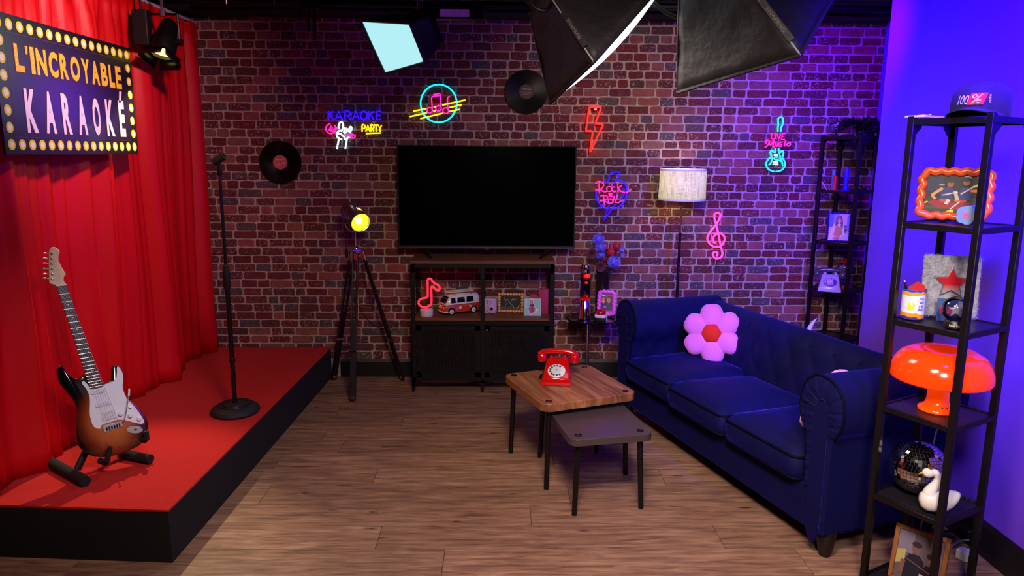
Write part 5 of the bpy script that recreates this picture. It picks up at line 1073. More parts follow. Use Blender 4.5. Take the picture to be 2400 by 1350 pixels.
# ---------------------------------------------------------------- glass side table
GT = Vector((0.66, 4.965, 0.0)); GZ = 0.529
st = thing('glass_side_table', 'round glass side table on a chrome pole', 'side table', GT)
MB().lathe([(0.001,GZ-0.009),(0.188,GZ-0.009),(0.19,GZ-0.006),(0.19,GZ-0.002),(0.188,GZ),(0.001,GZ)], 56).build('glass_top', clear('smoked_glass', (120,112,122), 0.05, 0.03), st, smooth=40)
MB().tube([(-0.03,0,0.012),(-0.03,0,GZ-0.012)], 0.012, 16).build('pole', CHROME, st)
MB().lathe([(0.001,0),(0.14,0),(0.14,0.006),(0.13,0.010),(0.001,0.012)], 40, T=TX(-0.03,0,0)).build('base', CHROME, st)
mb = MB(); mb.lathe([(0.001,GZ-0.022),(0.04,GZ-0.014),(0.04,GZ-0.0095),(0.001,GZ-0.0095)], 24, T=TX(-0.03,0,0)); mb.build('top_plate', CHROME, st)
# lava lamp
lv = thing('lava_lamp', 'chrome lava lamp with red wax in purple liquid', 'lava lamp', (0.600, 4.925, GZ))
MB().lathe([(0.001,0),(0.046,0),(0.048,0.003),(0.046,0.012),(0.0425,0.03),(0.034,0.128),(0.031,0.132),(0.001,0.132)], 32).build('base', CHROME, lv, smooth=40)
MB().lathe([(0.030,0.130),(0.0365,0.145),(0.038,0.20),(0.035,0.27),(0.031,0.335)], 32, caps=False).build('glass_bottle', clear('purple_glass', (168,120,220), 0.06, 0.05), lv, smooth=60)
MB().lathe([(0.001,0.133),(0.0285,0.133),(0.0345,0.147),(0.036,0.20),(0.033,0.27),(0.0295,0.33),(0.001,0.33)], 28).build('liquid', clear('violet_liquid', (150,74,196), 0.0, 0.1), lv, smooth=60)
WAX = glow('hot_red_wax', (255,24,14), 1.25)
mb = MB(); mb.lathe([(0.001,0.134),(0.034,0.137),(0.0362,0.150),(0.022,0.160),(0.001,0.166)], 24); mb.ball((0.006,-0.02,0.166),0.017,14,10,sc=(1,1,0.9)); mb.build('bottom_wax', WAX, lv, smooth=60)
MB().ball((0.002,-0.026,0.262), 0.0125, 14, 10, sc=(1.2,1,0.8)).build('wax_blob', WAX, lv, smooth=90)
MB().ball((0.004,-0.008,0.308), 0.0285, 18, 12, sc=(1,1,0.92)).build('wax_blob', WAX, lv, smooth=90)
MB().lathe([(0.0325,0.328),(0.034,0.33),(0.032,0.378),(0.028,0.385),(0.001,0.386)], 32).build('cap', CHROME, lv, smooth=40)
MB().tube(smooth_path([(-0.04,0.03,0.02),(-0.08,0.05,0.03),(-0.12,0.08,0.012),(-0.18,0.10,-0.06),(-0.22,0.12,-0.10)],n=5), 0.0022, 6).build('cable', CABLE_BLACK, lv)
# game buzzer
bz = thing('game_buzzer', 'red dome push buzzer on a white base', 'buzzer', (0.704, 4.862, GZ), R(-14))
MB().prism(rrect(0.078,0.072,0.010), 0.026, 0.048).build('white_base', WHITE_PLASTIC, bz, bevel=0.003)
MB().prism(rrect(0.074,0.068,0.010), 0.0, 0.026).build('black_foot', BLACK_PLASTIC, bz, bevel=0.002)
MB().lathe([(0.036,0.048),(0.036,0.053),(0.033,0.066),(0.025,0.077),(0.013,0.083),(0.001,0.085)], 32).build('dome_button', M('glossy_red', (176,10,14), 0.15, coat=0.6, noise=(20,0.1)), bz, smooth=60)
MB().box((0.044,-0.004,0.034),(0.006,0.008,0.068)).build('side_clip', WHITE_PLASTIC, bz, bevel=0.001)
# pink wavy frame
pf = thing('pink_photo_frame', 'pink wavy photo frame with two faces on the glass table', 'photo frame', mat=leaning((0.762,4.985,GZ+0.101),-16,8))
wavy_frame(pf, 0.108, 0.158, 0.0135, 4, 5, M('pink_gloss_resin', (248,100,216), 0.3, coat=0.4), TX(0,0,0))
ph = [((150,92,86), rc(0,0,1,1)), ((90,110,170), rc(0.0,0.84,0.45,1.0)), ((170,110,80), rc(0.5,0.8,1,1)), ((240,236,240), ell(0.10,0.88,0.07,0.035)), ((240,236,240), ell(0.28,0.87,0.09,0.035)), ((70,66,74), [(0.02,0.1),(0.5,0.1),(0.48,0.5),(0.42,0.78),(0.15,0.80),(0.04,0.6)]), ((84,80,86), [(0.42,0.1),(0.98,0.1),(0.95,0.6),(0.85,0.82),(0.60,0.85),(0.48,0.65)]), ((216,146,98), ell(0.25,0.62,0.14,0.155)), ((222,150,118), ell(0.65,0.63,0.13,0.14)), ((60,40,44), bar(0.18,0.66,0.22,0.66,0.012)), ((60,40,44), bar(0.29,0.66,0.33,0.66,0.012)), ((60,40,44), bar(0.58,0.66,0.63,0.66,0.012)), ((60,40,44), bar(0.70,0.67,0.75,0.67,0.012)), ((246,236,232), bar(0.18,0.545,0.32,0.545,0.016)), ((206,90,110), bar(0.58,0.56,0.74,0.57,0.022)), ((232,96,170), ell(0.38,0.30,0.10,0.06)), ((190,120,60), rc(0.5,0.0,1,0.12))]
picture(pf, 'photo', 0.094, 0.144, ph, TX(0,0,0), -0.003)
MB().box((0,0,-0.008),(0.098,0.148,0.004)).build('backing', BLACK_PLASTIC, pf, smooth=0)
# vase and flowers
vs = thing('flower_vase', 'dark tall glass vase with flowers behind the lava lamp', 'vase', (0.742, 5.078, GZ))
MB().lathe([(0.001,0.0),(0.046,0.0),(0.049,0.004),(0.050,0.15),(0.050,0.300),(0.047,0.300),(0.046,0.15),(0.044,0.012),(0.001,0.010)], 36).build('glass', M('smoky_brown_glass', (34,22,30), 0.12, noise=(14,0.5,(20,12,18)), coat=0.4), vs, smooth=40)
VX, VY, VZ = 0.742, 5.078, GZ
STEM = M('dark_green_stem', (34,44,30), 0.6, noise=(20,0.4)); BLUEF = M('periwinkle_petals', (112,104,222), 0.6, noise=(30,0.3,(84,74,200)), sheen=0.3); TULIP = M('crimson_tulip_petals', (190,16,52), 0.45, noise=(20,0.4,(150,8,30))); BURG = M('burgundy_petals', (112,42,62), 0.6, noise=(24,0.4,(84,26,44)))
FR_ = random.Random(11)
def flower(label, px, pz, py, kind, r, grp):
    base = Vector((VX+FR_.uniform(-0.025,0.025), VY+FR_.uniform(-0.02,0.02), VZ+0.06)); head = Vector((px, py, pz))
    t = thing('flower', label, 'flower', base, 0, grp); h = head-base
    MB().tube(smooth_path([(0,0,0),(h.x*0.15,h.y*0.15,h.z*0.5),tuple(h-Vector((0,0,r*0.3)))],n=4), 0.0022, 6).build('stem', STEM, t)
    mb = MB()
    if kind == 'pom':
        N = 90
        for i in range(N):
            ph_ = math.acos(1-1.7*(i+0.5)/N); a = i*2.39996; d = Vector((math.sin(ph_)*math.cos(a), -math.cos(ph_)*0.6+math.sin(ph_)*math.sin(a)*0.5-0.1, math.sin(ph_)*math.sin(a)*0.8+math.cos(ph_)*0.5)).normalized(); s = d.orthogonal().normalized()*r*0.10; u = d.cross(s.normalized())*r*0.10
            mb.add([h+d*r*0.25-s*0.5, h+d*r*0.8-s+u, h+d*r*FR_.uniform(0.92,1.08), h+d*r*0.8+s+u, h+d*r*0.25+s*0.5], [(0,1,2,3,4)])
        mb.ball(tuple(h), r*0.6, 10, 6)
        mb.build('petals', BLUEF, t, smooth=0)
    elif kind == 'tulip':
        for i in range(6):
            a = R(60*i+(30 if i % 2 else 0)); q = r*(0.92 if i % 2 else 1.0); rings = []
            for zz, rad, w in ((-0.9,0.15,0.2),(-0.4,0.75,0.5),(0.2,0.85,0.55),(0.8,0.62,0.35),(1.15,0.45,0.06)):
                c = Vector((math.cos(a)*rad*q, math.sin(a)*rad*q, zz*q)); s = Vector((-math.sin(a),math.cos(a),0))*w*q; o_ = Vector((math.cos(a),math.sin(a),0))*0.12*q
                rings.append([h+c-s, h+c+o_, h+c+s])
            for k in range(4): mb.add(rings[k]+rings[k+1], [(0,1,4,3),(1,2,5,4)])
        mb.build('petals', TULIP, t, smooth=60)
    elif kind == 'dahlia':
        for ringi, (n_, el_, ln_) in enumerate(((10,5,1.0),(10,28,0.9),(8,50,0.75),(6,72,0.55))):
            for i in range(n_):
                a = 2*math.pi*(i+0.5*(ringi % 2))/n_; d0 = Vector((math.cos(a)*math.cos(R(el_)), -math.sin(R(el_))*0.9-0.05, math.sin(a)*math.cos(R(el_)))); d0.normalize(); s = Vector((-math.sin(a),0,math.cos(a)))
                tip = h+d0*r*ln_; m_ = h+d0*r*ln_*0.6; mb.add([h, m_+s*r*0.20, tip, m_-s*r*0.20], [(0,1,2,3)])
        mb.ball(tuple(h), r*0.25, 8, 6); mb.build('petals', BURG, t, smooth=0)
    else:
        for i in range(5):
            a = R(72*i); d0 = Vector((math.cos(a),-0.3,math.sin(a)))*r; s = Vector((-math.sin(a),0,math.cos(a)))*r*0.35; mb.add([h, h+d0*0.6+s, h+d0, h+d0*0.6-s], [(0,1,2,3)])
        mb.build('petals', BLUEF, t, smooth=0)
    return t
GB = 'flowers in the dark vase'
flower('topmost blue pompom flower in the vase', 0.700, 1.075, 5.06, 'pom', 0.046, GB)
flower('blue pompom flower just below the topmost one', 0.714, 1.022, 5.05, 'pom', 0.044, GB)
flower('small blue pompom flower in the middle of the bouquet', 0.718, 0.962, 5.06, 'pom', 0.034, GB)
flower('large blue pompom flower low at the right of bouquet', 0.808, 0.918, 5.02, 'pom', 0.050, GB)
flower('left crimson tulip beside the blue pompoms', 0.762, 1.02, 5.07, 'tulip', 0.027, GB)
flower('right crimson tulip highest at the bouquet edge', 0.835, 1.022, 5.08, 'tulip', 0.028, GB)
flower('wide crimson tulip at the heart of the bouquet', 0.795, 0.978, 5.07, 'tulip', 0.034, GB)
flower('leftmost burgundy dahlia in the vase', 0.655, 0.975, 5.06, 'dahlia', 0.048, GB)
flower('lower burgundy dahlia above the vase rim', 0.715, 0.888, 5.03, 'dahlia', 0.048, GB)
flower('tiny blue sprig flower at far right of bouquet', 0.878, 1.005, 5.08, 'sprig', 0.022, GB)
flower('tiny blue sprig flower drooping below the right tulip', 0.880, 0.965, 5.07, 'sprig', 0.020, GB)
flower('tiny red tulip bud low in the bouquet', 0.745, 0.935, 5.03, 'tulip', 0.016, GB)

fo = thing('foliage_sprig', 'dark leafy sprigs filling the bouquet above the vase rim', 'foliage', (VX,VY,VZ+0.26))
mb = MB()
for k in range(90):
    a = FR_.uniform(0,6.28); b0 = Vector((math.cos(a)*FR_.uniform(0,0.07), math.sin(a)*FR_.uniform(0,0.05), FR_.uniform(0.02,0.17))); d = Vector((FR_.uniform(-1,1),FR_.uniform(-1,0.4),FR_.uniform(-0.4,1))).normalized()*FR_.uniform(0.02,0.035); s = d.orthogonal().normalized()*0.006
    mb.add([b0, b0+d*0.5+s, b0+d, b0+d*0.5-s], [(0,1,2,3)])
o_ = mb.build('leaves', M('bouquet_leaf', (34,40,34), 0.6, noise=(20,0.4)), fo, smooth=0); o_['kind'] = 'stuff'

# ---------------------------------------------------------------- sofa
SOFA_R = math.atan2(-0.951, 0.308)
sofa = thing('chesterfield_sofa', 'navy blue velvet sofa with rolled arms and buttoned back', 'sofa', (1.30, 2.80, 0.0), SOFA_R)
def velvet():
    m = M('navy_velvet', (12,13,68), 0.72, sheen=0.65, noise=(5,0.55,(8,9,46)), bump=(40,0.10)); b = m.node_tree.nodes['Principled BSDF']; b.inputs['Sheen Tint'].default_value = lin((70,60,240)); b.inputs['Sheen Roughness'].default_value = 0.3; b.inputs['Specular IOR Level'].default_value = 0.15; return m
VEL = velvet(); PIPE = M('navy_piping', (6,6,30), 0.7, noise=(30,0.3), spec=0.1)
SX0, SX1 = -1.80, 0.145
def tuft(a, b, sx=0.168, sy=0.26, H=0.020):
    p = a/sx + b/sy; q = a/sx - b/sy
    return H*((abs(math.sin(math.pi*p)*math.sin(math.pi*q)))**0.33 - 0.75)
def arc_profile(pts):
    P = [Vector((p[0],p[1],0)) for p in pts]; P = smooth_path(P, False, 5); acc = [0.0]
    for i in range(1,len(P)): acc.append(acc[-1]+(P[i]-P[i-1]).length)
    return P, acc
def sample(P, acc, t):
    s = t*acc[-1]; i = 1
    while i < len(P)-1 and acc[i] < s: i += 1
    k = (s-acc[i-1])/max(1e-9,(acc[i]-acc[i-1])); p = P[i-1].lerp(P[i],k); d = (P[i]-P[i-1]).normalized(); return p, Vector((-d.y,d.x,0)), s
# back: profile in (y,z) going from the seat up over the roll and down behind
BP, BA = arc_profile([(0.50,0.34),(0.505,0.44),(0.515,0.54),(0.535,0.62),(0.555,0.685),(0.60,0.735),(0.655,0.742),(0.71,0.715),(0.735,0.66),(0.725,0.60),(0.695,0.55),(0.685,0.40),(0.685,0.13)])
def back_pt(u, v):
    x = SX0+0.05 + u*(SX1-SX0-0.10); p, n, s = sample(BP, BA, v); mask = max(0.0, min(1.0, (0.44-s)/0.10))*max(0.0,min(1.0,(s-0.04)/0.05)); d = tuft(x, s-0.10)*mask
    return (x, p.x+n.x*d, p.y+n.y*d)
MB().grid(back_pt, 150, 56).build('backrest', VEL, sofa, smooth=180)
# arms: profile in (x,z), mirrored for the far one
AP_pts = [(-0.035,0.30),(-0.04,0.42),(-0.052,0.52),(-0.085,0.58),(-0.098,0.65),(-0.075,0.735),(-0.02,0.782),(0.045,0.785),(0.11,0.755),(0.145,0.69),(0.142,0.61),(0.115,0.555),(0.095,0.50),(0.095,0.12)]
def arm(sgn, xc, name, zs):
    pts = [(xc+sgn*x, 0.12+(z-0.12)*zs if z > 0.12 else z) for x, z in AP_pts]
    P, A = arc_profile(pts); N = 60
    def arm_pt(u, v):
        y = 0.02+u*0.66; p, n, s = sample(P, A, v); n = n*(-sgn) if sgn < 0 else n
        mask = max(0.0,min(1.0,(0.36-s)/0.10))*max(0.0,min(1.0,(s-0.10)/0.06))*max(0.0,min(1.0,(y-0.02)/0.06))
        d = tuft(y+0.02, s-0.16)*mask*0.8
        return (p.x+(-n.x if sgn > 0 else -n.x)*(-d), y, p.y+n.y*d)
    a = MB().grid(arm_pt, 40, N).build('arm', VEL, sofa, smooth=180)
    # front: flat panel with ruched surround and piping
    cx, cz = xc+sgn*0.035, 0.64*zs
    outer = [(p.x,p.y) for p in P]; k0 = [(q[0],q[1]) for q in outer]
    pan = [(cx-0.036,0.12),(cx+0.036,0.12),(cx+0.038,0.60*zs),(cx+0.03,0.66*zs),(cx,0.685*zs),(cx-0.03,0.66*zs),(cx-0.038,0.60*zs)]
    MB().prism([(p.x,p.y) for p in smooth_path([(q[0],q[1],0) for q in pan], True, 3)], 0.0, 0.012, T=TX(0,0.02,0) @ RX(90)).build('front_panel', VEL, a, smooth=40)
    mb = MB(); M_ = 110; vo = []; vi = []; vm = []
    for i in range(M_+1):
        t = i/M_; p, n, s = sample(P, A, t); ang = t; q = smooth_inner(cx, zs, p)
        w = (0.007*math.sin(i*2.3)+0.004*math.sin(i*1.1+1))*min(1.0, max(0.0, (Vector((p.x-q[0],p.y-q[1])).length-0.012)/0.05))
        vo.append((p.x,0.02,p.y)); vm.append(((p.x*0.55+q[0]*0.45)+0.0,0.002+w,(p.y*0.55+q[1]*0.45))); vi.append((q[0],0.012,q[1]))
    W = M_+1; mb.add(vo+vm+vi, [(i,i+1,W+i+1,W+i) for i in range(M_)]+[(W+i,W+i+1,2*W+i+1,2*W+i) for i in range(M_)]); mb.build('ruched_surround', VEL, a, smooth=70)
    MB().tube([(p.x,0.018,p.y) for p in P[2:-8]], 0.0055, 7).build('piping', PIPE, a, smooth=60)
    return a
def smooth_inner(cx, zs, p):
    zc = 0.63*zs
    if p.y <= zc: return (cx+(0.037 if p.x > cx else -0.037), max(p.y, 0.12))
    d = Vector((p.x-cx, p.y-zc)).normalized(); return (cx+0.037*d.x, zc+0.058*d.y)
arm(1, 0.0, 'near', 1.0)
arm(-1, -1.655, 'far', 0.965)
MB().box((-0.8275,0.35,0.20), (1.83,0.66,0.20)).build('base', VEL, sofa, bevel=0.012, seg=3)
def seat_cushion(x0, x1, y0, y1, z0, z1, crown, seed):
    rr = random.Random(seed); w, d = x1-x0, y1-y0; cx, cy = (x0+x1)/2, (y0+y1)/2; rings = []
    for z, s in ((z0,-0.02),(z0+0.02,0.0),((z0+z1)/2,0.006),(z1-0.006,0.0),(z1,-0.006)): rings.append([(px,py,z+0.006*math.sin(px*9+seed)) for px, py in rrect(w+2*s, d+2*s, 0.045, 5, cx, cy)])
    for f, cz in ((0.92,0.45),(0.75,0.8),(0.5,0.97),(0.25,1.0),(0.05,1.0)): rings.append([(px,py,z1+crown*cz+0.005*math.sin(px*14+py*9+seed)+0.006*math.sin(px*9+seed)*(1-cz)) for px, py in rrect(w*f, d*f, 0.045*f, 5, cx, cy)])
    c = MB().loft(rings).build('seat_cushion', VEL, sofa, smooth=75)
    for zz in (z1-0.003, z0+0.018): MB().tube([(px,py,zz+0.006*math.sin(px*9+seed)) for px, py in rrect(w+0.004, d+0.004, 0.045, 5, cx, cy)], 0.0055, 7, True).build('piping', PIPE, c, smooth=60)
for i in range(3):
    x0 = -1.605+i*0.517; seat_cushion(x0+0.004, x0+0.513, -0.02-(0.012 if i == 1 else 0), 0.53, 0.285, 0.405, 0.045, i*1.7+0.4)
BTN = M('velvet_button', (8,9,44), 0.7, sheen=0.25, noise=(30,0.3), spec=0.1); btn_mesh = None
def button(p, n):
    global btn_mesh
    if btn_mesh is None: o = MB().ball((0,0,0),0.0135,12,8,sc=(1,1,0.6)).build('button', BTN, sofa, smooth=90); btn_mesh = o.data
    else: o = bpy.data.objects.new('button', btn_mesh); COL.objects.link(o); o.parent = sofa
    o.matrix_local = look_mat(p, n)
for r_ in range(2):
    s = 0.10+0.13*(r_+1); off = 0.168/2 if (r_ % 2 == 0) else 0.0
    k = math.ceil((-1.60-off)/0.168)
    while k*0.168+off < -0.06:
        xx = k*0.168+off
        if xx > -1.6:
            p, n, _ = sample(BP, BA, s/BA[-1]); button((xx, p.x+n.x*-0.014, p.y+n.y*-0.014), (0, n.x, n.y))
        k += 1
for (yy_, zz_) in ((0.15,0.60),(0.32,0.60),(0.235,0.53),(0.40,0.53)): button((-1.598,yy_,zz_), (1,0,0.2))
for (px, py) in ((0.055,0.075),(-1.71,0.075),(0.055,0.62),(-1.71,0.62)):
    MB().lathe([(0.001,0.0),(0.024,0.0),(0.028,0.012),(0.036,0.06),(0.04,0.10),(0.04,0.135),(0.001,0.135)], 20, T=TX(px,py,0)).build('foot', M('dark_turned_wood', (26,17,15), 0.45, noise=(12,0.4)), sofa)

# flower cushions
PINKP = M('pink_plush', (238,128,214), 0.9, sheen=0.8, noise=(18,0.35,(222,100,196)), bump=(150,0.35)); REDP = M('orange_red_plush', (226,44,16), 0.9, sheen=0.5, noise=(18,0.35,(200,26,8)), bump=(150,0.35))
def flower_cushion(label, ctr, nrm, spin, k=1.0):
    t = thing('flower_cushion', label, 'cushion', mat=look_mat(ctr, nrm) @ RZ(spin), group='flower cushions on the sofa')
    for i in range(6):
        a = 60*i; T = RZ(a); mb = MB(); rings = []
        L0, L1 = 0.045*k, 0.182*k
        for q in range(13):
            f = q/12; x = L0+(L1-L0)*(0.5-0.5*math.cos(math.pi*f)); w = 0.078*k*math.sin(math.pi*min(1,0.12+0.88*f)**1.0)**0.62 if f < 1 else 0.002
            w = max(0.003, 0.073*k*(math.sin(math.pi*(0.16+0.84*f)))**0.55) if f < 1 else 0.003
            h = 0.042*k*(math.sin(math.pi*(0.10+0.90*f)))**0.6 if f < 1 else 0.003; h = max(h,0.003)
            rings.append([(x, w*math.cos(2*math.pi*j/16), h*math.sin(2*math.pi*j/16)+0.003*math.sin(j*3+q)) for j in range(16)])
        mb.loft(rings, T=T); mb.build('petal', PINKP, t, smooth=180)
    MB().ball((0,0,0.018*k), 0.062*k, 24, 12, sc=(1,1,0.62)).build('flower_centre', REDP, t, smooth=180)
    return t
flower_cushion('pink flower cushion with red centre on the sofa seat', (1.300,4.235,0.597), (-0.45,-0.84,0.28), 98)
flower_cushion('second pink flower cushion half hidden behind the near arm', (1.500,3.050,0.580), (-0.36,0.88,0.30), 20, 0.95)

# ---------------------------------------------------------------- nesting tables
def walnut():
    m = bpy.data.materials.new('walnut_veneer'); m.use_nodes = True; nt = m.node_tree; b = nt.nodes['Principled BSDF']; L = nt.links.new
    tc = nt.nodes.new('ShaderNodeTexCoord'); mp = nt.nodes.new('ShaderNodeMapping'); mp.inputs['Scale'].default_value = (16,1.6,6); L(tc.outputs['Object'], mp.inputs[0])
    n = nt.nodes.new('ShaderNodeTexNoise'); n.inputs['Scale'].default_value = 2.2; n.inputs['Detail'].default_value = 8; n.inputs['Distortion'].default_value = 0.8; L(mp.outputs[0], n.inputs['Vector'])
    mp2 = nt.nodes.new('ShaderNodeMapping'); mp2.inputs['Scale'].default_value = (5,0.3,1); L(tc.outputs['Object'], mp2.inputs[0]); n2 = nt.nodes.new('ShaderNodeTexNoise'); n2.inputs['Scale'].default_value = 3; L(mp2.outputs[0], n2.inputs['Vector'])
    ad = nt.nodes.new('ShaderNodeMath'); ad.operation = 'MULTIPLY_ADD'; ad.inputs[1].default_value = 0.5; L(n2.outputs['Fac'], ad.inputs[0]); L(n.outputs['Fac'], ad.inputs[2])
    cr = nt.nodes.new('ShaderNodeValToRGB'); e = cr.color_ramp.elements; e[0].position = 0.48; e[0].color = lin((92,54,34)); e[1].position = 0.98; e[1].color = lin((182,120,78)); k = e.new(0.72); k.color = lin((140,86,56)); L(ad.outputs[0], cr.inputs[0]); L(cr.outputs[0], b.inputs['Base Color'])
    b.inputs['Roughness'].default_value = 0.42; return m
def nest_table(label, ctr, rz, w, d, ztop, th, rad, topm, foot_spread, insx, insy):
    t = thing('nesting_table', label, 'coffee table', (ctr[0],ctr[1],0), R(rz), 'nested coffee tables')
    MB().prism(rrect(w,d,rad,8), ztop-th, ztop).build('table_top', topm, t, smooth=40, bevel=0.003, seg=2)
    for sx in (-1,1):
        for sy in (-1,1):
            x, y = sx*(w/2-insx), sy*(d/2-insy)
            lg = MB().tube([(x,y,ztop-th),(x+sx*foot_spread,y+sy*foot_spread,0.002)], [0.0145,0.0125], 14).build('leg', BLACK_METAL, t)
            MB().lathe([(0.001,0),(0.013,0),(0.013,0.003),(0.001,0.003)], 14, T=TX(x+sx*foot_spread,y+sy*foot_spread,0)).build('foot_pad', RUBBER, lg)
            bt = MB().lathe([(0.001,ztop),(0.017,ztop),(0.0175,ztop+0.0015),(0.014,ztop+0.0022),(0.013,ztop+0.0008),(0.001,ztop+0.0008)], 24, T=TX(x,y,0)).build('bolt_cap', M('black_bolt_cap', (16,14,16), 0.25, 0.6), t)
            MB().lathe([(0.004,ztop+0.0008),(0.006,ztop+0.0016),(0.0075,ztop+0.0008)], 6, T=TX(x,y,0), caps=False).build('hex_socket', CHROME, bt)
    return t
nest_table('square walnut topped coffee table, the taller of the nested pair', (0.369,3.689), 21.3, 0.535, 0.545, 0.46, 0.042, 0.05, walnut(), 0.012, 0.048, 0.045)
nest_table('low dark grey coffee table pulled out under the walnut one', (0.455,3.475), 11.0, 0.405, 0.74, 0.39, 0.036, 0.045, M('charcoal_laminate', (70,58,62), 0.30, noise=(6,0.2,(64,54,58))), 0.014, 0.05, 0.05)
REDPH = M('glossy_red_bakelite', (196,14,12), 0.13, coat=0.7, noise=(16,0.15,(176,8,8)))
ph_ = rotary_phone('rotary_phone', 'glossy red rotary telephone on the walnut coffee table', (0.315,3.735,0.4605), R(-9), REDPH, REDPH, (M('white_dial', (228,226,226), 0.35), M('pale_dial_centre', (206,206,210), 0.35), M('dial_ink', (70,66,72), 0.5)))
pc = MB().tube(smooth_path([(-0.08,0.03,0.02),(-0.095,0.02,0.012),(-0.09,-0.01,0.01),(-0.075,0.05,0.03)],n=4), 0.006, 8).build('handset_cord', CABLE_BLACK, ph_)

# ---------------------------------------------------------------- tower shelves
TIERS = [1.80, 1.438, 1.080, 0.744, 0.388, 0.030]
SHELFM = M('dark_steel_shelf', (44,38,44), 0.36, 0.45, noise=(6,0.2,(36,30,36))); POSTM = M('black_tube_steel', (24,19,22), 0.40, 0.4, noise=(10,0.3))
def tower(label, ctr, rz):
    t = thing('tower_shelf', label, 'shelf unit', (ctr[0],ctr[1],0), R(rz), 'black tower shelves')
    h = 0.1425; pw = 0.023
    for sx in (-1,1):
        for sy in (-1,1):
            p_ = MB().box((sx*(h-pw/2),sy*(h-pw/2),0.905),(pw,pw,1.81)).build('post', POSTM, t, bevel=0.0015, seg=1)
            MB().box((sx*(h-pw/2),sy*(h-pw/2),1.811),(pw*0.8,pw*0.8,0.004)).build('post_cap', BLACK_PLASTIC, p_, smooth=0)
    for z in TIERS:
        mb = MB(); b = 0.021
        for sy in (-1,1): mb.box((0,sy*(h-0.006),z-b/2),(2*h-2*pw,0.012,b)); mb.box((sy*(h-0.006),0,z-b/2),(0.012,2*h-2*pw,b))
        fr = mb.build('shelf_frame', POSTM, t, bevel=0.001, seg=1)
        MB().box((0,0,z-0.006),(2*h-0.028,2*h-0.028,0.003)).build('shelf_panel', SHELFM, fr, smooth=0)
    for sx in (-1,1):
        for sy in (-1,1):
            mb = MB(); x, y = sx*(h-pw-0.0), sy*(h-0.009)
            mb.add([(x,y,1.779),(x-sx*0.05,y,1.779),(x-sx*0.05,y,1.772),(x-sx*0.008,y,1.735),(x,y,1.735)], [(0,1,2,3,4)]); mb.build('corner_gusset', POSTM, t, smooth=0, solid=0.003)
    return t
SZ = lambda k: TIERS[k]+0.0003
PZ = lambda k: TIERS[k]-0.0043
tower('black metal tower shelf in the foreground by the blue lit wall', (1.632,2.520), 28.8)
tower('black metal tower shelf in the far corner behind the sofa', (2.415,5.005), 38)

# --- foreground tower: cap, phone
cap = thing('baseball_cap', 'black baseball cap with logo on top of the foreground shelf', 'cap', (1.655,2.515,SZ(0)), R(222))
CAPM = M('faded_black_cotton', (42,36,44), 0.9, noise=(30,0.5,(58,50,60)), bump=(300,0.3), sheen=0.2)
CROWN = [(0.094,0.004),(0.098,0.02),(0.098,0.05),(0.094,0.078),(0.080,0.102),(0.058,0.116),(0.030,0.122),(0.004,0.123)]
def crown_r(z):
    for (r0,z0),(r1,z1) in zip(CROWN, CROWN[1:]):
        if z0 <= z <= z1: return r0+(r1-r0)*(z-z0)/(z1-z0)
    return CROWN[0][0]
SQX = 1.12
mb = MB(); rings = []
for r, z in CROWN: rings.append([(r*SQX*math.cos(2*math.pi*k/40)*(1.0+0.05*(math.cos(2*math.pi*k/40) > 0.5)*(z > 0.05)), r*0.92*math.sin(2*math.pi*k/40), z+0.004*math.sin(6*math.pi*k/40)*(0.02 < z < 0.11)) for k in range(40)])
mb.loft(rings); mb.build('crown', CAPM, cap, smooth=60)
def brim(u, v):
    a = R(-72+144*u); r0 = 0.092; out = 0.078*math.cos(R((u-0.5)*150))**0.6; x0, y0 = r0*SQX*math.cos(a), r0*0.92*math.sin(a)
    x = x0+v*out; y = y0*(1+0.05*v); z = 0.030 - 0.024*(y/0.09)**2 - 0.008*v
    return (x, y, max(0.003, z))
MB().grid(brim, 30, 8).build('brim', CAPM, cap, smooth=180, solid=0.004)
MB().ball((0,0,0.124),0.007,10,6,sc=(1,1,0.6)).build('top_button', CAPM, cap)
def wrap_text(txt, w, h, a_c, z_c, off, mat, name, rot=0, shear=0.0, poly=None):
    mb = MB()
    if poly: mb.add([(p[0],p[1],0) for p in poly], [tuple(range(len(poly)))])
    else: text_poly(mb, txt, 1, RZ(rot), 0, width=w if rot == 0 else h, height=h if rot == 0 else w, shear=shear, offset=0.01)
    nv = []
    for (x, y, z) in mb.v:
        zz = z_c+y; rr_ = crown_r(zz)+off; a = a_c + x/0.098
        nv.append((rr_*SQX*math.cos(a)*(1.0+0.05*(math.cos(a) > 0.5)*(zz > 0.05)), rr_*0.92*math.sin(a), zz))
    mb.v = nv; return mb.build(name, mat, cap, smooth=0)
CAPW = M('white_embroidery', (228,222,230), 0.7); CAPR = M('red_embroidery', (232,44,24), 0.7)
wrap_text('100', 0.042, 0.030, R(-17), 0.058, 0.0035, CAPW, 'embroidered_100', shear=0.3)
_pp = []
for k in range(5): _pp.append((-0.026+0.052*k/4-0.006, -0.019))
for k in range(5): _pp.append((0.026-0.052*k/4+0.008, 0.019))
_pmb = MB(); _pn = []
for k in range(4):
    wrap_text('', 0, 0, R(9), 0.060, 0.0030, CAPR, 'embroidered_patch', poly=[(-0.032+0.013*k,-0.019),(-0.019+0.013*k,-0.019),(-0.005+0.013*k,0.019),(-0.018+0.013*k,0.019)])
wrap_text('%', 0.038, 0.030, R(9), 0.060, 0.0042, CAPW, 'embroidered_percent', shear=0.25)
wrap_text('radio', 0.008, 0.028, R(32), 0.060, 0.0035, CAPW, 'embroidered_radio', rot=90)
wp = MB().prism(rrect(0.072,0.15,0.012,5), 0.0, 0.008).build('white_smartphone', M('white_phone_back', (226,224,232), 0.3, coat=0.3, noise=(20,0.1)), bevel=0.002)
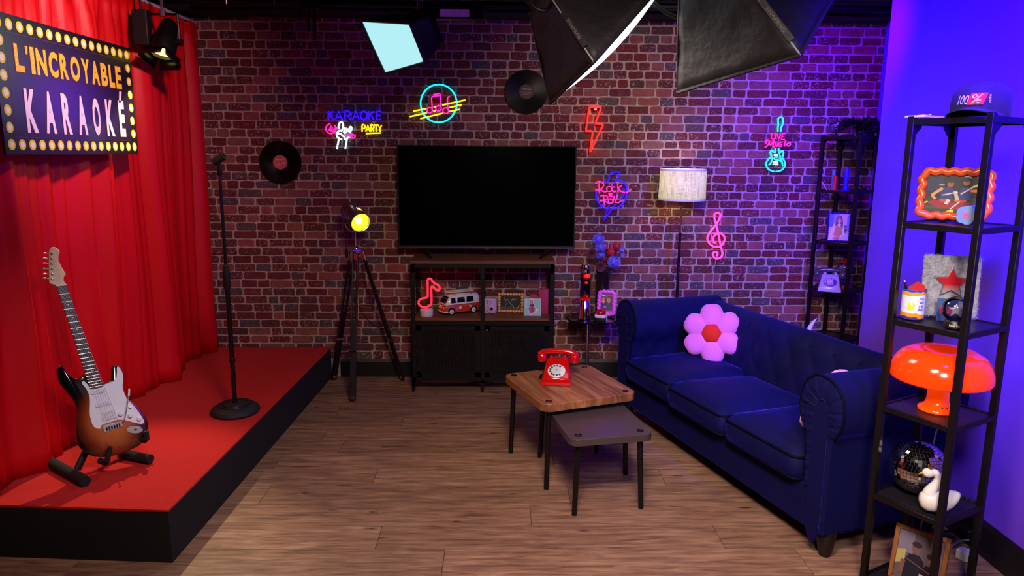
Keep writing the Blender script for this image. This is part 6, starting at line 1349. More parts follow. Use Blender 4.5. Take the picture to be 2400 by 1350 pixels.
wp.matrix_world = TX(1.512,2.600,SZ(0)+0.004) @ RZ(-58) @ RY(0)
tag(wp, 'flat white smartphone lying beside the black cap', 'smartphone')
MB().prism(rrect(0.022,0.03,0.006,4,0.02,-0.05), 0.008, 0.0095).build('camera_bump', WHITE_PLASTIC, wp, bevel=0.0005)
MB().tube([(-0.01,0.02,0.012),(0.0,0.03,0.016),(0.012,0.02,0.012)], 0.0022, 6).build('ring_grip', CHROME, wp)
# --- orange frame, flower candle
of = thing('orange_photo_frame', 'orange wavy photo frame with two kayakers', 'photo frame', mat=leaning((1.648,2.592,SZ(1)+0.099),-38,6))
wavy_frame(of, 0.212, 0.160, 0.0140, 5, 4, M('orange_gloss_resin', (238,94,44), 0.28, coat=0.5, noise=(8,0.1)), TX(0,0,0))
kay = [((22,22,28), rc(0,0,1,1)), ((34,42,66), rc(0,0.55,0.3,1)), ((36,52,30), rc(0,0,1,0.42)), ((60,78,44), rc(0,0.12,0.35,0.2)), ((170,160,150), ell(0.42,0.84,0.05,0.03)), ((180,172,160), ell(0.68,0.9,0.06,0.05)), ((150,140,130), ell(0.28,0.72,0.05,0.02)), ((150,20,50), [(0.08,0.26),(0.14,0.34),(0.5,0.29),(0.78,0.30),(0.70,0.12),(0.25,0.14)]), ((206,60,24), ell(0.36,0.34,0.10,0.05)), ((206,60,24), ell(0.60,0.34,0.10,0.05)), ((40,46,110), [(0.28,0.38),(0.46,0.36),(0.48,0.62),(0.40,0.70),(0.30,0.66),(0.26,0.5)]), ((44,52,124), [(0.58,0.36),(0.76,0.36),(0.78,0.60),(0.70,0.68),(0.60,0.66),(0.56,0.5)]), ((206,150,96), bar(0.30,0.64,0.14,0.46,0.03)), ((206,150,96), bar(0.14,0.46,0.20,0.36,0.025)), ((196,170,140), bar(0.50,0.58,0.56,0.34,0.03)), ((214,130,64), [(0.74,0.56),(0.96,0.54),(0.98,0.84),(0.93,0.82),(0.92,0.62),(0.75,0.62)]), ((150,84,54), ell(0.42,0.74,0.055,0.075)), ((150,90,64), ell(0.67,0.78,0.055,0.075)), ((30,26,34), ell(0.42,0.82,0.065,0.05)), ((30,26,34), ell(0.67,0.87,0.068,0.055)), ((214,206,206), bar(0.30,0.46,0.55,0.55,0.012)), ((214,206,206), bar(0.60,0.50,0.80,0.70,0.014)), ((214,214,30), bar(0.78,0.68,0.90,0.76,0.025)), ((214,206,206), bar(0.46,0.12,0.60,0.32,0.012)), ((206,214,30), [(0.34,0.02),(0.50,0.02),(0.52,0.12),(0.44,0.10)]), ((206,190,50), bar(0.0,0.22,0.08,0.30,0.014)), ((226,206,190), bar(0.38,0.24,0.42,0.36,0.03))]
picture(of, 'photo', 0.196, 0.146, kay, TX(0,0,0), -0.003)
MB().box((0,0,-0.009),(0.20,0.15,0.004)).build('backing', BLACK_PLASTIC, of, smooth=0)
MB().box((0.04,-0.045,-0.035),(0.05,0.10,0.003), T=RX(-18)).build('easel_leg', BLACK_PLASTIC, of, smooth=0)
fc = thing('flower_candle', 'pale blue flower shaped candle lying in front of kayak photo', 'candle', mat=look_mat((1.592,2.428,SZ(1)+0.0355), (-0.80,-0.58,0.0)))
FCM = M('pale_blue_wax', (126,156,206), 0.45, noise=(10,0.2,(106,136,190))); fl_ = []
for k in range(72):
    a = 2*math.pi*k/72; fl_.append(((0.0305+0.0050*abs(math.cos(2.5*a))**0.7*1.1-0.002)*math.cos(a), (0.0305+0.0050*abs(math.cos(2.5*a))**0.7*1.1-0.002)*math.sin(a)))
MB().prism(fl_, -0.055, 0.0).build('wax', FCM, fc, smooth=40, bevel=0.002)
MB().prism(circle(0.0125,20), 0.0, 0.0008).build('pink_centre', M('rose_wax', (196,110,150), 0.5), fc, smooth=0)
MB().tube([(0,0,0),(0.001,0.004,0.006),(0.003,0.010,0.009)], 0.0013, 5).build('wick', M('candle_wick', (220,206,200), 0.8), fc)
# --- mug, fluffy notebook, card, globe
mg = thing('printed_mug', 'white and yellow printed mug on the foreground shelf', 'mug', (1.528,2.568,SZ(2)))
MUG_H = 0.112
MUGW = M('white_ceramic', (226,226,230), 0.22, coat=0.4); 
def mug_mat():
    m = M('printed_ceramic', (226,226,230), 0.22, coat=0.4); nt = m.node_tree; b = nt.nodes['Principled BSDF']; L = nt.links.new
    tc = nt.nodes.new('ShaderNodeTexCoord'); sp_ = nt.nodes.new('ShaderNodeSeparateXYZ'); L(tc.outputs['Object'], sp_.inputs[0]); w = nt.nodes.new('ShaderNodeTexNoise'); w.inputs['Scale'].default_value = 22; L(tc.outputs['Object'], w.inputs['Vector'])
    a = nt.nodes.new('ShaderNodeMath'); a.operation = 'MULTIPLY_ADD'; a.inputs[1].default_value = 0.028; L(w.outputs['Fac'], a.inputs[0]); L(sp_.outputs['Z'], a.inputs[2])
    mr = nt.nodes.new('ShaderNodeMapRange'); mr.inputs['From Max'].default_value = 0.14; L(a.outputs[0], mr.inputs['Value'])
    cr = nt.nodes.new('ShaderNodeValToRGB'); cr.color_ramp.interpolation = 'CONSTANT'; e = cr.color_ramp.elements; e[0].color = lin((70,50,140)); e[1].position = 0.17; e[1].color = lin((230,150,30))
    for p, c in ((0.27,(228,228,230)),(0.76,(232,160,36)),(0.84,(40,80,170))): k = e.new(p); k.color = lin(c)
    L(mr.outputs[0], cr.inputs[0]); L(cr.outputs[0], b.inputs['Base Color']); return m
MB().lathe([(0.001,0),(0.036,0),(0.039,0.003),(0.0405,MUG_H),(0.0385,MUG_H),(0.036,0.008),(0.001,0.006)], 40).build('cup', mug_mat(), mg, smooth=40)
def mug_patch(pts, mat, name):
    mb = MB(); vs_ = []
    for x, z in pts: a = R(-118)+x/0.0405; vs_.append((0.0409*math.cos(a), 0.0409*math.sin(a), z))
    mb.add(vs_, [tuple(range(len(vs_)))]); return mb.build(name, mat, mg, smooth=0)
mug_patch([(-0.020,0.042),(-0.010,0.036),(0.002,0.040),(0.004,0.060),(-0.004,0.070),(-0.020,0.068)], M('mug_yellow_patch', (226,216,40), 0.3), 'printed_yellow_patch')
for k, (tx, cc) in enumerate((('VOUS', (30,70,170)),('VIE', (30,70,170)),('A BA', (30,70,170)),('ROI', (30,70,170)))):
    mb = MB(); text_poly(mb, tx, 1, TX(0.026,0.080-0.013*k,0), 0, width=0.018, height=0.009, offset=0.03); mb.v = [(0.0410*math.cos(R(-118)+x/0.0405), 0.0410*math.sin(R(-118)+x/0.0405), y) for x, y, z in mb.v]; mb.build('printed_words', M('mug_blue_ink', cc, 0.3), mg, smooth=0)
MB().tube([(0.040*math.cos(R(70)),0.040*math.sin(R(70)),0.09),(0.062*math.cos(R(70)),0.062*math.sin(R(70)),0.085),(0.066*math.cos(R(70)),0.066*math.sin(R(70)),0.05),(0.040*math.cos(R(70)),0.040*math.sin(R(70)),0.025)], 0.005, 8).build('handle', MUGW, mg)
rp = thing('red_card', 'folded red card sticking out of the printed mug', 'card', (1.528,2.568,SZ(2)))
mb = MB(); mb.add([(-0.020,0.006,0.03),(0.030,-0.012,0.03),(0.030,-0.012,0.124),(0.006,-0.003,0.140),(-0.020,0.006,0.118)], [(0,1,2,3,4)]); mb.build('folded_sheet', M('red_paper', (190,18,24), 0.6, noise=(20,0.2)), rp, smooth=0, solid=0.0012)
pn = thing('pen', 'dark pen standing in the printed mug', 'pen', (1.528,2.568,SZ(2)))
MB().tube([(0.005,0.012,0.012),(-0.030,0.018,0.134)], 0.0045, 10).build('barrel', BLACK_PLASTIC, pn); MB().tube([(-0.030,0.018,0.134),(-0.0315,0.0183,0.139)], 0.003, 8).build('pen_cap', WHITE_PLASTIC, pn)
nb = thing('fluffy_notebook', 'fluffy silver grey notebook with red star cover', 'notebook', mat=leaning((1.672,2.590,SZ(2)+0.118),-20,6))
FUR = M('silver_fur', (176,174,184), 0.95, noise=(50,0.7,(116,114,126)), bump=(90,1.0), sheen=0.4)
fb = MB().prism(rrect(0.185,0.228,0.014,4), -0.014, 0.010).build('fur_cover', FUR, nb, smooth=40, bevel=0.005)
FRr = random.Random(9); mb = MB()
for i in range(5200):
    x, y = FRr.uniform(-0.091,0.091), FRr.uniform(-0.112,0.112); z = 0.0098
    if FRr.random() < 0.12:
        if FRr.random() < 0.5: x = FRr.choice((-1,1))*0.0925; z = FRr.uniform(-0.012,0.010)
        else: y = FRr.choice((-1,1))*0.114; z = FRr.uniform(-0.012,0.010)
    d = Vector((FRr.uniform(-1,1)*0.006+x*0.03, FRr.uniform(-1,0.5)*0.008+y*0.03, 0.004+FRr.random()*0.003)); s = Vector((FRr.uniform(-1,1),FRr.uniform(-1,1),0)).normalized()*0.0007; b0 = Vector((x,y,z))
    mb.add([b0-s,b0+s,b0+d], [(0,1,2)])
o_ = mb.build('fur', FUR, nb, smooth=0); o_['kind'] = 'stuff'
star = []
for k in range(10): r_ = 0.062 if k % 2 == 0 else 0.029; a = R(90+36*k); star.append((r_*math.cos(a), 0.012+r_*math.sin(a)))
s_ = MB().prism(star, 0.010, 0.018).build('star_badge', M('clear_silver_edge', (150,144,150), 0.2, 0.7), nb, smooth=0, bevel=0.003)
def star_mat():
    m = M('red_to_clear_star', (176,22,34), 0.25, coat=0.5); nt = m.node_tree; b = nt.nodes['Principled BSDF']; tc = nt.nodes.new('ShaderNodeTexCoord'); sp_ = nt.nodes.new('ShaderNodeSeparateXYZ'); nt.links.new(tc.outputs['Object'], sp_.inputs[0])
    mr = nt.nodes.new('ShaderNodeMapRange'); mr.inputs['From Min'].default_value = -0.022; mr.inputs['From Max'].default_value = 0.008; nt.links.new(sp_.outputs['Y'], mr.inputs['Value']); mx = nt.nodes.new('ShaderNodeMix'); mx.data_type = 'RGBA'; mx.inputs['A'].default_value = lin((150,142,148)); mx.inputs['B'].default_value = lin((178,20,34)); nt.links.new(mr.outputs[0], mx.inputs['Factor']); nt.links.new(mx.outputs['Result'], b.inputs['Base Color']); return m
MB().prism([(p[0]*0.86,0.012+(p[1]-0.012)*0.86) for p in star], 0.0182, 0.0205).build('star_face', star_mat(), s_, smooth=0, bevel=0.001)
fcard = thing('blue_card', 'small blue card with red lettering against the fluffy notebook', 'card', mat=leaning((1.628,2.523,SZ(2)+0.042),-22,10))
MB().box((0,0,-0.001),(0.066,0.082,0.002)).build('card_stock', M('royal_blue_card', (22,58,130), 0.5, noise=(20,0.1)), fcard, smooth=0)
mb = MB(); text_poly(mb, 'FUN', 1, TX(0.004,0.0,0.0004), 0, width=0.058, height=0.030, offset=0.05, shear=0.15); mb.build('lettering', M('magenta_red_ink', (206,20,56), 0.5), fcard, smooth=0)
mb = MB(); text_poly(mb, 'RADIO', 1, TX(0.012,-0.026,0.0004), 0, width=0.022, height=0.006, offset=0.03); mb.build('small_lettering', CAPW, fcard, smooth=0)
sg = thing('snow_globe', 'clear snow globe with silver star on black base', 'snow globe', (1.597,2.425,SZ(2)))
MB().lathe([(0.001,0),(0.034,0),(0.036,0.003),(0.034,0.022),(0.030,0.028),(0.001,0.028)], 32).build('base', BLACK_PLASTIC, sg)
mb = MB(); text_poly(mb, 'love fun', 1, Matrix.Identity(4), 0, width=0.036, height=0.008, offset=0.01); mb.v = [(0.0358*math.cos(R(-120)+x/0.036), 0.0358*math.sin(R(-120)+x/0.036), 0.013+y) for x, y, z in mb.v]; mb.build('base_lettering', M('pale_gold_ink', (226,190,170), 0.4), sg, smooth=0)
MB().ball((0,0,0.066),0.045,32,20).build('glass_globe', clear('globe_glass', (236,236,246), 0.07, 0.02), sg, smooth=90)
st_ = [];
for k in range(10): r_ = 0.027 if k % 2 == 0 else 0.012; a = R(90+36*k); st_.append((r_*math.cos(a), r_*math.sin(a)))
MB().prism(st_, -0.006, 0.006, T=TX(0,0,0.062) @ RZ(-28) @ FRONT).build('star_figure', M('silver_star', (196,192,204), 0.3, 0.6), sg, smooth=30, bevel=0.003)
# --- mushroom lamp
ml = thing('mushroom_lamp', 'glowing orange mushroom table lamp on the foreground shelf', 'table lamp', (1.628,2.515,SZ(3)))
ORG = M('glowing_orange_acrylic', (226,58,8), 0.14, coat=0.6, emit=(255,52,4), es=0.55)
ORG2 = M('orange_acrylic_stem', (236,74,10), 0.16, coat=0.6, emit=(255,70,4), es=0.62)
MB().lathe([(0.160,0.118),(0.167,0.122),(0.170,0.132),(0.168,0.155),(0.158,0.185),(0.138,0.212),(0.105,0.230),(0.075,0.234),(0.058,0.226),(0.04,0.214),(0.001,0.210)], 56).build('shade', ORG, ml, smooth=60)
MB().lathe([(0.001,0.0),(0.062,0.0),(0.064,0.005),(0.060,0.012),(0.044,0.020),(0.037,0.04),(0.036,0.08),(0.042,0.12),(0.05,0.15),(0.001,0.15)], 40).build('stem', ORG2, ml, smooth=60)
mb = MB()
for k in range(3): mb.ball((0.046*math.cos(R(-100+22*k)),0.046*math.sin(R(-100+22*k)),0.0215),0.004,8,5)
mb.build('switch_studs', CHROME, ml)
MB().lathe([(0.158,0.119),(0.05,0.122)], 40, caps=False).build('inner_glow_ring', glow('lamp_inner_glow', (255,128,40), 3.2), ml, smooth=60)
MB().tube(smooth_path([(0.055,0.03,0.004),(0.075,0.06,0.004),(0.095,0.1,-0.02),(0.10,0.125,-0.08),(0.09,0.13,-0.2),(0.10,0.15,-0.40),(0.12,0.2,-0.65)],n=5), 0.003, 6).build('power_cord', CABLE_WHITE, ml)
# --- disco ball and swan
db = thing('disco_ball', 'mirrored disco ball behind the white swan', 'disco ball', (1.620,2.570,SZ(4)))
BRAD = 0.104; mb = MB(); DR = random.Random(2); NB = 26
MB().ball((0,0,BRAD),BRAD*0.975,40,24).build('core', M('grout_grey', (40,36,42), 0.6), db, smooth=90)
for i in range(NB):
    e0, e1 = -math.pi/2+math.pi*i/NB, -math.pi/2+math.pi*(i+1)/NB; em = (e0+e1)/2; n_ = max(3, int(2*math.pi*math.cos(em)/(math.pi/NB)))
    for k in range(n_):
        a0, a1 = 2*math.pi*k/n_, 2*math.pi*(k+1)/n_; g_ = 0.06; aa0, aa1 = a0+(a1-a0)*g_, a1-(a1-a0)*g_; ee0, ee1 = e0+(e1-e0)*g_, e1-(e1-e0)*g_
        c = Vector((math.cos(em)*math.cos((a0+a1)/2), math.cos(em)*math.sin((a0+a1)/2), math.sin(em))); tl = Vector((DR.gauss(0,0.018),DR.gauss(0,0.018),DR.gauss(0,0.018)))
        q = []
        for (a, e) in ((aa0,ee0),(aa1,ee0),(aa1,ee1),(aa0,ee1)):
            p = Vector((math.cos(e)*math.cos(a), math.cos(e)*math.sin(a), math.sin(e))); q.append(p*BRAD + c*((p-c).dot(tl)*BRAD) + Vector((0,0,BRAD)))
        mb.add(q, [(0,1,2,3)])
o_ = mb.build('mirror_tiles', M('mirror_tile', (222,220,224), 0.06, 1.0), db, smooth=0); o_['kind'] = 'stuff'
sw = thing('swan_figurine', 'white ceramic swan with gold beak and crown', 'figurine', (1.606,2.412,SZ(4)), R(172))
CER = M('white_glazed_ceramic', (232,226,222), 0.12, coat=0.6, noise=(10,0.08)); GOLDM = M('gold_lustre', (214,160,40), 0.22, 1.0)
body = [(0.066,0.012,0.040),(0.060,0.030,0.040),(0.040,0.046,0.038),(0.010,0.052,0.040),(-0.025,0.050,0.046),(-0.052,0.038,0.056),(-0.070,0.022,0.066),(-0.080,0.008,0.072)]
rings = []
for x, r_, zc in ((0.062,0.006,0.046),(0.056,0.026,0.044),(0.040,0.038,0.042),(0.012,0.043,0.043),(-0.020,0.042,0.044),(-0.046,0.034,0.052),(-0.064,0.022,0.062),(-0.076,0.008,0.070)):
    rings.append([(x, r_*math.cos(2*math.pi*k/24)*0.92, max(0.001, zc+r_*math.sin(2*math.pi*k/24))) for k in range(24)])
MB().loft(rings).build('body', CER, sw, smooth=70)
MB().tube(smooth_path([(0.026,0,0.055),(0.026,0,0.080),(0.012,0,0.106),(0.006,0,0.130),(0.018,0,0.150),(0.040,0,0.151)],n=5), [0.032,0.031,0.029,0.027,0.025,0.023,0.021,0.0195,0.0185,0.0175,0.0165,0.016,0.0155,0.015,0.0145]+[0.014]*11, 16).build('neck', CER, sw, smooth=70)
MB().ball((0.042,0,0.150),0.0185,16,12,sc=(1.15,0.95,0.95)).build('head', CER, sw, smooth=90)
MB().tube([(0.056,0,0.148),(0.068,0,0.144),(0.078,0,0.140)], [0.0085,0.006,0.001], 10).build('beak', GOLDM, sw)
mb = MB(); mb.lathe([(0.008,0.166),(0.009,0.171),(0.0075,0.171),(0.0065,0.166)], 14, T=TX(0.038,0,0), caps=False)
for k in range(5): a = R(72*k); mb.tube([(0.038+0.008*math.cos(a),0.008*math.sin(a),0.170),(0.038+0.011*math.cos(a),0.011*math.sin(a),0.180)], [0.002,0.0008], 6)
mb.build('crown', GOLDM, sw)
# --- floor level: leaning picture, adapter, cords
lp = thing('leaning_picture', 'wooden framed photo leaning under the lowest shelf', 'picture frame', mat=leaning((1.625,2.505,PZ(5)+0.115),-46,12))
PWD = M('honey_oak_frame', (150,92,44), 0.5, noise=(10,0.5,(110,64,30)), stretch=(8,2,8))
fw, fh = 0.19, 0.225; mb = MB()
for c, s in (((0,fh/2-0.008,0),(fw,0.016,0.022)),((0,-fh/2+0.008,0),(fw,0.016,0.022)),((-fw/2+0.008,0,0),(0.016,fh,0.022)),((fw/2-0.008,0,0),(0.016,fh,0.022))): mb.box(c, s)
mb.build('frame', PWD, lp, bevel=0.002)
fam = [((96,82,88), rc(0,0,1,1)), ((122,112,130), rc(0.0,0.55,0.35,1)), ((104,84,90), rc(0.7,0.3,1,1)), ((178,160,96), [(0,0.28),(0.2,0.36),(0.2,0.62),(0,0.56)]), ((30,26,40), [(0.2,0),(0.6,0),(0.62,0.45),(0.5,0.56),(0.28,0.55),(0.2,0.4)]), ((26,22,36), [(0.58,0),(0.98,0),(0.98,0.3),(0.86,0.42),(0.66,0.42),(0.58,0.3)]), ((120,80,74), ell(0.42,0.68,0.10,0.10)), ((126,84,76), ell(0.76,0.54,0.09,0.09)), ((52,38,46), ell(0.42,0.76,0.11,0.06)), ((44,30,36), ell(0.76,0.61,0.11,0.06)), ((124,78,70), bar(0.18,0.4,0.14,0.12,0.05)), ((190,186,176), bar(0.58,0.0,0.60,0.22,0.04)), ((130,70,90), bar(0.24,0.44,0.9,0.24,0.01))]
picture(lp, 'photo', fw-0.03, fh-0.03, fam, TX(0,0,0), 0.001)
MB().box((0,0,-0.008),(fw-0.01,fh-0.01,0.004)).build('backing', M('brown_backing_board', (60,44,36), 0.8), lp, smooth=0)
pa = thing('power_adapter', 'white power plug adapter on floor by the right wall', 'adapter', (1.965,2.735,0.0), R(25))
MB().prism(rrect(0.05,0.05,0.008), 0.0005, 0.042).build('case', WHITE_PLASTIC, pa, bevel=0.004)
MB().box((0.0,-0.032,0.020),(0.028,0.020,0.022)).build('plug', M('grey_plug', (150,140,140), 0.5), pa, bevel=0.003)
ec = thing('extension_cord', 'black extension cord along the floor by right wall', 'cord', (1.9,2.8,0.0))
MB().tube(smooth_path([(-0.32,-0.30,0.006),(-0.22,-0.22,0.02),(-0.10,-0.06,0.05),(0.0,0.02,0.07),(0.09,0.04,0.07)],n=6), 0.006, 8).build('cord', CABLE_BLACK, ec)
MB().tube(smooth_path([(-0.02,-0.08,0.006),(0.03,-0.03,0.035),(0.09,0.0,0.045),(0.13,0.01,0.045)],n=5), 0.004, 8).build('grey_cord', M('grey_cable', (120,112,116), 0.45), ec)
MB().box((0.135,0.03,0.07),(0.03,0.05,0.035)).build('socket_end', BLACK_PLASTIC, ec, bevel=0.004)

# ---------------------------------------------------------------- far corner tower contents
def candlestick(label, loc, h, r, col):
    t = thing('candlestick', label, 'candle', loc, 0, 'coloured dinner candles on the corner shelf'); m = M('candle_%d_%d_%d' % col, col, 0.45, noise=(14,0.15))
    MB().lathe([(0.001,0),(0.030,0),(0.032,0.003),(0.028,0.006),(0.001,0.007)], 24).build('saucer', m, t)
    MB().lathe([(0.001,0.006),(r,0.006),(r*0.93,h),(r*0.8,h+0.002),(0.001,h+0.001)], 20).build('candle_stick', m, t); return t
candlestick('tall deep blue candle on the corner shelf', (2.395,4.975,PZ(1)), 0.162, 0.0145, (30,24,226))
candlestick('short red candle on the corner shelf', (2.312,4.965,PZ(1)), 0.102, 0.0125, (206,26,30))
candlestick('grey teal candle standing behind the red one', (2.330,5.03,PZ(1)), 0.142, 0.0135, (84,126,146))
ws = thing('white_stylus', 'thin white stick leaning on the corner shelf post', 'stick', (2.255,5.00,PZ(1)))
MB().tube([(-0.018,0.0,0.062),(0.02,0.0,0.004)], 0.0022, 6).build('stick', WHITE_PLASTIC, ws)
girl = [((196,160,214), rc(0,0,1,1)), ((70,60,190), rc(0,0.5,0.22,1)), ((130,110,200), rc(0.22,0.62,0.5,1)), ((206,150,206), rc(0.62,0.4,0.9,1)), ((120,96,190), rc(0.88,0.35,1,0.95)), ((60,70,150), ell(0.82,0.52,0.08,0.06)), ((70,60,70), rc(0.75,0.28,0.9,0.45)), ((222,200,236), [(0.02,0.0),(0.2,0.0),(0.3,0.4),(0.42,0.6),(0.25,0.62),(0.1,0.4)]), ((222,200,236), [(0.62,0.1),(0.8,0.25),(0.72,0.55),(0.6,0.55)]), ((90,52,44), [(0.30,0.55),(0.36,0.85),(0.48,0.94),(0.62,0.9),(0.68,0.7),(0.70,0.45),(0.6,0.5),(0.4,0.5)]), ((196,110,60), [(0.26,0.2),(0.36,0.56),(0.62,0.56),(0.68,0.22),(0.5,0.12)]), ((226,204,232), [(0.42,0.6),(0.50,0.48),(0.60,0.6),(0.52,0.64)]), ((206,122,110), ell(0.51,0.74,0.09,0.105)), ((60,32,40), bar(0.46,0.77,0.49,0.77,0.01)), ((60,32,40), bar(0.53,0.77,0.56,0.77,0.01)), ((236,214,214), bar(0.47,0.69,0.55,0.69,0.01)), ((206,90,60), ell(0.40,0.07,0.15,0.06))]
bead_frame('photo frame edged with dark blue beads on the corner shelf', leaning((2.378,4.985,PZ(2)+0.104),-22,9), 0.142, 0.196, 9, 12, 0.0085, M('cobalt_bead', (16,14,110), 0.15, coat=0.6), girl, back_m=M('dark_blue_backing', (14,12,70), 0.5))
LILB = M('lilac_bakelite', (186,164,216), 0.3, coat=0.3, noise=(16,0.12)); SMOKE = M('smoky_clear_plastic', (96,84,100), 0.12, trans=0.55, coat=0.3)
rotary_phone('rotary_phone', 'lilac rotary telephone with clear handset on the corner shelf', (2.325,4.935,PZ(3)), R(-24), LILB, SMOKE, (M('smoky_dial', (104,88,124), 0.2), M('pink_dial_centre', (232,170,226), 0.35), M('dial_pips', (206,190,226), 0.3)), 0.92)
gm = thing('gumball_machine', 'small red gumball machine beside the lilac telephone', 'gumball machine', (2.462,5.005,PZ(3)))
GRED = M('red_diecast', (186,12,16), 0.25, coat=0.5, noise=(14,0.15))
MB().lathe([(0.001,0),(0.052,0),(0.053,0.012),(0.048,0.018),(0.036,0.102),(0.038,0.108),(0.001,0.108)], 28).build('base', GRED, gm, smooth=40)
mb = MB(); mb.box((-0.022,-0.036,0.066),(0.044,0.030,0.070)); mb.build('coin_plate', M('chromed_plate', (196,190,204), 0.18, 1.0, bump=(90,0.4)), gm, bevel=0.003)
MB().lathe([(0.001,0),(0.010,0),(0.010,0.012),(0.001,0.013)], 16, T=TX(-0.022,-0.051,0.085) @ FRONT).build('turn_knob', CHROME, gm)
MB().lathe([(0.036,0.106),(0.050,0.118),(0.056,0.142),(0.050,0.168),(0.032,0.184),(0.001,0.186)], 28, caps=False).build('glass_jar', clear('jar_glass', (232,230,244), 0.07, 0.03), gm, smooth=60)
mb = MB(); GR = random.Random(4)
for k in range(70):
    while True:
        p = Vector((GR.uniform(-0.046,0.046),GR.uniform(-0.046,0.046),GR.uniform(0.118,0.168)))
        if (p.x**2+p.y**2)**0.5 < 0.046*math.cos((p.z-0.142)*22): break
    mb.ball(p, 0.0068, 8, 6)
o_ = mb.build('gumballs', M('silver_gumball', (176,160,210), 0.25, 0.4), gm, smooth=90); o_['kind'] = 'stuff'
MB().lathe([(0.034,0.182),(0.036,0.186),(0.030,0.196),(0.012,0.202),(0.008,0.210),(0.001,0.212)], 24).build('lid', GRED, gm, smooth=40)
wo = thing('white_ornament', 'white curved ornament seen just above the sofa back', 'ornament', (2.255,4.96,PZ(4)))
MB().tube(smooth_path([(-0.02,0,0.0),(-0.035,0,0.05),(-0.02,0,0.10),(0.012,0,0.145)],n=5), [0.024,0.024,0.023,0.022,0.021,0.020,0.019,0.018,0.017,0.016,0.014,0.012,0.010,0.007,0.004,0.002], 12).build('horn', WHITE_PLASTIC, wo, smooth=60)
# trailing plant on the corner tower
tp = thing('trailing_plant', 'dark green trailing plant hanging off the corner shelf top', 'plant', (2.50,5.02,SZ(0)))
LEAF = M('dark_green_leaf', (26,40,26), 0.5, noise=(30,0.5,(16,26,18))); LR = random.Random(8)
MB().lathe([(0.001,0.0),(0.04,0.0),(0.05,0.055),(0.046,0.055),(0.038,0.006),(0.001,0.005)], 20).build('pot', M('black_pot', (20,18,20), 0.6), tp)
ml_ = MB(); ms_ = MB()
vines = []
for k in range(15):
    a = LR.uniform(-2.6,1.2); out = LR.uniform(0.05,0.13); drop = LR.uniform(0.0,0.12) if k < 9 else LR.uniform(0.2,0.42)
    bx = math.cos(a)*out*(0.6 if k < 9 else 1.0)+(0.0 if k < 9 else 0.035); by = math.sin(a)*out*0.7-0.02
    if k >= 9: bx = LR.uniform(0.055,0.10); by = LR.uniform(-0.10,-0.05)
    P = smooth_path([(0,0,0.04),(bx*0.5,by*0.5,0.10+LR.uniform(-0.02,0.02)),(bx,by,0.06-drop*0.2),(bx*1.05,by*1.05,0.02-drop)],n=7); ms_.tube(P, 0.0014, 4); vines.append(P)
for k in range(8):
    P = smooth_path([(0,0,0.04),(LR.uniform(-0.16,-0.02),LR.uniform(-0.08,0.05),LR.uniform(0.07,0.12)),(LR.uniform(-0.22,-0.08),LR.uniform(-0.10,0.05),LR.uniform(0.04,0.11))],n=7); ms_.tube(P, 0.0014, 4); vines.append(P)
for P in vines:
    for p in P[2:]:
        for q in range(4):
            d = Vector((LR.uniform(-1,1),LR.uniform(-1,0.6),LR.uniform(-0.9,0.7))).normalized()*LR.uniform(0.022,0.042); s = d.cross(Vector((LR.uniform(-1,1),LR.uniform(-1,1),1))).normalized()*0.0075; b0 = Vector(p)
            ml_.add([b0, b0+d*0.5+s, b0+d, b0+d*0.5-s], [(0,1,2,3)])
ms_.build('vines', M('vine_stem', (36,40,26), 0.7), tp); o_ = ml_.build('leaves', LEAF, tp, smooth=0); o_['kind'] = 'stuff'

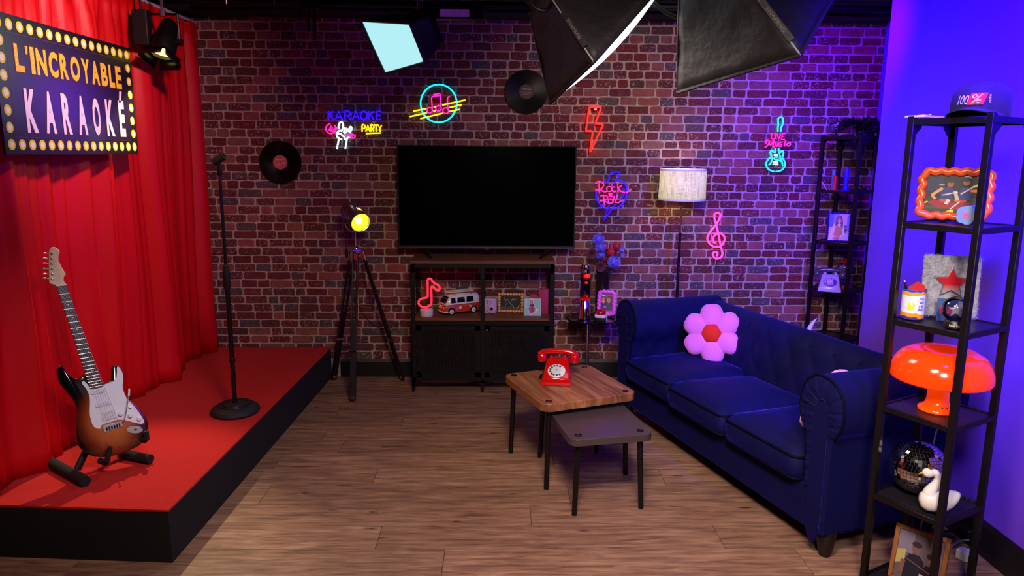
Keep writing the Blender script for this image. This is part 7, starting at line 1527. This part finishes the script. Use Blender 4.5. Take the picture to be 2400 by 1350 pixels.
# ---------------------------------------------------------------- softboxes and rigging under the ceiling
SB_CLOTH = M('black_softbox_nylon', (34,30,36), 0.55, noise=(7,0.5,(48,43,50)), bump=(13,0.9)); SB_TRIM = M('pale_edge_binding', (170,165,165), 0.6)
def softbox(label, quad, depth, scale, diff_m, bulge, seam=None, trim=True):
    q = [Vector(p) for p in quad]; c = sum(q, Vector())/4; n = (q[1]-q[0]).cross(q[3]-q[0]).normalized()
    t = thing('softbox', label, 'softbox', c, 0, 'softboxes under the ceiling')
    F = [p-c for p in q]; B = [(p-c)*scale - n*depth for p in q]
    for i in range(4):
        a, b, d, e = F[i], F[(i+1) % 4], B[(i+1) % 4], B[i]
        def pt(u, v):
            p = a.lerp(b,u).lerp(e.lerp(d,u), v); nn = (b-a).cross(e-a).normalized(); s = 0.035*math.sin(math.pi*u)*math.sin(math.pi*v)+0.006*math.sin(9*u+4*v*3)*math.sin(math.pi*v); return tuple(p + nn*s*(-1 if nn.dot((a+b)/2) < 0 else 1)*-0.6)
        s_ = MB().grid(pt, 14, 8).build('side_panel', SB_CLOTH, t, smooth=180, solid=0.003)
        if trim: MB().tube([a, a.lerp(e,0.5)+(a.normalized()*0.004), e], 0.0035, 6).build('edge_seam', SB_TRIM if i == seam else SB_CLOTH, s_)
    rim = MB()
    for i in range(4): rim.tube([F[i],F[(i+1) % 4]], 0.008, 6)
    rim.build('front_rim', SB_CLOTH, t)
    def dp(u, v):
        p = F[0].lerp(F[1],u).lerp(F[3].lerp(F[2],u), v); return tuple(p + n*(bulge*(math.sin(math.pi*u)*math.sin(math.pi*v))**0.6 - 0.004))
    MB().grid(dp, 16, 16).build('diffuser', diff_m, t, smooth=180)
    bc = sum(B, Vector())/4; T = frame_mat(bc-n*0.03, (B[1]-B[0]).normalized(), n.cross((B[1]-B[0]).normalized()), n)
    w = (B[1]-B[0]).length*0.9; h = (B[3]-B[0]).length*0.9
    MB().box((0,0,0),(w,h,0.06),T=T).build('light_panel', PARM, t, bevel=0.006)
    mb = MB()
    for k in range(7): mb.box((-w*0.36+k*w*0.12,0,-0.038),(w*0.05,h*0.8,0.018),T=T)
    mb.build('heat_sink', M('grey_heatsink', (66,62,66), 0.4, 0.7), t, smooth=0)
    top = bc-n*0.06; up = Vector((top.x, top.y, 2.62-c.z)) if False else Vector((top.x,top.y,2.62-c.z))
    mb = MB(); xs_ = (B[1]-B[0]).normalized()*w*0.58
    mb.tube([bc-n*0.03-xs_, Vector((bc.x,bc.y,max(bc.z+0.05,2.50-c.z)))-xs_*0.8, Vector((bc.x,bc.y,max(bc.z+0.05,2.50-c.z)))+xs_*0.8, bc-n*0.03+xs_], 0.008, 8); mb.build('yoke', PARM, t)
    mb = MB(); mb.tube([Vector((bc.x,bc.y,max(bc.z+0.05,2.50-c.z))), Vector((bc.x,bc.y,2.63-c.z))], 0.012, 10); mb.box((bc.x,bc.y,2.585-c.z),(0.05,0.04,0.06)); mb.build('hanging_clamp', M('aluminium_clamp', (150,146,152), 0.3, 0.9), t)
    return t, c, n, bc
# left softbox, seen from the front
DIFF1 = glow('lit_cool_diffuser', (178,240,246), 1.0)
q1 = [(-0.688,4.438,2.131),(-0.429,4.24,2.175),(-0.504,4.176,2.374),(-0.807,4.353,2.417)]
t1, c1, n1, b1 = softbox('softbox facing the stage with a glowing pale blue front', q1, 0.24, 0.72, DIFF1, 0.02)
_l = spot('softbox_light_stage', tuple(c1+n1*0.06), tuple(c1+n1*2), (0.84,0.93,1.0), 30, 120, 1.0, 0.10)
# centre softbox, seen from behind
DIFF2 = glow('lit_white_diffuser', (226,250,250), 1.5); DIFF3 = M('unlit_white_diffuser', (200,198,206), 0.8, noise=(10,0.1))
C1 = Vector((0.363,2.90,2.023)); A12 = Vector((-0.13,0.57,-0.12)); A13 = Vector((0.40,0.186,0.45))*0.92
q2 = [C1, C1+A12, C1+A12+A13, C1+A13]
t2, c2, n2, b2 = softbox('centre softbox seen from behind with bright rim toward the sofa', [q2[0],q2[3],q2[2],q2[1]] if (A12.cross(A13)).z > 0 else q2, 0.34, 0.42, DIFF2, 0.05, seam=0)
# right softbox
C1 = Vector((1.090,2.70,2.030)); A12 = Vector((-0.325,0.49,-0.095)); A13 = Vector((0.33,0.306,0.45))*0.92
q3 = [C1, C1+A12, C1+A12+A13, C1+A13]
t3, c3, n3, b3 = softbox('right softbox with grey creased cloth in front of violet bricks', q3, 0.34, 0.45, DIFF3, 0.01, seam=0)
_l2 = area('softbox_light_center', tuple(c2+n2*0.09), tuple(c2+n2*2), (1.0,0.84,0.66), 4, 0.4, 0.4, 120)
# maker's lettering along the near seam of each softbox
for (tt_, q_, c_, n_, dp_, sc_, fr0, lab) in ((t2, q2, c2, n2, 0.34, 0.42, 0.40, 'SNAPBAG'), (t3, q3, c3, n3, 0.34, 0.45, 0.38, 'SNAPBAG')):
    Fp = Vector(q_[0])-c_; Bp = Fp*sc_-n_*dp_; xd = (Fp-Bp).normalized(); mid = Fp.lerp(Bp, fr0); toc = (Vector((0,0,1.67))-(c_+mid)).normalized(); zd = (toc-xd*toc.dot(xd)).normalized(); yd = zd.cross(xd)
    mb = MB(); mb.prism([(-0.095,-0.012),(0.095,-0.012),(0.095,0.012),(-0.095,0.012)], 0.0, 0.001, T=frame_mat(mid+zd*0.014+yd*0.006, xd, yd, zd)); sl = mb.build('strap', SB_CLOTH, tt_, smooth=0)
    mb = MB(); text_poly(mb, lab, 1, frame_mat(mid+zd*0.0155+yd*0.006, xd, yd, zd), 0, width=0.11, height=0.0125, offset=0.02); mb.build('strap_lettering', M('grey_woven_ink', (112,106,112), 0.6), sl, smooth=0)
# cables between the lights
cb = thing('ceiling_cable', 'black cable looping between the centre and right softboxes', 'cable', (0.6,3.2,2.4))
def cpath(*pts): return [Vector(p)-Vector((0.6,3.2,2.4)) for p in pts]
MB().tube(smooth_path(cpath((0.50,3.2,2.58),(0.60,3.2,2.36),(0.72,3.2,2.25),(0.90,3.2,2.22),(1.05,3.15,2.26),(1.10,3.1,2.40)),n=6), 0.006, 8).build('cable', CABLE_BLACK, cb)
MB().tube(smooth_path(cpath((0.52,3.25,2.58),(0.66,3.25,2.32),(0.86,3.22,2.235),(1.02,3.2,2.30),(1.06,3.15,2.50)),n=6), 0.005, 8).build('second_cable', CABLE_BLACK, cb)
lc = thing('light_cable', 'thick black cable loop hanging on the right softbox', 'cable', tuple(b3+c3) if False else (0.0,0.0,0.0))
bw3 = c3+b3
MB().tube(smooth_path([bw3+Vector((0.06,-0.10,0.12)), bw3+Vector((0.02,-0.20,0.02)), bw3+Vector((0.02,-0.24,-0.10)), bw3+Vector((0.07,-0.23,-0.12)), bw3+Vector((0.11,-0.18,-0.02)), bw3+Vector((0.10,-0.08,0.10))],n=6), 0.011, 10).build('loop', CABLE_BLACK, lc)
lc2 = thing('light_cable', 'black cable loop at the back of the centre softbox', 'cable', (0,0,0))
bw2 = c2+b2
MB().tube(smooth_path([bw2+Vector((-0.02,-0.10,0.05)), bw2+Vector((-0.09,-0.16,-0.04)), bw2+Vector((-0.10,-0.18,-0.13)), bw2+Vector((-0.04,-0.18,-0.15)), bw2+Vector((0.0,-0.12,-0.06))],n=6), 0.007, 8).build('loop', CABLE_BLACK, lc2)
for k, (x, y) in enumerate(((-1.657,4.6),(-1.37,4.6))):
    h = thing('ceiling_hook', ['small metal hook on the ceiling nearest the curtain','small metal hook on the ceiling between curtain and neon'][k], 'hook', (x,y,2.62), 0, 'hooks on the black ceiling')
    MB().tube([(0,0,0.0),(0,0,-0.075)], 0.005, 8).build('pin', M('bright_pin', (190,186,200), 0.3, 0.8), h); MB().box((0,0,-0.015),(0.03,0.03,0.03)).build('mount', PARM, h)
cl = thing('ceiling_clamp', 'dark lighting clamp hanging from the ceiling above karaoke neon', 'clamp', (-1.17,4.60,2.62))
mb = MB(); mb.box((0,0,-0.05),(0.12,0.05,0.10)); mb.build('body', PARM, cl, bevel=0.008)
for x, l in ((-0.045,0.16),(0.005,0.23),(0.04,0.28)): MB().tube([(x,0,-0.08),(x-0.005,0,-l)], [0.012,0.007], 8).build('prong', PARM, cl)
pl = thing('ceiling_box', 'small box with violet lit plate under the ceiling beside left softbox', 'ceiling box', (-0.25,4.45,2.48))
MB().box((0,0,0),(0.30,0.06,0.075)).build('housing', PARM, pl, bevel=0.004)
MB().prism(rrect(0.17,0.042,0.004), 0.030, 0.032, T=TX(-0.02,0,-0.005) @ FRONT).build('violet_lit_face', M('violet_lit_plate', (120,60,150), 0.4, noise=(30,0.8,(50,20,70)), emit=(120,50,160), es=0.25), pl, smooth=0)  # purple light falling on the plate, put into its colour and a weak glow
MB().tube([(0,0,0.03),(0,0,0.15)], 0.01, 8).build('stem', PARM, pl)
rp_ = thing('rigging_pipe', 'black rigging pipe running under the ceiling', 'pipe', (0.0,4.75,2.585))
MB().tube([(-1.9,0,0),(2.55,0,0)], 0.022, 14).build('pipe', PARM, rp_)
for x in (-1.6,-0.4,0.9,2.1): MB().tube([(x,0,0),(x,0,0.05)], 0.012, 8).build('bracket', PARM, rp_)
